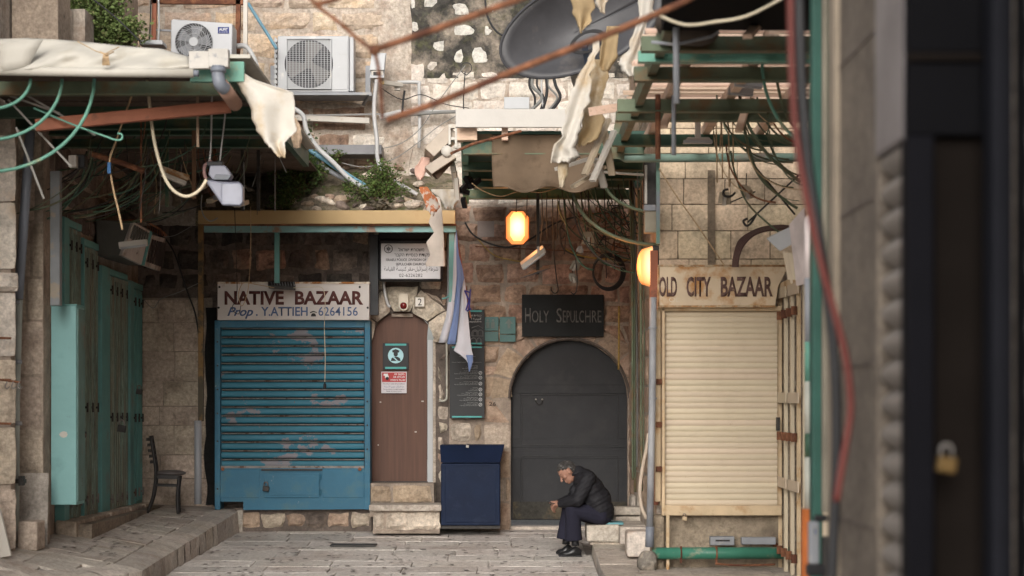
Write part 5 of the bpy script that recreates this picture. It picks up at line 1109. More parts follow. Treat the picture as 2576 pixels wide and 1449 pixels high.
q = MB(); g0, g1, g2, g3 = px_x(722, Ya), px_x(832, Ya), px_z(222, Ya), px_z(98, Ya)
for i in range(27): z = g2+(g3-g2)*i/26; q.box(g0, g1, Ya-.028, Ya-.025, z-.0016, z+.0016)
for i in range(15): x = g0+(g1-g0)*i/14; q.box(x-.003, x+.003, Ya-.032, Ya-.028, g2, g3)
q.build('grille', WHITE, t); frame(720, 96, 834, 224, 2.5, Ya-.004, .03, 'grille_frame', WHITE, t)
text('DC Inverter', 853, 873, 138, 4, Ya-.009, mat('pale_grey_print', (.42,.42,.42), bump=0), t, depth=0)
q = MB()
for i in range(10): q.pbox(690, 98+i*13, 697, 106+i*13, Ya+.05+.0, .02)
q.pbox(691, 94, 694, 230, Ya+.06, .2); q.build('side_louvres', WHITE, t)
t = thing('wall_bracket', 'grey steel bracket rails carrying the square-grille air conditioner', 'bracket', P(800, 240, 23.5))
q = MB(); q.pbox(690, 232, 935, 239, Ya-.02, .45); q.build('bracket_rail', GREYP, t, bevel=.003)
for x0_ in (680, 919): q = MB(); q.pbox(x0_, 165, x0_+13, 245, 23.86, .05); q.build('bracket_upright', GREYP, t, bevel=.003)
q = MB(); q.bar(P(932, 238, 23.4), P(914, 262, 23.95), .03); q.build('bracket_brace', GREYP, t)
# security camera
Yc = 23.2
t = thing('security_camera', 'white box security camera on a wall arm under the rusty rods', 'camera', P(952, 200, Yc))
q = MB(); q.hull8([P(930,196,Yc), P(966,196,Yc), P(966,192,Yc), P(930,192,Yc)], [P(937,138,Yc+.35), P(972,138,Yc+.35), P(972,133,Yc+.35), P(937,133,Yc+.35)]); q.hull8([P(930,176,Yc), P(966,176,Yc), P(970,134,Yc+.05), P(935,134,Yc+.05)], [P(932,180,Yc+.4), P(966,180,Yc+.4), P(970,140,Yc+.4), P(935,140,Yc+.4)]); q.build('sun_hood', WHITE, t, bevel=.003)
q = MB(); q.pbox(934, 177, 964, 198, Yc+.02, .3); q.build('camera_body', OFFW, t, bevel=.006)
q = MB(); q.pbox(939, 181, 957, 193, Yc+.012, .01); q.build('window', BLACK, t)
q = MB(); q.bar(P(950,206,Yc+.1), P(1010,214,23.6), .06, .05); q.bar(P(1000,206,23.6), P(1000,228,23.6), .07, .06); q.build('arm', OFFW, t, bevel=.005)
text('50', 957, 966, 212, 7, Yc+.06, mat('ochre_print', (.45,.28,.03), bump=0), t, depth=.002)
# white pipes by the camera
cable('white_wall_pipe', 'white painted pipe running from the camera bracket down the wall seam', 'pipe', [(1000,207),(1052,207),(1054,215),(1055,250),(1056,300),(1054,372)], 23.85, .022, CABLEW, k=3)
cable('white_duct_cable', 'taped white cable sleeve hanging from the camera and swinging right to the ochre beam', 'cable', [(948,200),(942,250),(942,300),(948,350),(950,400),(968,440),(1000,460),(1030,478),(1050,490)], 23.1, .026, CABLEW)
cable('white_refrigerant_pipe', 'white insulated pipe looping from the spiral-guard air conditioner', 'pipe', [(596,116),(620,118),(640,150),(656,200),(676,236)], 21.6, .030, CABLEW)
cable('white_refrigerant_pipe', 'white insulated pipe descending to the right across the planted ledge', 'pipe', [(730,268),(762,290),(772,330),(800,372),(840,410),(880,450),(930,480)], 23.0, .03, CABLEW)
cable('blue_conduit', 'pair of grey-blue conduits lying diagonally in the ledge planting', 'conduit', [(778,376),(830,410),(880,445),(925,472)], 23.1, .035, CABLEBL)
cable('blue_conduit', 'dark grey conduit lying under the grey-blue one in the ledge planting', 'conduit', [(770,382),(820,424),(880,458),(915,478)], 23.2, .03, GREYP)
cable('blue_hose', 'pale blue hose rising diagonally left of the square-grille air conditioner', 'hose', [(624,8),(650,50),(672,84),(696,124)], 23.2, .022, CABLEBL)
t = thing('horizontal_duct', 'long white horizontal trunking crossing the brown-shaded stone band', 'trunking', P(840, 305, 23.8))
q = MB(); q.bar(P(736,296,23.8), P(930,304,23.8), .05, .07); q.build('trunking', OFFW, t, bevel=.006)
q = MB(); q.tube([P(740,291,23.85), P(960,287,23.85)], .012, 6); q.build('thin_pipe', CABLEW, t)
q = MB(); q.tube([P(955,296,23.75), P(1010,283,23.75)], .04, 10); q.build('pipe_end', CABLEW, t)
cable('grey_bundle_cable', 'grey corrugated cable running level right of the wall seam', 'cable', [(1010,290),(1060,286),(1100,283),(1150,281)], 23.8, .022, CABLEG)
cable('grey_bundle_cable', 'thin white pipe level above the grey corrugated cable', 'cable', [(1010,279),(1150,279)], 23.85, .012, CABLEW, k=1)
q = MB(); q.pbox(802, 364, 960, 388, 23.5, .4); tag(q.build('metal_tray', mat('dull_zinc', (.16,.16,.17), rough=.45, bump=.1), origin=P(880,388,23.5), bevel=.004), 'dull grey metal trough across the wall above the ledge plants', 'tray')
q = MB(); q.pbox(1268, 244, 1332, 274, 23.8, .12); tag(q.build('junction_box', WHITE, origin=P(1300,274,23.8), bevel=.006), 'white rectangular junction box above the whitewashed fascia', 'junction box')
q = MB(); q.pprism([(350,112),(410,112),(408,100),(352,100)], 19.5, .25); tag(q.build('white_tub', WHITE, origin=P(380,112,19.5), bevel=.01), 'white plastic tub lid poking over the tarpaulin by the shrub', 'tub')
# frame behind the first air conditioner
t = thing('rusty_steel_frame', 'rusty steel frame with wire mesh around the spiral-guard air conditioner', 'frame', P(500, 200, 21.8))
for a_, b_, w_, m in (((390,-20),(386,140),.05,RUSTP),((600,-20),(598,150),.05,RUST),((380,4),(612,6),.05,RUST),((618,-20),(617,170),.045,OFFW),((378,75),(430,77),.02,GREYP)):
    q = MB(); q.bar(P(*a_, 21.8), P(*b_, 21.8), w_, w_); q.build('frame_bar', m, t)
q = MB()
for i in range(8): q.tube([P(588+i*3, 8, 21.85), P(588+i*3, 130, 21.85)], .002, 3)
for i in range(26): q.tube([P(586, 8+i*5, 21.85), P(612, 8+i*5, 21.85)], .002, 3)
q.build('wire_mesh', RUST, t)
cable('white_riser_cable', 'white thin riser cable next to the rusty frame post', 'cable', [(398,-20),(400,60),(398,105)], 21.7, .012, CABLEW)
cable('black_riser_cable', 'thin dark cable left of the rusty frame post', 'cable', [(380,-20),(378,60),(376,110)], 21.7, .008, CABLEB)
cable('black_span_cable', 'thin black cable sweeping down across the shrub behind the tarpaulin', 'cable', [(210,-20),(262,20),(310,62),(352,104)], 18.5, .009, CABLEB)
# satellite dish
Yd = 18.6
t = thing('satellite_dish', 'large dark grey satellite dish tilted behind the rusty rod', 'satellite dish', P(1430, 90, Yd))
c = P(1466, 60, Yd); rot = Matrix.Rotation(R(-24), 3, 'Y')
Ax, Az = 222/F*Yd, 112/F*Yd
def df(u, v):
    a = u*2*math.pi; p = rot@Vector((Ax*v*math.cos(a), 0, Az*v*math.sin(a))); return c+p+Vector((0, .22*(1-v*v)-.12*v*math.cos(a)*0+.45*(p.z/Az)*v*0, 0))
DISH = mat('dark_dish_metal', (.052,.052,.057), rough=.45, var=.18, scale=4, col2=(.08,.075,.075), thr=.62, scale2=3, bump=.05)
q = MB(); q.grid(48, 8, df); q.build('dish_reflector', DISH, t, smooth=True, solid=.01, weld=False)
q = MB(); q.tube([df(i/48, 1) for i in range(49)], .014, 6, caps=False); q.build('dish_rim', mat('dish_rim', (.045,.045,.05), bump=0), t, smooth=True)
q = MB(); c2 = P(1478, 105, Yd-.1)
q.grid(24, 3, lambda u, v: c2+rot@Vector((.18*(.75+.25*v)*math.cos(u*2*math.pi), 0, .10*(.75+.25*v)*math.sin(u*2*math.pi)))); q.build('back_ring', mat('dark_ring', (.03,.03,.032), bump=0), t, solid=.02)
q = MB(); q.bar(P(1470,112,Yd-.15), P(1482,180,Yd+.2), .05); q.build('mount_plate', mat('blue_grey_bracket', (.10,.13,.19), bump=0), t)
q = MB(); q.bar(P(1440,160,Yd+.3), P(1470,260,Yd+.4), .10, .06); q.build('white_post', OFFW, t)
# cables under dish
for i in range(7):
    x = 1336+i*9; m = (CABLEB, CABLEG, CABLEB, CABLEW, CABLEB, CABLEG, CABLEB)[i]
    cable('dish_cable', 'loose cable dropping below the dish to the whitewashed fascia', 'cable', [(x,180),(x+random.uniform(-8,14),215),(x+random.uniform(-6,22),245),(x+random.uniform(-10,16),276)], 21.0, random.uniform(.008,.02), m, 'cables hanging below the satellite dish')
# foreground rusty rods
cable('rusty_rod', 'blurred thick rusty rod rising to the top right from the knot near the security camera', 'rod', [(945,124),(1100,72),(1300,0),(1420,-46)], 9.0, .016, RUST, k=2, n=8)
cable('rusty_rod', 'blurred thin rusty rod running from the top left corner down to the knot', 'rod', [(780,-6),(800,16),(860,62),(900,98),(940,126)], 9.0, .009, RUST, k=3, n=8)
cable('rusty_rod', 'blurred long rusty rod crossing in front of the satellite dish', 'rod', [(972,302),(1100,258),(1300,176),(1500,98),(1700,14),(1780,-30)], 9.2, .0165, RUST, k=3, n=8)
cable('rusty_rod', 'short blurred rusty rod dropping from the knot past the camera', 'rod', [(942,128),(950,160),(958,220),(962,300)], 9.0, .009, RUST, k=2, n=8)
cable('rusty_rod', 'short blurred rusty rod stub touching the top edge above the knotted rods', 'rod', [(790,10),(830,4),(880,-14)], 9.0, .012, RUST, k=2, n=8)
q = MB(); q.sphere(P(942,126,9), .028, 8, 6); tag(q.build('rod_knot', RUST, origin=P(942,126,9)), 'rusty joint where the blurred rods meet', 'joint')
# ================================================================ TEAL DOORS ON THE LEFT
WX = -4.56
def yof(x): return WX*F/(x-CX)
def wooden_door(Ya, Yb, zb, zt, n, label, frame_m=TEAL, board_m=TEALB, fw=.22, proj=.10, strap=(1.0,)):
    t = thing('wooden_door', label, 'door', (WX, Ya, zb))
    q = MB(); q.box(WX, WX+proj, Ya, Ya+fw, zb, zt+.05); q.build('door_frame', frame_m, t, bevel=.006)
    q = MB(); q.box(WX, WX+proj-.02, Ya+fw, Yb, zt-.02, zt+.05); q.build('door_lintel', frame_m, t, bevel=.006)
    wd = (Yb-Ya-fw)/n
    for i in range(n):
        y0_ = Ya+fw+i*wd; q = MB(); pr = proj-.03+(.012 if i % 2 else 0)
        q.box(WX, WX+pr, y0_+.004, y0_+wd-.004, zb+random.uniform(-.02,.02), zt-.03); b = q.build('door_board', board_m, t, bevel=.004)
        for k in range(2):
            yy_ = y0_+wd*(.3+.4*k); q = MB(); q.box(WX+pr, WX+pr+.012, yy_-.012, yy_+.012, zb+.05, zt-.08); q.build('moulding', board_m, b, bevel=.003)
    for f_ in (.06, .40, .93):
        for i in range(0, n, 1):
            zz = zb+(zt-zb)*f_; y0_ = Ya+fw+(i+.5)*wd
            q = MB(); q.cyl((WX+proj+.0, y0_, zz-.05), (WX+proj, y0_, zz+.05), .010, 7); q.box(WX+proj-.02, WX+proj, y0_-.03, y0_+.03, zz-.012, zz+.012); q.build('hinge', IRON if f_ != .06 else RAILM, t)
    return t
wooden_door(19.62, 20.5, .33, 3.33, 3, 'nearest teal framed door of grooved greenish boards behind the light teal cabinet')
wooden_door(20.52, 21.35, .33, 3.20, 3, 'second greenish grooved board door along the left side wall', fw=.03)
wooden_door(21.42, 22.95, .30, 2.98, 4, 'middle door of grooved boards with a broad teal frame under the hanging sign boxes', fw=.42)
wooden_door(23.0, 23.9, .32, 2.92, 3, 'farthest dark teal door right beside the chair corner', board_m=TEAL)
for (Ya, x_) in ((20.4,206),(22.2,305),(23.6,352)):
    pass
padlock(208, 1092, 19.35, .07, IRON, 'dark padlock beside the light teal cabinet edge'); padlock(306, 1078, 21.6, .09, IRON, 'dark heart shaped padlock low on the middle teal door', name='padlock')
padlock(207, 1295-200, 19.33, .06, RUST, 'rusty padlock hanging just below the dark one by the cabinet'); padlock(350, 985, 22.9, .07, IRON, 'dark padlock on the farthest teal door above the chair')
Yc = 18.75
t = thing('teal_cabinet', 'narrow light teal painted metal cabinet standing out from the stone pilaster', 'cabinet', P(160, 1272, Yc))
q = MB(); q.box(px_x(128, Yc), px_x(192, Yc), Yc, 19.1, px_z(1270, Yc), px_z(768, Yc)); q.build('cabinet_body', TEALL, t, bevel=.006)
q = MB(); q.box(px_x(192, Yc), px_x(192, Yc)+.012, Yc+.03, 19.08, px_z(1262, Yc), px_z(776, Yc)); q.build('side_door', mat('dull_teal_grey', (.12,.20,.185), var=.2, col2=(.16,.15,.12), thr=.6, bump=.15), t, bevel=.003)
q = MB(); q.pbox(126, 765, 194, 770, Yc-.01, .35); q.build('top_edge', TEAL, t, bevel=.003)
for yv in (830, 990, 1130, 1210):
    q = MB(); a = P(203, yv, 18.95); q.cyl(a+Vector((0,0,.05)), a-Vector((0,0,.05)), .016, 8); q.box(a.x-.01, a.x+.01, a.y-.05, a.y+.05, a.z-.02, a.z+.02); q.build('hinge', RAILM, t)
q = MB(); q.pprism([(160+10*math.cos(a)+N(a*3, 1)*3, 1093-8*math.sin(a)) for a in [i*math.pi/8 for i in range(16)]], Yc-.003, .003); q.build('white_scuff', OFFW, t)
q = MB(); q.pbox(126, 430, 150, 768, 18.35, .10); q.build_ = None
tag(q.build('metal_post', mat('weathered_grey_post', (.20,.21,.22), col2=(.30,.26,.21), thr=.58, scale2=5, bump=.1), origin=P(138,768,18.35), bevel=.004), 'weathered grey metal post above the light teal cabinet', 'post')
q = MB(); q.box(WX, WX+.35, 19.7, 23.9, .02, .30, jit=.01); t_ = q.build('door_sill', mat('sill_stone', (.22,.18,.14), var=.3, bump=.8, bscale=20), lb)
for (a_, b_) in ((19.6,20.4),(20.42,21.3),(21.35,22.4),(22.42,23.3),(23.3,23.9)):
    q = MB(); q.box(WX, WX+.22, a_, b_, .18, .34, jit=.012); q.build('sill_block', S_BLOCK, lb, bevel=.015)
# grey drainpipe
t = thing('drainpipe', 'grey drainpipe with a paler lower section on the stone pilaster at the left', 'pipe', P(40, 1330, 17.9))
q = MB(); q.tube([P(76,330,17.9), P(64,500,17.9), P(46,752,17.9)], .045, 14); q.build('upper_pipe', BLUGR, t, smooth=True)
q = MB(); q.tube([P(47,750,17.92), P(40,1000,17.92), P(38,1335,17.92)], .038, 14); q.build('lower_pipe', mat('pale_greygreen_pipe', (.32,.34,.31), col2=(.24,.24,.21), thr=.6, bump=.05), t, smooth=True)
for yv in (755, 905, 1060): q = MB(); q.cyl(P(43, yv, 17.92), P(43, yv+10, 17.92), .046, 14); q.build('collar', GREYP, t, smooth=True)
q = MB(); q.pbox(28, 1206, 60, 1216, 17.8, .1); q.pbox(46, 1198, 56, 1222, 17.78, .1); q.build('pipe_clip', IRON, t)
q = MB(); q.pprism([(-30,1200),(2,1290),(28,1398),(-4,1404),(-30,1404)], 17.0, .04); tag(q.build('white_board', OFFW, origin=P(0,1400,17), bevel=.004), 'white board edge leaning at the bottom left corner', 'board')
q = MB(); q.pbox(44, 1312, 94, 1386, 17.9, .3); tag(q.build('stone_block', S_BLOCK, origin=P(70,1386,17.9), bevel=.015), 'low squared stone block against the pilaster foot', 'stone block')
for yv in (850, 955, 1065): q = MB(); q.tube([P(-4, yv, 17.4), P(28, yv+1, 17.4)], .012, 6); q.build('bar', RUST, lb)
t = thing('hook_rail', 'short rusty rail with three hooks on the pale left pillar', 'hook', P(25, 960, 17.4)); q = MB(); q.tube([P(0,955,17.35), P(52,962,17.35)], .012, 6); q.build('rail', RUST, t)
for xv in (18, 34, 50): q = MB(); q.tube(spline([P(xv,960,17.33), P(xv-5,972,17.33), P(xv,978,17.33), P(xv+6,972,17.33)], 3), .006, 5); q.build('hook', RAILM, t)
# hanging sign boxes
t = thing('hanging_sign_box', 'dusty metal sign box with two white slatted faces hanging above the teal doors', 'sign box', P(300, 555, 21.6))
BXM = mat('dull_grey_box', (.10,.10,.09), rough=.6, var=.2, bump=.1)
q = MB(); q.hull8([P(241,553,21.4), P(335,556,21.4), P(307,642,21.4), P(243,642,21.4)], [P(300,568,23.4), P(398,588,23.4), P(385,668,23.4), P(300,668,23.4)]); q.build('box_body', BXM, t, bevel=.01)
def quadprism(c, d, nm, m, par): q = MB(); q.hull8(c, [v+Vector(d) for v in c]); return q.build(nm, m, par, bevel=.004)
FPW = mat('dusty_white_panel', (.50,.45,.42), rough=.6, var=.1, scale=3, col2=(.26,.21,.18), thr=.6, bump=.05); DP = mat('brown_slat_gap', (.06,.045,.04), bump=0)
c1 = [P(307,642,21.38), P(356,666,22.3), P(377,581,22.3), P(337,558,21.38)]; quadprism(c1, (-.04,.02,0), 'white_face', FPW, t)
c2 = [P(363,667,22.35), P(403,682,23.2), P(417,600,23.2), P(382,590,22.35)]; quadprism(c2, (-.04,.02,0), 'white_face', FPW, t)
for c_, m_, n_ in ((c1, BXM, 7), (c2, DP, 6)):
    for i in range(n_):
        u = (i+.7)/(n_+.4); p = [c_[0].lerp(c_[1], u), c_[3].lerp(c_[2], u)]; o_ = Vector((.012,-.012,0))
        a = p[0].lerp(p[1], .52 if m_ is BXM else .12); b = p[0].lerp(p[1], .92 if m_ is BXM else .85); q = MB(); q.bar(a+o_, b+o_, .05, .012); q.build('slat_line', m_, t)
text('11:29', 326, 346, 640, 6, 21.95, mat('dark_numerals', (.05,.05,.05), bump=0), t, depth=.001)
quadprism([P(356,667,22.3), P(364,668,22.3), P(384,584,22.3), P(377,580,22.3)], (-.02,.02,0), 'teal_divider', TEAL, t)
q = MB()
for i in range(8): q.tube([P(372+i*6,572+i*2.4,22.6)+Vector((0,.02*math.cos(a),.03*math.sin(a))) for a in [k*math.pi/5 for k in range(11)]], .004, 4, caps=False)
q.build('wire_coil', RUST, t); q = MB(); q.tube([P(300,556,21.5), P(358,552,22), P(400,575,22.6), P(418,592,23.1)], .012, 6); q.build('top_rod', RUST, t)
tube_lamp(300, 618, 371, 610, 20.2, 'white strip light hanging on a rope in front of the sign box', OFFW, .035)
# chair
Yh = 22.9
t = thing('chair', 'black wooden chair with a grey padded seat standing alone in the dark corner', 'chair', P(420, 1275, Yh))
BW = mat('black_wood', (.020,.018,.018), rough=.45, bump=0)
sc = F/Yh; zg = zplat(px_x(420, Yh), Yh)
for k, dy in enumerate((-.19, .19)):
    Z0 = px_z(1276, Yh-.2) if dy < 0 else px_z(1266, Yh+.2)
    Yk = Yh+dy; ox = (3 if dy > 0 else 0)
    q = MB(); q.tube(spline([Vector((px_x(369+ox, Yk), Yk, zg)), Vector((px_x(385+ox, Yk), Yk, zg+.20)), Vector((px_x(392+ox, Yk), Yk, zg+.46)), Vector((px_x(386+ox, Yk), Yk, zg+.70)), Vector((px_x(379+ox, Yk), Yk, zg+.90))], 4), .019, 8); q.build('rear_leg', BW, t, smooth=True)
    q = MB(); q.tube(spline([Vector((px_x(448+ox, Yk), Yk, zg)), Vector((px_x(446+ox, Yk), Yk, zg+.22)), Vector((px_x(451+ox, Yk), Yk, zg+.43))], 4), .020, 8); q.build('front_leg', BW, t, smooth=True)
    q = MB(); q.bar((px_x(388, Yk), Yk, zg+.33), (px_x(448, Yk), Yk, zg+.32), .02); q.build('stretcher', BW, t)
    q = MB(); q.bar((px_x(388, Yk), Yk, zg+.43), (px_x(452, Yk), Yk, zg+.42), .02, .045); q.build('seat_rail', BW, t)
for i in range(5):
    z = zg+.60+i*.065; x = px_x(388-i*2.2, Yh); q = MB(); q.bar((x-.008, Yh-.2, z), (x-.008, Yh+.2, z), .014, .035); q.build('back_slat', BW, t, bevel=.003)
q = MB(); q.sphere(((px_x(388, Yh)+px_x(468, Yh))/2, Yh, zg+.465), 1, 24, 10, ((px_x(468,Yh)-px_x(388,Yh))/2, .21, .038)); q.build('seat', mat('grey_vinyl_seat', (.10,.09,.088), rough=.55, bump=.05), t, smooth=True)

# ================================================================ RIGHT CORNER PIPES
def vpipe(name, label, cat, x, ya, yb_, Y, r, m, x2=None):
    q = MB(); q.tube([P(x, ya, Y), P((x+(x2 or x))/2, (ya+yb_)/2, Y), P(x2 or x, yb_, Y)], r, 12); return tag(q.build(name, m, smooth=True, origin=P(x, yb_, Y)), label, cat)
t = thing('wall_pipe', 'pale green flaking drain pipe standing in the corner right of the grey arch door', 'pipe', P(1597, 1236, 23.6))
q = MB(); q.tube([P(1596,742,23.6), P(1597,1236,23.6)], .046, 14); q.build('pipe', PALEPIPE, t, smooth=True)
for yv in (895, 955, 1065): q = MB(); q.cyl(P(1596,yv,23.6), P(1596,yv+7,23.6), .053, 14); q.build('collar', GREYP, t, smooth=True)
t = thing('wall_pipe', 'scuffed grey and white standpipe in front of the cream shutter side', 'pipe', P(1634, 1378, 19.0))
q = MB(); q.tube([P(1643,748,19.0), P(1641,1000,19.0), P(1637,1200,19.0), P(1634,1376,19.0)], .034, 14); q.build('pipe', mat('scuffed_pipe', (.33,.335,.35), rough=.5, var=.2, scale=5, col2=(.17,.175,.19), thr=.52, scale2=4, sharp=.1, stretch=(1,1,.4), bump=.05), t, smooth=True)
q = MB(); q.tube([P(1635,1325,19.0), P(1634,1376,19.0)], .042, 14); q.build('boot', BLUGR, t, smooth=True)
for yv in (822, 1000): q = MB(); q.cyl(P(1642,yv,19.0), P(1642,yv+5,19.0), .042, 12); q.build('clip', GREYP, t)
vpipe('wall_pipe', 'thin pale conduit between the green drain pipe and the cable tangle', 'pipe', 1613, 760, 1100, 23.0, .014, PALEPIPE, 1614)
q = MB(); q.pbox(1636, 630, 1655, 1270, 19.35, .1); tag(q.build('red_oxide_strip', RUSTP, origin=P(1650,1270,19.4)), 'red oxide painted steel strip behind the scuffed standpipe', 'strip')
q = MB(); q.pbox(1651, 400, 1660, 612, 19.1, .05); tag(q.build('post_section', mat('mint_grey_post', (.16,.26,.22), col2=(.2,.22,.25), thr=.5, bump=.05), origin=P(1655,612,19.1)), 'mint green post section at the corner above the orange side lantern', 'post')
t = thing('meter_box', 'grey beige meter box strapped to the corner post above the side lantern', 'box', P(1638, 585, 19.3)); q = MB(); q.pbox(1622, 530, 1652, 585, 19.2, .15); q.build('box_body', mat('beige_grey_box', (.30,.27,.21), bump=.05), t, bevel=.008); q = MB(); q.pbox(1620, 515, 1650, 530, 19.18, .12); q.build('box_cap', GREYP, t, bevel=.006)
q = MB(); q.pbox(1619, 400, 1650, 520, 19.35, .1); q.build('dark_box', IRON, t)
q = MB(); q.pbox(1622, 415, 1628, 512, 19.3, .04); q.build('white_scale', OFFW, t)
t = thing('terminal_strip', 'black terminal strip mounted with clips beside the pale conduit', 'terminal strip', P(1622, 900, 22.2))
for k, (ya, yb_) in enumerate(((1085,1102),(1108,1128),(1150,1200),(1220,1250))): q = MB(); q.pbox(1614, ya, 1626, yb_, 22.2, .05); q.build('terminal_block', (BLACK, GREYP, PALEPIPE, BLACK)[k], t, bevel=.003)
cable('cream_hose', 'cream hose hanging in a loop from the corner down to the stone steps', 'hose', [(1632,1090),(1626,1130),(1616,1180),(1610,1230),(1614,1275),(1626,1305)], 20.2, .02, mat('cream_hose', (.50,.42,.34), bump=0))
cable('yellow_banded_conduit', 'yellow banded conduit hanging straight down right of the black board', 'conduit', [(1557,770),(1557,860),(1556,930)], 23.6, .012, CONDY)
cable('yellow_banded_conduit', 'yellow banded conduit swinging past both sides of the octagonal lantern', 'conduit', [(1418,624),(1450,640),(1500,650),(1600,655)], 23.7, .012, CONDY)
cable('yellow_banded_conduit', 'brown banded conduit drooping left of the octagonal lantern', 'conduit', [(1198,596),(1240,640),(1290,655),(1340,660)], 23.8, .008, CONDY)
cable('brown_thin_cable', 'thin brown cable sagging along the reddish wall under the lantern', 'cable', [(1196,620),(1300,625),(1450,632),(1590,640)], 23.85, .008, RUST)
# seat board
q = MB(); q.box(px_x(1508, 21.25), px_x(1568, 21.25), 21.2, 21.55, px_z(1320, 21.2), px_z(1314.5, 21.2)); tag(q.build('teal_board', mat('teal_seat_board', (.10,.25,.28), rough=.5, bump=.02), origin=P(1540,1320,21.2), bevel=.003), 'flat teal board the man is sitting on at the stone seat', 'board')

# ================================================================ ARCHED AWNING ARMS, ROPES AND CABLES
def hoop(x0, y0, x1, y1, Y, r, m, label, group=None):
    pts = [(x1+(x0-x1)*math.cos(a), y0+(y1-y0)*math.sin(a)) for a in [i*math.pi/2/12 for i in range(13)]]
    q = MB(); q.tube(pline(pts, Y), r, 8); return tag(q.build('awning_hoop', m, smooth=True, origin=P(x0, y0, Y)), label, 'awning arm', group)
hoop(77, 198, -20, 273, 15.8, .014, GREENL, 'smallest bright mint awning arm curving under the tarpaulin')
hoop(156, 198, -30, 352, 15.9, .014, GREENL, 'middle bright mint awning arm curving under the tarpaulin')
hoop(237, 198, -30, 432, 16.0, .015, GREENL, 'largest bright mint awning arm curving under the tarpaulin')
for i in range(48):
    x0 = random.uniform(200, 640); y0_ = random.uniform(250, 420); w_ = random.uniform(130, 300); h_ = random.uniform(110, 230)
    hoop(x0, y0_, x0-w_, min(560, y0_+h_), random.uniform(17.5, 22.5), random.uniform(.004, .010), random.choice([OLIVE, GREEN, IRON, GREEN]), 'thin dark curved awning arm in the gloom under the left canopy', 'curved arms in the gloom under the left canopy')
hoop(1441, 470, 1660, 616, 19.4, .018, OLIVE, 'long olive awning arm curving right over the cable tangle to the side lantern')
hoop(1515, 440, 1655, 534, 19.3, .016, OLIVE, 'shorter olive awning arm curving right to the meter box')
for i in range(34):
    x0 = random.uniform(1400, 1600); y0_ = random.uniform(430, 520); w_ = random.uniform(70, 220); h_ = random.uniform(70, 200)
    hoop(x0, y0_, min(1650, x0+w_), y0_+h_, random.uniform(20, 23.3), random.uniform(.004, .010), random.choice([OLIVE, GREEN, GREEN, IRON]), 'thin green curved arm in the tangle right of the arch lantern', 'curved arms in the tangle by the arch')
cable('awning_hoop', 'mint green curved arm in front of the green beams beside the red cable', 'awning arm', [(1826,122),(1912,124),(1918,180),(1930,240),(1958,300),(2000,348),(2036,376)], 14.5, .013, GREENL)
cable('awning_hoop', 'olive curved arm sweeping from the beams to the upper right ashlar', 'awning arm', [(1860,238),(1876,300),(1904,352),(1942,400),(1990,440),(2014,458)], 16.5, .014, OLIVE)
cable('awning_hoop', 'brownish curved arm close left of the red cable', 'awning arm', [(1955,206),(1968,262),(1990,310),(2030,352)], 15.5, .012, OLIVE)
cable('awning_hoop', 'long olive curved arm crossing the ashlar wall towards the white light box', 'awning arm', [(1870,310),(1884,372),(1904,430),(1940,475),(1984,510),(2006,524)], 17.5, .013, OLIVE)
cable('awning_hoop', 'thin green rod slanting down across the ashlar wall', 'awning arm', [(1838,380),(1850,440),(1880,510),(1930,560),(1980,600),(2010,625)], 17.8, .009, OLIVE)
for i in range(16):
    x0 = random.uniform(1790, 1940); y0_ = random.uniform(210, 380)
    hoop(x0, y0_, min(2030, x0+random.uniform(90, 180)), y0_+random.uniform(90, 190), random.uniform(15.8, 18.2), random.uniform(.004, .009), random.choice([OLIVE, OLIVE, RUST, ROPE]), 'thin brownish curved arm in front of the right beams and ashlar', 'thin curved arms under the right canopy')
for i in range(30):
    x = random.uniform(230, 690); y_ = random.uniform(270, 420); L = random.uniform(60, 200); dx = random.uniform(-50, 50)
    cable('gloom_wire', 'thin dusty wire hanging in the gloom under the left canopy', 'wire', [(x,y_),(x+dx*.3+random.uniform(-12,12),y_+L*.5),(x+dx,y_+L)], random.uniform(17.5, 22.5), random.uniform(.003, .006), random.choice([IRON, RUST, ROPE, CABLEG, OLIVE]), 'wires hanging in the gloom under the left canopy')
def sbar(p, q_, Y, r, label, m=IRON):
    mb = MB(); mb.bar(P(*p, Y), P(*q_, Y), r*2, r*1.2); return tag(mb.build('scissor_bar', m, origin=P(*p, Y)), label, 'bar')
sbar((1880,560), (2010,440), 17.9, .014, 'dark diagonal bar with a hooked end on the ashlar wall', IRON)
sbar((1900,420), (2000,540), 18.0, .012, 'dark bar crossing the hooked one near the light box', IRON)
sbar((1822,546-30), (1900,482), 18.2, .010, 'short dark bar above the hanging clips', IRON)
for (x, y) in ((1885,560),(1862,548-10)):
    pass
cable('iron_hook', 'dark curled iron hook end hanging low on the ashlar wall', 'hook', [(1902,540),(1890,560),(1878,568),(1870,556),(1880,550)], 17.9, .012, IRON)
cable('iron_hook', 'dark curled iron hook above the left hanging clip', 'hook', [(1850,484),(1838,494),(1822,492),(1820,480),(1832,476)], 17.9, .012, IRON)
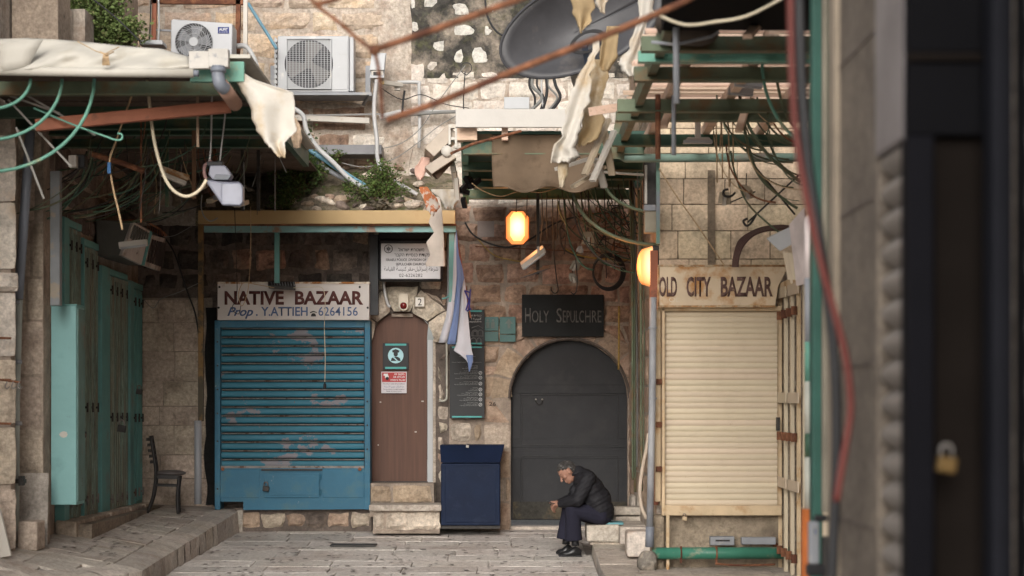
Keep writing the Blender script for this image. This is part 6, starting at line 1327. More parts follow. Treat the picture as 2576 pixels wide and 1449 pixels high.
def clip(x, y, Y, label, s=1.0, m=None, tilt=0):
    t = thing('hanging_clip', label, 'cable clip', P(x, y, Y)); s *= .8; m = m or mat('ivory_plastic', (.38,.33,.25), rough=.45, var=.08, bump=0); r_ = Matrix.Rotation(tilt, 3, 'Y')
    q = MB(); q.pbox(x-15*s, y-22*s, x+15*s, y-6*s, Y, .05, rot=r_); q.build('clip_head', m, t, bevel=.005)
    for i in range(3): q = MB(); q.bar(P(x-12*s+i*12*s, y-8*s, Y+.02*i), P(x-15*s+i*13*s+tilt*20, y+(14+(i*7)%10)*s, Y+.03*i), .034, .03); q.build('clip_leg', OFFW if i%2 else m, t, bevel=.004)
    q = MB(); q.tube([P(x, y-22*s, Y+.02), P(x+1, y-60*s, Y+.02)], .005, 5); q.build('hanger', IRON, t); return t
clip(1823, 500, 17.9, 'left cluster of ivory plastic clips hanging before the ashlar wall')
clip(1877, 484, 17.9, 'right tilted cluster of ivory and tan plastic clips hanging before the ashlar wall', tilt=.35)
clip(1481, 602, 21.8, 'ivory plastic clip cluster in the cable tangle right of the octagonal lantern', 1.1)
clip(1459, 628, 22.0, 'small translucent white clip hanging left of the ivory one in the tangle', .5, WHITE)
clip(1449, 668, 22.0, 'lower white clip cluster above the black painted board', .8, mat('dusty_ivory', (.24,.225,.19), bump=0), -.25)
clip(1440, 700, 22.1, 'lowest white clip cluster just above the black painted board', .7, mat('dusty_ivory', (.24,.225,.19), bump=0), .3)
t = thing('tilted_lamp', 'cream fluorescent lamp tray tilted on a dark stem below the octagonal lantern', 'lamp', P(1345, 650, 22.0))
q = MB(); q.hull8([P(1310,668,22), P(1316,680,22), P(1374,636,22), P(1368,622,22)], [P(1308,660,22.15), P(1314,668,22.15), P(1372,626,22.15), P(1364,616,22.15)]); q.build('lamp_tray', OFFW, t, bevel=.005)
q = MB(); q.tube([P(1318,677,21.95), P(1370,638,21.95)], .012, 8); q.build('tube', WHITE, t); q = MB(); q.pbox(1351, 620, 1358, 640, 21.98, .03); q.build('bracket', OFFW, t)
q = MB(); q.pbox(1349, 480, 1357, 690, 22.2, .04); q.build('stem', IRON, t)
q = MB(); q.hull8([P(1306,702,22), P(1345,690,22), P(1384,676,22), P(1350,684,22)], [P(1310,698,22.5), P(1345,684,22.5), P(1386,668,22.5), P(1352,676,22.5)]); q.build('reflector', mat('dark_grey_reflector', (.06,.06,.065), bump=0), t)
# floodlight cluster hanging left
Yf = 17.2
t = thing('emergency_lamp', 'pale blue-grey twin emergency lamp hanging on two white cords under the left canopy', 'lamp', P(565, 460, Yf))
PBG = mat('pale_bluegrey_plastic', (.26,.27,.34), rough=.4, var=.06, bump=0)
q = MB(); q.hull8([P(514,452,Yf-.1), P(560,518,Yf-.1), P(608,516,Yf-.1), P(606,462,Yf-.1)], [P(520,448,Yf+.15), P(562,506,Yf+.15), P(606,506,Yf+.15), P(604,456,Yf+.15)]); q.build('lamp_housing', PBG, t, bevel=.018)
q = MB(); q.pprism([(556,515),(604,517),(611,508),(611,470),(604,459),(556,460)], Yf-.16, .10); q.build('lamp_lens', mat('frosted_lens', (.24,.255,.32), rough=.3, bump=0), t, bevel=.012, weld=True)
q = MB(); q.pprism([(524,440),(536,452),(574,452),(582,440),(566,416),(528,416)], Yf-.12, .16); q.build('upper_lamp', PBG, t, bevel=.01, weld=True)
q = MB(); q.pprism([(536,452),(574,452),(582,440),(542,438)], Yf-.13, .05); q.build('dark_lens', BLUGR, t, bevel=.004, weld=True)
q = MB(); q.pbox(520, 406, 560, 417, Yf-.06, .1); q.build('cap', BLACK, t, bevel=.004); q = MB(); q.tube(spline([P(532,406,Yf), P(516,416,Yf-.05), P(514,436,Yf-.1), P(519,450,Yf-.1)], 3), .015, 7); q.build('side_handle', mat('dusty_pink', (.25,.15,.14), bump=0), t, smooth=True)
cable('lamp_cable', 'left white cord holding the twin emergency lamp', 'cord', [(534,205),(532,300),(530,380),(526,408)], Yf, .008, CABLEW, k=2)
cable('lamp_cable', 'right white cord holding the twin emergency lamp', 'cord', [(567,206),(566,290),(558,360),(553,408)], Yf, .007, CABLEW, k=2)
cable('cream_cable', 'thick cream cable looping down from the tarpaulin to the emergency lamp', 'cable', [(370,200),(376,260),(384,330),(396,390),(416,450),(440,482),(470,494),(500,480),(520,452)], 16.6, .014, mat('cream_cable', (.50,.44,.33), bump=0), k=6, n=8)
cable('rope', 'frayed rope with a blue tie running down to the strip light', 'rope', [(337,224),(314,290),(290,360),(276,405),(284,470),(298,530),(308,578)], 16.9, .009, ROPE)
q = MB(); q.pbox(270, 408, 278, 436, 16.85, .03); tag(q.build('blue_tie', mat('blue_tie', (.05,.13,.28), bump=0), origin=P(274,408,16.9)), 'small blue tie knotted on the frayed rope', 'tie')
q = MB(); q.bar(P(496,205,16.8), P(498,370,16.8), .02); tag(q.build('hanging_rod', mat('beige_rod', (.30,.22,.16), bump=.1), origin=P(496,205,16.8)), 'beige rod hanging straight down left of the emergency lamp cords', 'rod')
for (x, ya, yb_, Yq, m, lb_) in ((355,290,560,18.2,RUST,'maroon twisted chain hanging down to the sign box'),(488,310,500,18.5,mat('brown_post', (.15,.085,.05), bump=.1),'brown square post left of the emergency lamp'),(420,330,520,20,GREEN,'dark green post in the gloom left of the brown post'),(540,330,500,21,RUST,'dark brown post behind the emergency lamp'),(610,290,530,21.2,IRON,'dark slim post beside the torn canopy cloth'),(650,340,530,21.2,IRON,'dark slim post near the dark ledge shrub'),(692,330,530,21.6,RAILM,'thin rod hanging in front of the dark shrub')):
    q = MB(); q.bar(P(x, ya, Yq), P(x, yb_, Yq), .035 if 'post' in lb_ else .014); tag(q.build('hanging_chain' if 'chain' in lb_ else 'slim_post', m, origin=P(x,ya,Yq)), lb_, 'chain' if 'chain' in lb_ else 'post')
t = thing('hanging_lamp_tray', 'rusty and white strip lamp tray tilted left of the emergency lamp', 'lamp', P(440, 440, 18.2))
q = MB(); q.bar(P(404,424,18.2), P(474,448,18.3), .07, .05); q.build('rusty_tray', mat('orange_rust_metal', (.34,.18,.08), col2=(.45,.36,.27), thr=.52, scale2=6, bump=.1), t, bevel=.006)
q = MB(); q.bar(P(408,438,18.1), P(466,462,18.2), .06, .04); q.build('white_tray', OFFW, t, bevel=.006)
t = thing('electrical_box_cluster', 'jumble of cream electrical fittings on the left end of the ochre beam', 'electrical fitting', P(520, 500, 20.5))
for i in range(7):
    q = MB(); x = 492+i*17; y_ = 478+(i*37 % 46); q.bar(P(x, y_, 20.5), P(x+26, y_-14+(i*13 % 24), 20.7), .07, .05); q.build('fitting', (OFFW, IRON, mat('ivory_plastic', (.38,.33,.25)), GREYP)[i % 4], t, bevel=.006)
cable('grey_loop_wire', 'thin grey wire looping at the left end of the ochre beam', 'wire', [(508,490),(506,520),(514,545),(530,556),(548,548)], 20.4, .007, CABLEG)
cable('metal_bar', 'rusty brown flat bar poking through the left canopy gloom', 'bar', [(232,388),(300,408),(362,430)], 17.6, .028, RUST, k=1)
q = MB(); q.pbox(172, 390, 192, 420, 17.5, .08); tag(q.build('socket_box', OFFW, origin=P(182,420,17.5), bevel=.004), 'white socket box hanging at the left in front of the pilaster', 'socket box')
q = MB(); q.pbox(186, 388, 214, 422, 17.6, .12); tag(q.build('black_motor', BLACK, origin=P(200,420,17.6), bevel=.01), 'black awning motor beside the white socket box', 'motor')
for (a_, b_) in (((0,232),(150,285)),((68,240),(240,340)),((40,320),(110,500)),((20,250),(180,420))):
    q = MB(); q.bar(P(*a_, 16.4), P(*b_, 16.5), .016, .016); tag(q.build('thin_strut', mat('dull_aluminium', (.28,.27,.25), bump=0), origin=P(*a_, 16.4)), 'thin dull metal strut crossing behind the mint awning arms', 'strut', 'thin struts behind the mint arms')
cable('hook_strut', 'pale strut ending in a curled mint hook', 'strut', [(85,272),(180,312),(270,345),(292,352),(306,350),(306,338),(296,336)], 16.2, .009, GREENL)
# cords in front of the shop signs
cable('pull_string', 'long thin cream cord with a black bulb holder hanging over the blue shutter', 'cord', [(738,724),(790,722),(812,726),(818,760),(816,820),(818,900),(817,968)], 23.1, .005, mat('cream_cable', (.50,.44,.33)))
t = thing('bulb_holder', 'small black bulb holder at the end of the cream cord over the blue shutter', 'bulb holder', P(817, 978, 23.1))
q = MB(); q.cyl(P(817,966,23.1), P(817,978,23.1), .019, 10); q.build('holder_body', BLACK, t); q = MB(); q.cyl(P(817,961,23.1), P(817,967,23.1), .010, 8); q.build('holder_neck', BLACK, t)
cable('twine', 'rusty twine dangling from the lamp cluster over the NATIVE lettering', 'twine', [(630,520),(631,600),(627,700),(620,745),(608,770),(600,740),(612,712),(640,715),(690,724)], 22.0, .004, ROPE)
cable('twine', 'dark twine loop hanging over the left part of the white bazaar sign', 'twine', [(590,520),(594,640),(596,740),(584,775),(600,790),(606,768)], 22.2, .004, IRON)
cable('wire', 'black cable coming down the dark corner wall to the post', 'wire', [(416,600),(440,640),(470,730),(490,785),(500,840)], 23.5, .011, CABLEB)
cable('wire', 'thin grey wire drooping across the dark corner wall', 'wire', [(360,752),(385,775),(405,752),(450,735),(500,712)], 23.6, .005, CABLEG)
cable('wire', 'thin dark wire from the sign box up to the ochre beam', 'wire', [(410,596),(440,592),(480,570),(500,556)], 23.0, .004, CABLEG)
# wall wires
cable('wire', 'thin black wire sagging between the camera and the white junction box', 'wire', [(960,222),(1010,250),(1060,238),(1120,262),(1180,272)], 23.7, .006, CABLEB)
cable('wire', 'thin dark wire slanting from the wall peg down past the white pipes', 'wire', [(1170,165),(1140,205),(1100,260),(1060,320),(1010,360),(950,376)], 23.6, .006, CABLEG)
cable('wire', 'thin wire hanging straight from the peg on the blotched wall', 'wire', [(1170,180),(1166,250),(1168,300)], 23.7, .007, CABLEB)
cable('wire', 'looped thin wire on the peg of the blotched wall', 'wire', [(1172,188),(1160,178),(1164,160),(1182,160),(1186,176),(1172,190)], 23.6, .006, CABLEB)
cable('wire', 'thin wire drooping from the wall seam to the plant ledge', 'wire', [(860,410),(920,420),(990,400),(1050,360),(1100,320),(1150,290)], 23.4, .006, CABLEG)
cable('wire', 'wavy thin wire along the brown-shaded stone band under the air conditioner', 'wire', [(740,246),(790,262),(850,256),(920,266)], 23.8, .004, CABLEG)
cable('wire', 'thin black wire curving at the top edge left of the dish', 'wire', [(1220,-10),(1226,40),(1250,80),(1290,100)], 22, .012, CABLEB)
cable('black_pipe', 'short black pipe hanging under the camera arm bracket', 'pipe', [(1018,228),(1014,255),(1012,285)], 23.7, .013, CABLEB)
cable('black_cable', 'thick black cable sagging across the reddish wall left of the octagonal lantern', 'cable', [(1170,560),(1190,590),(1230,612),(1280,622),(1330,604),(1400,560),(1480,540),(1540,536)], 23.6, .012, CABLEB)
cable('cream_wire', 'cream wire drooping under the green slats right of the black clamp', 'wire', [(1186,460),(1215,480),(1260,494),(1310,480),(1360,484),(1410,470)], 20.6, .006, ROPE)
for i, (x, ya, yb_) in enumerate(((1300,500,560),(1326,490,550),(1362,480,620),(1376,485,610),(1390,500,640),(1404,490,600),(1421,500,640),(1520,470,700),(1548,480,680),(1480,480,580))):
    cable('dangling_wire', 'thin dark wire dangling %s' % ('left of the octagonal lantern','just over the left half of the octagonal lantern','right beside the octagonal lantern','in front of the tilted lamp tray','left of the chain beside the lamp stem','short one right of the lamp stem','ending left of the white clips','through the middle of the black coil','at the right edge of the black coil','above the ivory clip cluster')[i], 'wire', [(x,ya),(x+random.uniform(-3,3),(ya+yb_)/2),(x+random.uniform(-4,6),yb_)], 22.6, .006, random.choice([CABLEB, IRON]), 'dark wires dangling before the reddish wall')
cable('hook_wire', 'dark wire ending in a U hook above the HOLY lettering', 'wire', [(1390,560),(1394,640),(1400,700),(1404,730),(1396,738),(1388,732),(1386,722)], 23.0, .007, IRON)
cable('hook_wire', 'dark wire ending in a U hook above the SEPULCHRE lettering', 'wire', [(1448,650),(1452,700),(1450,730),(1444,740),(1436,735)], 22.0, .006, CABLEB)
for k in range(5):
    rr_ = 38+k*1.6; q = MB(); q.tube([P(1528+rr_*.92*math.cos(a)+k, 684-rr_*1.05*math.sin(a), 23.0+.02*k) for a in [i*math.pi/16 for i in range(33)]], .009, 6, caps=False)
    tag(q.build('cable_coil', CABLEB, smooth=True, origin=P(1528,684,23)), 'ring of the black cable coil hung right of the white clips', 'cable coil', 'rings of the black cable coil')
cable('curled_cable', 'black cable knot hanging above the white clips', 'cable', [(1408,540),(1416,560),(1406,580),(1412,600),(1424,586),(1408,574),(1414,620),(1440,640),(1470,650)], 22.8, .011, CABLEB)
for i in range(34):
    x = random.uniform(1455, 1640); y_ = random.uniform(490, 620); pts_ = [(x, y_)]
    for k in range(4): x = min(1640, max(1440, x+random.uniform(-34, 38))); y_ += random.uniform(-6, 34); pts_.append((x, y_))
    cable('tangle_wire', 'thin wire in the dense tangle between the octagonal lantern and the corner', 'wire', pts_, random.uniform(21.8, 23.6), random.uniform(.004, .009), random.choice([IRON, OLIVE, RUST, CABLEB, GREEN]), 'wires of the dense tangle by the corner')
for i in range(16):
    x = 1590+i*3.6+random.uniform(-2, 2)
    cable('riser_cable', 'cable in the vertical bundle right of the pale green pipe', 'cable', [(x-8,420+random.uniform(0,60)),(x-4,600),(x+random.uniform(-3,3),800),(x+random.uniform(-3,3),1000),(x,1150+random.uniform(0,90))], random.uniform(20.3, 23.3), random.uniform(.007, .014), random.choice([CABLEB, PALEPIPE, IRON, CABLEG, OLIVE]), 'vertical cable bundle in the right corner')
cable('white_rod', 'thin white rod level between the canvas valance and the ashlar corner', 'rod', [(1510,432),(1560,436),(1620,440)], 19.2, .014, OFFW, k=1)
vpipe('rusty_pole', 'rusty thin pole hanging through the green beams above the side lantern', 'pole', 1655, 238, 400, 16.0, .022, RUST)
vpipe('grey_pole', 'grey pole hanging from the top edge through the green beams', 'pole', 1700, -40, 260, 12.8, .022, GREYP, 1702)
vpipe('grey_pole', 'lower grey pole joining the green tube under the beams', 'pole', 1695, 240, 390, 15.0, .018, GREYP)
for i, (x, ya, yb_) in enumerate(((1800,220,460),(1812,250,380),(1832,300,470),(1842,260,420),(1815,300,450))):
    cable('hanging_string', 'thin brown string hanging through the beams above the ivory clips', 'string', [(x,ya),(x+2,(ya+yb_)/2),(x+random.uniform(-3,8),yb_)], 17.6, .006, ROPE, 'brown strings above the ivory clips')
cable('cord', 'thin brown cord slanting across the ashlar wall down to the rusty sign', 'cord', [(1658,424),(1700,490),(1750,560),(1790,620),(1822,668)], 19.0, .007, ROPE)
for k in range(5):
    q = MB(); pts_ = [(1856-k*3,672),(1858-k*3,648),(1870-k*2.6,618-k*3),(1896,592-k*2.8),(1930,580-k*2.4),(1975,576-k*2),(2010,582-k)]
    tag((lambda mb: (mb.tube(spline(pline(pts_, 18.7+.03*k), 5), .010, 6), mb)[1])(q).build('hose_loop', HOSE, smooth=True, origin=P(1856,672,18.7)), 'dark maroon hose looping up from the top of the rusty sign', 'hose', 'maroon hoses looping over the rusty sign')
cable('wire', 'cream wires curving through the dark top right corner', 'wire', [(1640,30),(1720,62),(1800,55),(1880,40),(1970,-5)], 11.2, .010, mat('cream_cable', (.50,.44,.33)))

# ================================================================ PLANTS
def shrub(name, label, cat, c, rad, n, m, seed, ls=.05, stems=14, droop=0):
    rnd_ = random.Random(seed); t = thing(name, label, cat, c); c = Vector(c); q = MB(); sm = MB(); tips = []
    for i in range(stems):
        a = rnd_.uniform(0, 6.283); e = rnd_.uniform(.15, 1.0); d = Vector((math.cos(a)*(1.1-e*.7)*rad[0], math.sin(a)*(1.1-e*.7)*rad[1], e*rad[2]*1.2-droop*rnd_.random()))
        p0 = c+Vector((rnd_.uniform(-.3,.3)*rad[0], rnd_.uniform(-.3,.3)*rad[1], 0)); mid = p0+d*.5+Vector((0,0,.12*rad[2])); e_ = p0+d; pts_ = spline([p0, mid, e_], 5); sm.tube(pts_, [.006*(1-.7*k/(len(pts_)-1)) for k in range(len(pts_))], 4); tips.append(pts_)
    for i in range(n):
        pts_ = tips[rnd_.randrange(len(tips))]; p = pts_[rnd_.randrange(2, len(pts_))]+Vector([rnd_.gauss(0, .13)*rad[k] for k in range(3)])
        d = Vector([rnd_.gauss(0, 1) for _ in range(3)]).normalized(); d.z = abs(d.z)*.6; s_ = d.orthogonal().normalized(); s_ = Matrix.Rotation(rnd_.uniform(0, 3.1), 3, d)@s_
        L = ls*rnd_.uniform(.6, 1.3); Wd = L*.30; q.add([p, p+d*L*.5+s_*Wd, p+d*L, p+d*L*.5-s_*Wd], [(0,1,2,3)])
    sm.build('stems', mat('plant_stem', (.09,.075,.04), bump=0), t); stuff(q.build('foliage', m, t)); return t
LEAFB = mat('bright_green_leaves', (.12,.17,.05), rough=.65, var=.5, scale=16, bump=0, col2=(.30,.30,.14), thr=.62, scale2=14)
shrub('shrub', 'bushy light green shrub growing behind the tarpaulin at the upper left', 'shrub', P(240, 110, 19.4), (.42,.35,.52), 5200, LEAFB, 1, .045, 46)
shrub('shrub', 'smaller green growth spilling beside the pale wall block at the top left', 'shrub', P(305, 112, 19.3), (.26,.25,.2), 1400, LEAFB, 2, .04, 18)
shrub('shrub', 'dark green tangle creeping over the left part of the soil ledge', 'shrub', P(745, 500, 23.1), (.30,.25,.66), 3200, LEAF2, 3, .040, 40)
shrub('shrub', 'green sprawling plant hanging over the left end of the ledge by the canopy', 'shrub', P(785, 440, 23.2), (.26,.2,.28), 1800, LEAF, 4, .036, 26)
shrub('shrub', 'feathery green plant growing on the soil ledge below the white cable', 'shrub', P(950, 505, 23.0), (.34,.25,.36), 3200, LEAF, 5, .036, 42)
shrub('shrub', 'trailing green plant at the dark left end of the ochre beam', 'shrub', P(715, 528, 23.0), (.25,.18,.2), 1000, LEAF2, 6, .036, 16)
rnd_ = random.Random(11)
for (x, y, s_) in ((845,395,.09),(890,452,.08),(870,480,.08),(800,460,.09),(905,520,.07),(838,430,.07)):
    shrub('ledge_weed', 'small weed tuft with yellowish leaves rooted in the soil ledge', 'weed', P(x, y, 23.35), (s_*1.3, s_, s_), 120, LEAF, rnd_.random(), .03, 6)['group'] = 'weed tufts on the soil ledge'
shrub('shrub', 'grey dried root tuft hanging below the feathery plant on the ledge', 'shrub', P(955, 528, 22.95), (.14,.1,.10), 260, mat('dry_stalks', (.14,.12,.09), bump=0), 9, .08, 14)
shrub('shrub', 'small green tuft showing beneath the satellite dish', 'shrub', P(1478, 190, 19.5), (.16,.12,.12), 350, LEAF, 12, .04, 8)
# ragged black strip painting the wall gloom beside the blue shutter
q = MB(); q.grid(4, 20, lambda u, v: Vector((px_x(512+28*u+N(v*6, u)*9*(1-u), 23.7), 23.86-.06*N(u*3, v*9), px_z(1272-500*v, 23.7)))); tag(q.build('gloom_strip', mat('gloom_strip', (.012,.012,.012), rough=.9, bump=.3), smooth=True, origin=P(525,1272,23.8)), 'ragged black strip painting the gloom in the gap left of the blue shutter', 'shade_strip')
q = MB(); q.box(px_x(850, 23.1), px_x(960, 23.1), 22.05, 22.35, gz(22.2)+.004, gz(22.2)+.018); tag(q.build('drain_cover', IRON, origin=(px_x(905,23.1),22.2,gz(22.2))), 'thin dark drain slot in the paving before the door steps', 'drain')
# small dark chips (drill holes) in the paving
q = MB(); rc = random.Random(3)
for i in range(420):
    Yv = rc.uniform(18.2, 23.8); X = rc.uniform(-3.3, .8) if rc.random() < .75 else rc.uniform(-3.3, .8); s_ = rc.uniform(.012, .03); z = gz(Yv)+.009
    if X < xk(Yv)+.05: continue
    q.add([(X-s_, Yv-s_*.8, z), (X+s_*.6, Yv-s_*1.4, z), (X+s_, Yv+s_, z), (X-s_*.5, Yv+s_*1.3, z)], [(0,1,2,3)])
for i in range(120):
    Yv = rc.uniform(18.2, 23.6); X = rc.uniform(-4.4, xk(Yv)-.3); s_ = rc.uniform(.012, .03); z = zplat(X, Yv)+.010
    q.add([(X-s_, Yv-s_*.8, z), (X+s_*.6, Yv-s_*1.4, z), (X+s_, Yv+s_, z), (X-s_*.5, Yv+s_*1.3, z)], [(0,1,2,3)])
stuff(tag(q.build('paving_pockmarks', mat('pockmark_dark', (.06,.05,.045), bump=0)), 'small dark chisel marks dotted over the paving', 'pockmarks'))

# ================================================================ SEATED MAN
YM = 21.30
man = thing('person', 'grey-haired man in a black quilted jacket sitting bent over a phone on the stone step', 'person', P(1470, 1395, YM))
def cap(mb, a, ra, b, rb, n=12):
    mb.tube([a, b], [ra, rb], n); mb.sphere(a, ra, n, 8); mb.sphere(b, rb, n, 8)
def chain(mb, pts, n=12):
    for (a, ra), (b, rb) in zip(pts, pts[1:]): cap(mb, a, ra, b, rb, n)
def remesh(mb, name, m, parent, vox, smooth_it=4, quilt=0):
    o = mb.build('tmp', m); md = o.modifiers.new('r', 'REMESH'); md.mode = 'VOXEL'; md.voxel_size = vox
    md2 = o.modifiers.new('s', 'SMOOTH'); md2.iterations = smooth_it; md2.factor = .5
    dg = bpy.context.evaluated_depsgraph_get(); me = bpy.data.meshes.new_from_object(o.evaluated_get(dg)); bpy.data.objects.remove(o)
    if quilt:
        nr = [v.normal.copy() for v in me.vertices]
        for v, nn in zip(me.vertices, nr):
            p = v.co; ph = (p.z*.80-p.x*.45)*math.pi/.042; v.co = p+nn*(quilt*(abs(math.sin(ph))**.5-.6)+.004*N(p.x, p.y, p.z, 16))
    else:
        pass
    o0 = wloc(parent)
    for v in me.vertices: v.co -= o0
    me.name = name; me.materials.clear(); me.materials.append(m); me.shade_smooth()
    ob = bpy.data.objects.new(name, me); C.objects.link(ob); ob.parent = parent; return ob
def m_(x, y, dy=0): return P(x, y, YM+dy)
SKIN = mat('skin', (.29,.155,.11), rough=.5, var=.08, scale=20, bump=.05, bscale=120)
JACK = mat('black_quilted_jacket', (.012,.012,.015), rough=.7, spec=.25, var=.15, bump=.15, bscale=60)
TROU = mat('dark_navy_trousers', (.015,.015,.026), rough=.9, spec=.2, var=.12, bump=.1, bscale=60)
SHOE = mat('black_leather', (.014,.014,.015), rough=.28, var=.1, bump=.05)
hc = m_(1427, 1186); f_ = Vector((-.74, -.10, -.665)).normalized(); s_v = Vector((-.08, -1, 0)); s_v = (s_v-f_*s_v.dot(f_)).normalized(); u_ = f_.cross(s_v).normalized()
if u_.z < 0: u_ = -u_
HR = Matrix((f_, s_v, u_)).transposed()
def h_(f, s, u): return hc+f_*f+s_v*s+u_*u
bd = MB()
bd.sphere(h_(-.004, 0, .012), 1, 28, 18, (.100, .076, .100), HR)
bd.sphere(h_(.028, 0, -.055), 1, 20, 14, (.062, .056, .068), HR)
bd.sphere(h_(.058, 0, -.098), 1, 14, 10, (.026, .030, .022), HR)
cap(bd, h_(.090, 0, .006), .009, h_(.116, 0, -.038), .013); cap(bd, h_(.106, -.013, -.042), .008, h_(.106, .013, -.042), .008)
cap(bd, h_(.084, -.034, .018), .012, h_(.084, .034, .018), .012); cap(bd, h_(.088, -.018, -.068), .008, h_(.088, .018, -.068), .008); cap(bd, h_(.086, -.016, -.082), .008, h_(.086, .016, -.082), .008)
for s in (-1, 1):
    bd.sphere(h_(.058, s*.040, -.028), 1, 12, 9, (.026, .024, .026), HR); bd.sphere(h_(-.008, s*.078, -.010), 1, 12, 9, (.018, .008, .032), HR); cap(bd, h_(-.012, s*.080, .012), .007, h_(.004, s*.078, -.036), .006)
    bd.sphere(h_(.080, s*.030, -.002), 1, 10, 8, (.012, .014, .009), HR)
nk = m_(1456, 1196); chain(bd, [(h_(-.02, 0, -.05), .056), (nk, .058), (m_(1468, 1206), .065)])
# torso core
chain(bd, [(m_(1470,1208), .10), (m_(1492,1245), .12), (m_(1508,1290), .115)])
shN, elN, wrN = m_(1480,1204,-.155), m_(1453,1258,-.20), m_(1409,1268,-.09)
shF, elF, wrF = m_(1474,1206,.17), m_(1440,1256,.20), m_(1405,1264,.05)
for s3 in ((shN, elN, wrN), (shF, elF, wrF)): chain(bd, [(s3[0], .045), (s3[1], .036), (s3[2], .026)])
knN, anN = m_(1440,1281,-.11), m_(1447,1366,-.10); knF, anF = m_(1430,1286,.10), m_(1424,1362,.10)
hipN, hipF = m_(1512,1298,-.09), m_(1512,1298,.09)
for a, b, c3 in ((hipN, knN, anN), (hipF, knF, anF)): chain(bd, [(a, .08), (b, .05), (c3, .036)])
# hands: palm, four fingers, thumb
def hand(wr, palm, fdir, curl, side, tips):
    pm = palm; cap(bd, wr, .024, wr.lerp(pm, .5), .026); 
    across = side
    for k in range(4):
        cap(bd, wr.lerp(pm, .35)+across*(k-1.5)*.010, .013, pm+across*(k-1.5)*.019+fdir*.016, .0105)
        b0 = pm+across*(k-1.5)*.019+fdir*.016; L = (.034, .040, .037, .028)[k]
        b1 = b0+(fdir*.75+curl*.45).normalized()*L; b2 = b1+(fdir*.15+curl).normalized()*L*.72; b3 = b2+(curl*.8-fdir*.55).normalized()*L*.55
        chain(bd, [(b0, .0098), (b1, .0092), (b2, .0085), (b3, .0072)], 8)
    chain(bd, [(wr.lerp(pm, .25)+tips[0]*.015, .015), (pm+tips[0]*.028, .012), (pm+tips[0]*.030+tips[1]*.035, .0105), (pm+tips[0]*.022+tips[1]*.058, .009)], 8)
hand(wrN, m_(1399,1270,-.06), Vector((-.62,.15,-.75)).normalized(), Vector((-.05,.55,-.80)).normalized(), Vector((-.35,-.75,.45)).normalized(), (Vector((-.2,-.1,1)).normalized(), Vector((-.9,.25,-.05)).normalized()))
hand(wrF, m_(1396,1269,.04), Vector((-.75,-.15,-.6)).normalized(), Vector((.1,-.75,-.55)).normalized(), Vector((-.4,.75,.35)).normalized(), (Vector((-.1,.1,1)).normalized(), Vector((-.9,-.25,-.05)).normalized()))
body = remesh(bd, 'body', SKIN, man, .0052, 2)
# clothes
jk = MB()
def ell(mb, c, rx, ry, rz, ang): mb.sphere(c, 1, 22, 14, (rx, ry, rz), Matrix.Rotation(ang, 3, 'Y'))
ell(jk, m_(1474,1212), .13, .20, .155, R(-38)); ell(jk, m_(1486,1232), .15, .20, .17, R(-35)); ell(jk, m_(1500,1258), .165, .19, .18, R(-28)); ell(jk, m_(1509,1282), .155, .19, .15, R(-15)); ell(jk, m_(1513,1296), .135, .185, .085, 0)
chain(jk, [(m_(1462,1196), .085), (m_(1456,1190), .078)]); chain(jk, [(shN, .085), (shN.lerp(elN, .5), .080), (elN, .072)]); chain(jk, [(elN, .070), (wrN.lerp(elN, .25), .052), (wrN.lerp(elN, .06), .044)])
chain(jk, [(shF, .085), (elF, .070)]); chain(jk, [(elF, .066), (wrF.lerp(elF, .1), .044)])
chain(jk, [(m_(1446,1232), .06), (m_(1450,1262), .07), (m_(1478,1285), .08)])
remesh(jk, 'jacket', JACK, man, .009, 3, .0065)
cl = MB(); 
cl.tube([m_(1452,1188)+Vector((.062*math.cos(a)+.015*math.sin(a)*0, .072*math.sin(a), .03*math.cos(a)-.0)) for a in [i*math.pi/10 for i in range(21)]], .020, 8, caps=False); cl.build('collar', JACK, man, smooth=True)
tr = MB()
for a, b, c3, fx in ((hipN, knN, anN, 0), (hipF, knF, anF, 0)):
    chain(tr, [(a, .105), (a.lerp(b, .5), .095), (b+Vector((.02,0,-.01)), .082)])
    tr.tube([b+Vector((.0,0,.02)), b.lerp(c3, .35)+Vector((-.005,0,0)), b.lerp(c3, .7)+Vector((-.01,0,0)), b.lerp(c3, .93)+Vector((-.012,0,.0))], [.076, .082, .088, .096], 16); tr.sphere(b, .078, 14, 10)
chain(tr, [(hipN, .10), (hipF, .10)]); chain(tr, [(m_(1520,1300,-.07), .085), (m_(1520,1300,.07), .085)])
trm = remesh(tr, 'trousers', TROU, man, .009, 3)
for v in trm.data.vertices: 
    p = v.co; v.co = p+Vector((0,0,0))+v.normal*(.005*N(p.x, p.y, p.z, 11)+.004*N(p.x*2, p.y, p.z*.5, 14))
sk = MB(); 
for kn, an in ((knN, anN), (knF, anF)): sk.tube([kn.lerp(an, .6), an, an-Vector((0,0,.03))], [.042, .040, .044], 12)
sk.build('socks', BLACK, man, smooth=True)
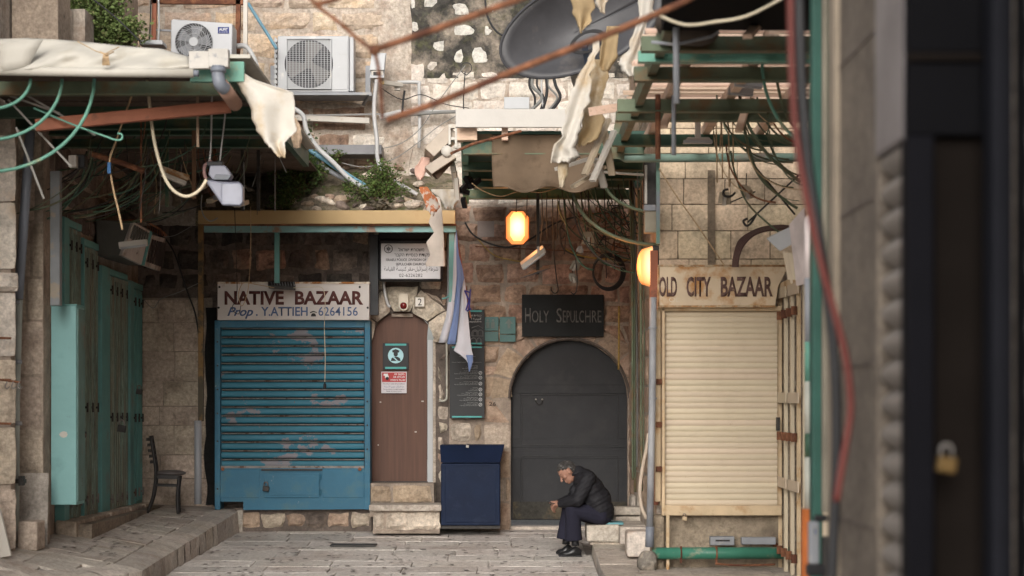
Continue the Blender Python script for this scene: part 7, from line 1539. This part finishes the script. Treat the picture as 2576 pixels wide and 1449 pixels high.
def shoe(hx, tx, y, dy, nm):
    Y_ = YM+dy; heel = P(hx, y, Y_); toe = P(tx, y, Y_); z0 = gz(Y_)+.012; L = toe.x-heel.x
    q = MB()
    def sf(u, v):
        a = v*2*math.pi; t = u; wv = .040+.012*math.sin(math.pi*min(1, t*1.1+.05))-(.02*max(0, t-.8)/.2); wv *= math.sin(math.pi*min(max(t, .02), .985))**.28
        h = (.105 if t < .28 else .105-.055*min(1, (t-.28)/.35)) * (1 if t < .8 else 1-.45*((t-.8)/.2)**2)*math.sin(math.pi*min(max(t, .03), .97))**.22
        zz = z0+(h if math.sin(a) > 0 else 0)*abs(math.sin(a))**.7
        return Vector((heel.x+L*t, Y_+wv*math.cos(a), zz))
    q.grid(20, 18, sf); o = q.build(nm, SHOE, man, smooth=True, weld=True)
    q = MB(); q.prism([(heel.x+.004, z0-.012), (toe.x+.006, z0-.012), (toe.x, z0+.004), (heel.x, z0+.004)][::1], Y_-.045, Y_+.045); q.build('sole', BLACK, o, bevel=.004)
    q = MB()
    for i in range(4): q.tube([(heel.x+L*(.42+.07*i), Y_-.028, z0+.090-.010*i), (heel.x+L*(.42+.07*i), Y_+.028, z0+.090-.010*i)], .003, 4)
    q.build('laces', IRON, o)
shoe(1463, 1404, 1393, -.11, 'shoe'); shoe(1440, 1398, 1386, .10, 'shoe')
# hair, brows, eyes
hr = MB(); k = 0
def hf(u, v):
    a = u*2*math.pi; b = (v-.5)*math.pi; x, y_, z = math.cos(a)*math.cos(b), math.sin(a)*math.cos(b), math.sin(b)
    r_ = 1+.015*N(x*5, y_*5, z*5)
    return Vector((x*.106*r_, y_*.081*r_, z*.107*r_))
nu, nv = 44, 26; pts_ = [[hf(i/nu, j/nv) for i in range(nu+1)] for j in range(nv+1)]
for j in range(nv):
    for i in range(nu):
        c3 = (pts_[j][i]+pts_[j+1][i+1])/2; x, y_, z = c3.x/.106, c3.y/.081, c3.z/.107
        ok = (z > .50 and x < .74) or (x < .18 and z > -.28 and not (x > -.28 and z < .12 and abs(y_) > .6)) or (x < -.30 and z > -.75) or (.15 <= x < .42 and z > .26)
        if ok:
            q4 = [pts_[j][i], pts_[j][i+1], pts_[j+1][i+1], pts_[j+1][i]]; hr.add([h_(p.x-.004, p.y, p.z+.012) for p in q4], [(0,1,2,3)])
hr.build('hair', mat('grey_hair', (.045,.042,.040), rough=.75, var=.5, scale=60, col2=(.15,.145,.14), thr=.58, scale2=25, bump=.8, bscale=150), man, weld=True, smooth=True, solid=.006)
q = MB()
for s in (-1, 1): cap(q, h_(.093, s*.018, .022), .0045, h_(.080, s*.050, .020), .0035)
q.build('eyebrows', mat('grey_brow', (.05,.04,.04), bump=0), man)
q = MB()
for s in (-1, 1): cap(q, h_(.088, s*.022, .002), .005, h_(.080, s*.040, .001), .004)
q.build('eyes', IRON, man)
# phone
q = MB(); c3 = m_(1390,1265,-.03); q.box(c3.x-.065, c3.x+.05, c3.y-.035, c3.y+.035, c3.z-.005, c3.z+.005, rot=Matrix.Rotation(R(20), 3, 'Y')); tag(q.build('phone', BLACK, origin=c3, bevel=.003), 'black phone held in the hands of the seated man', 'phone')
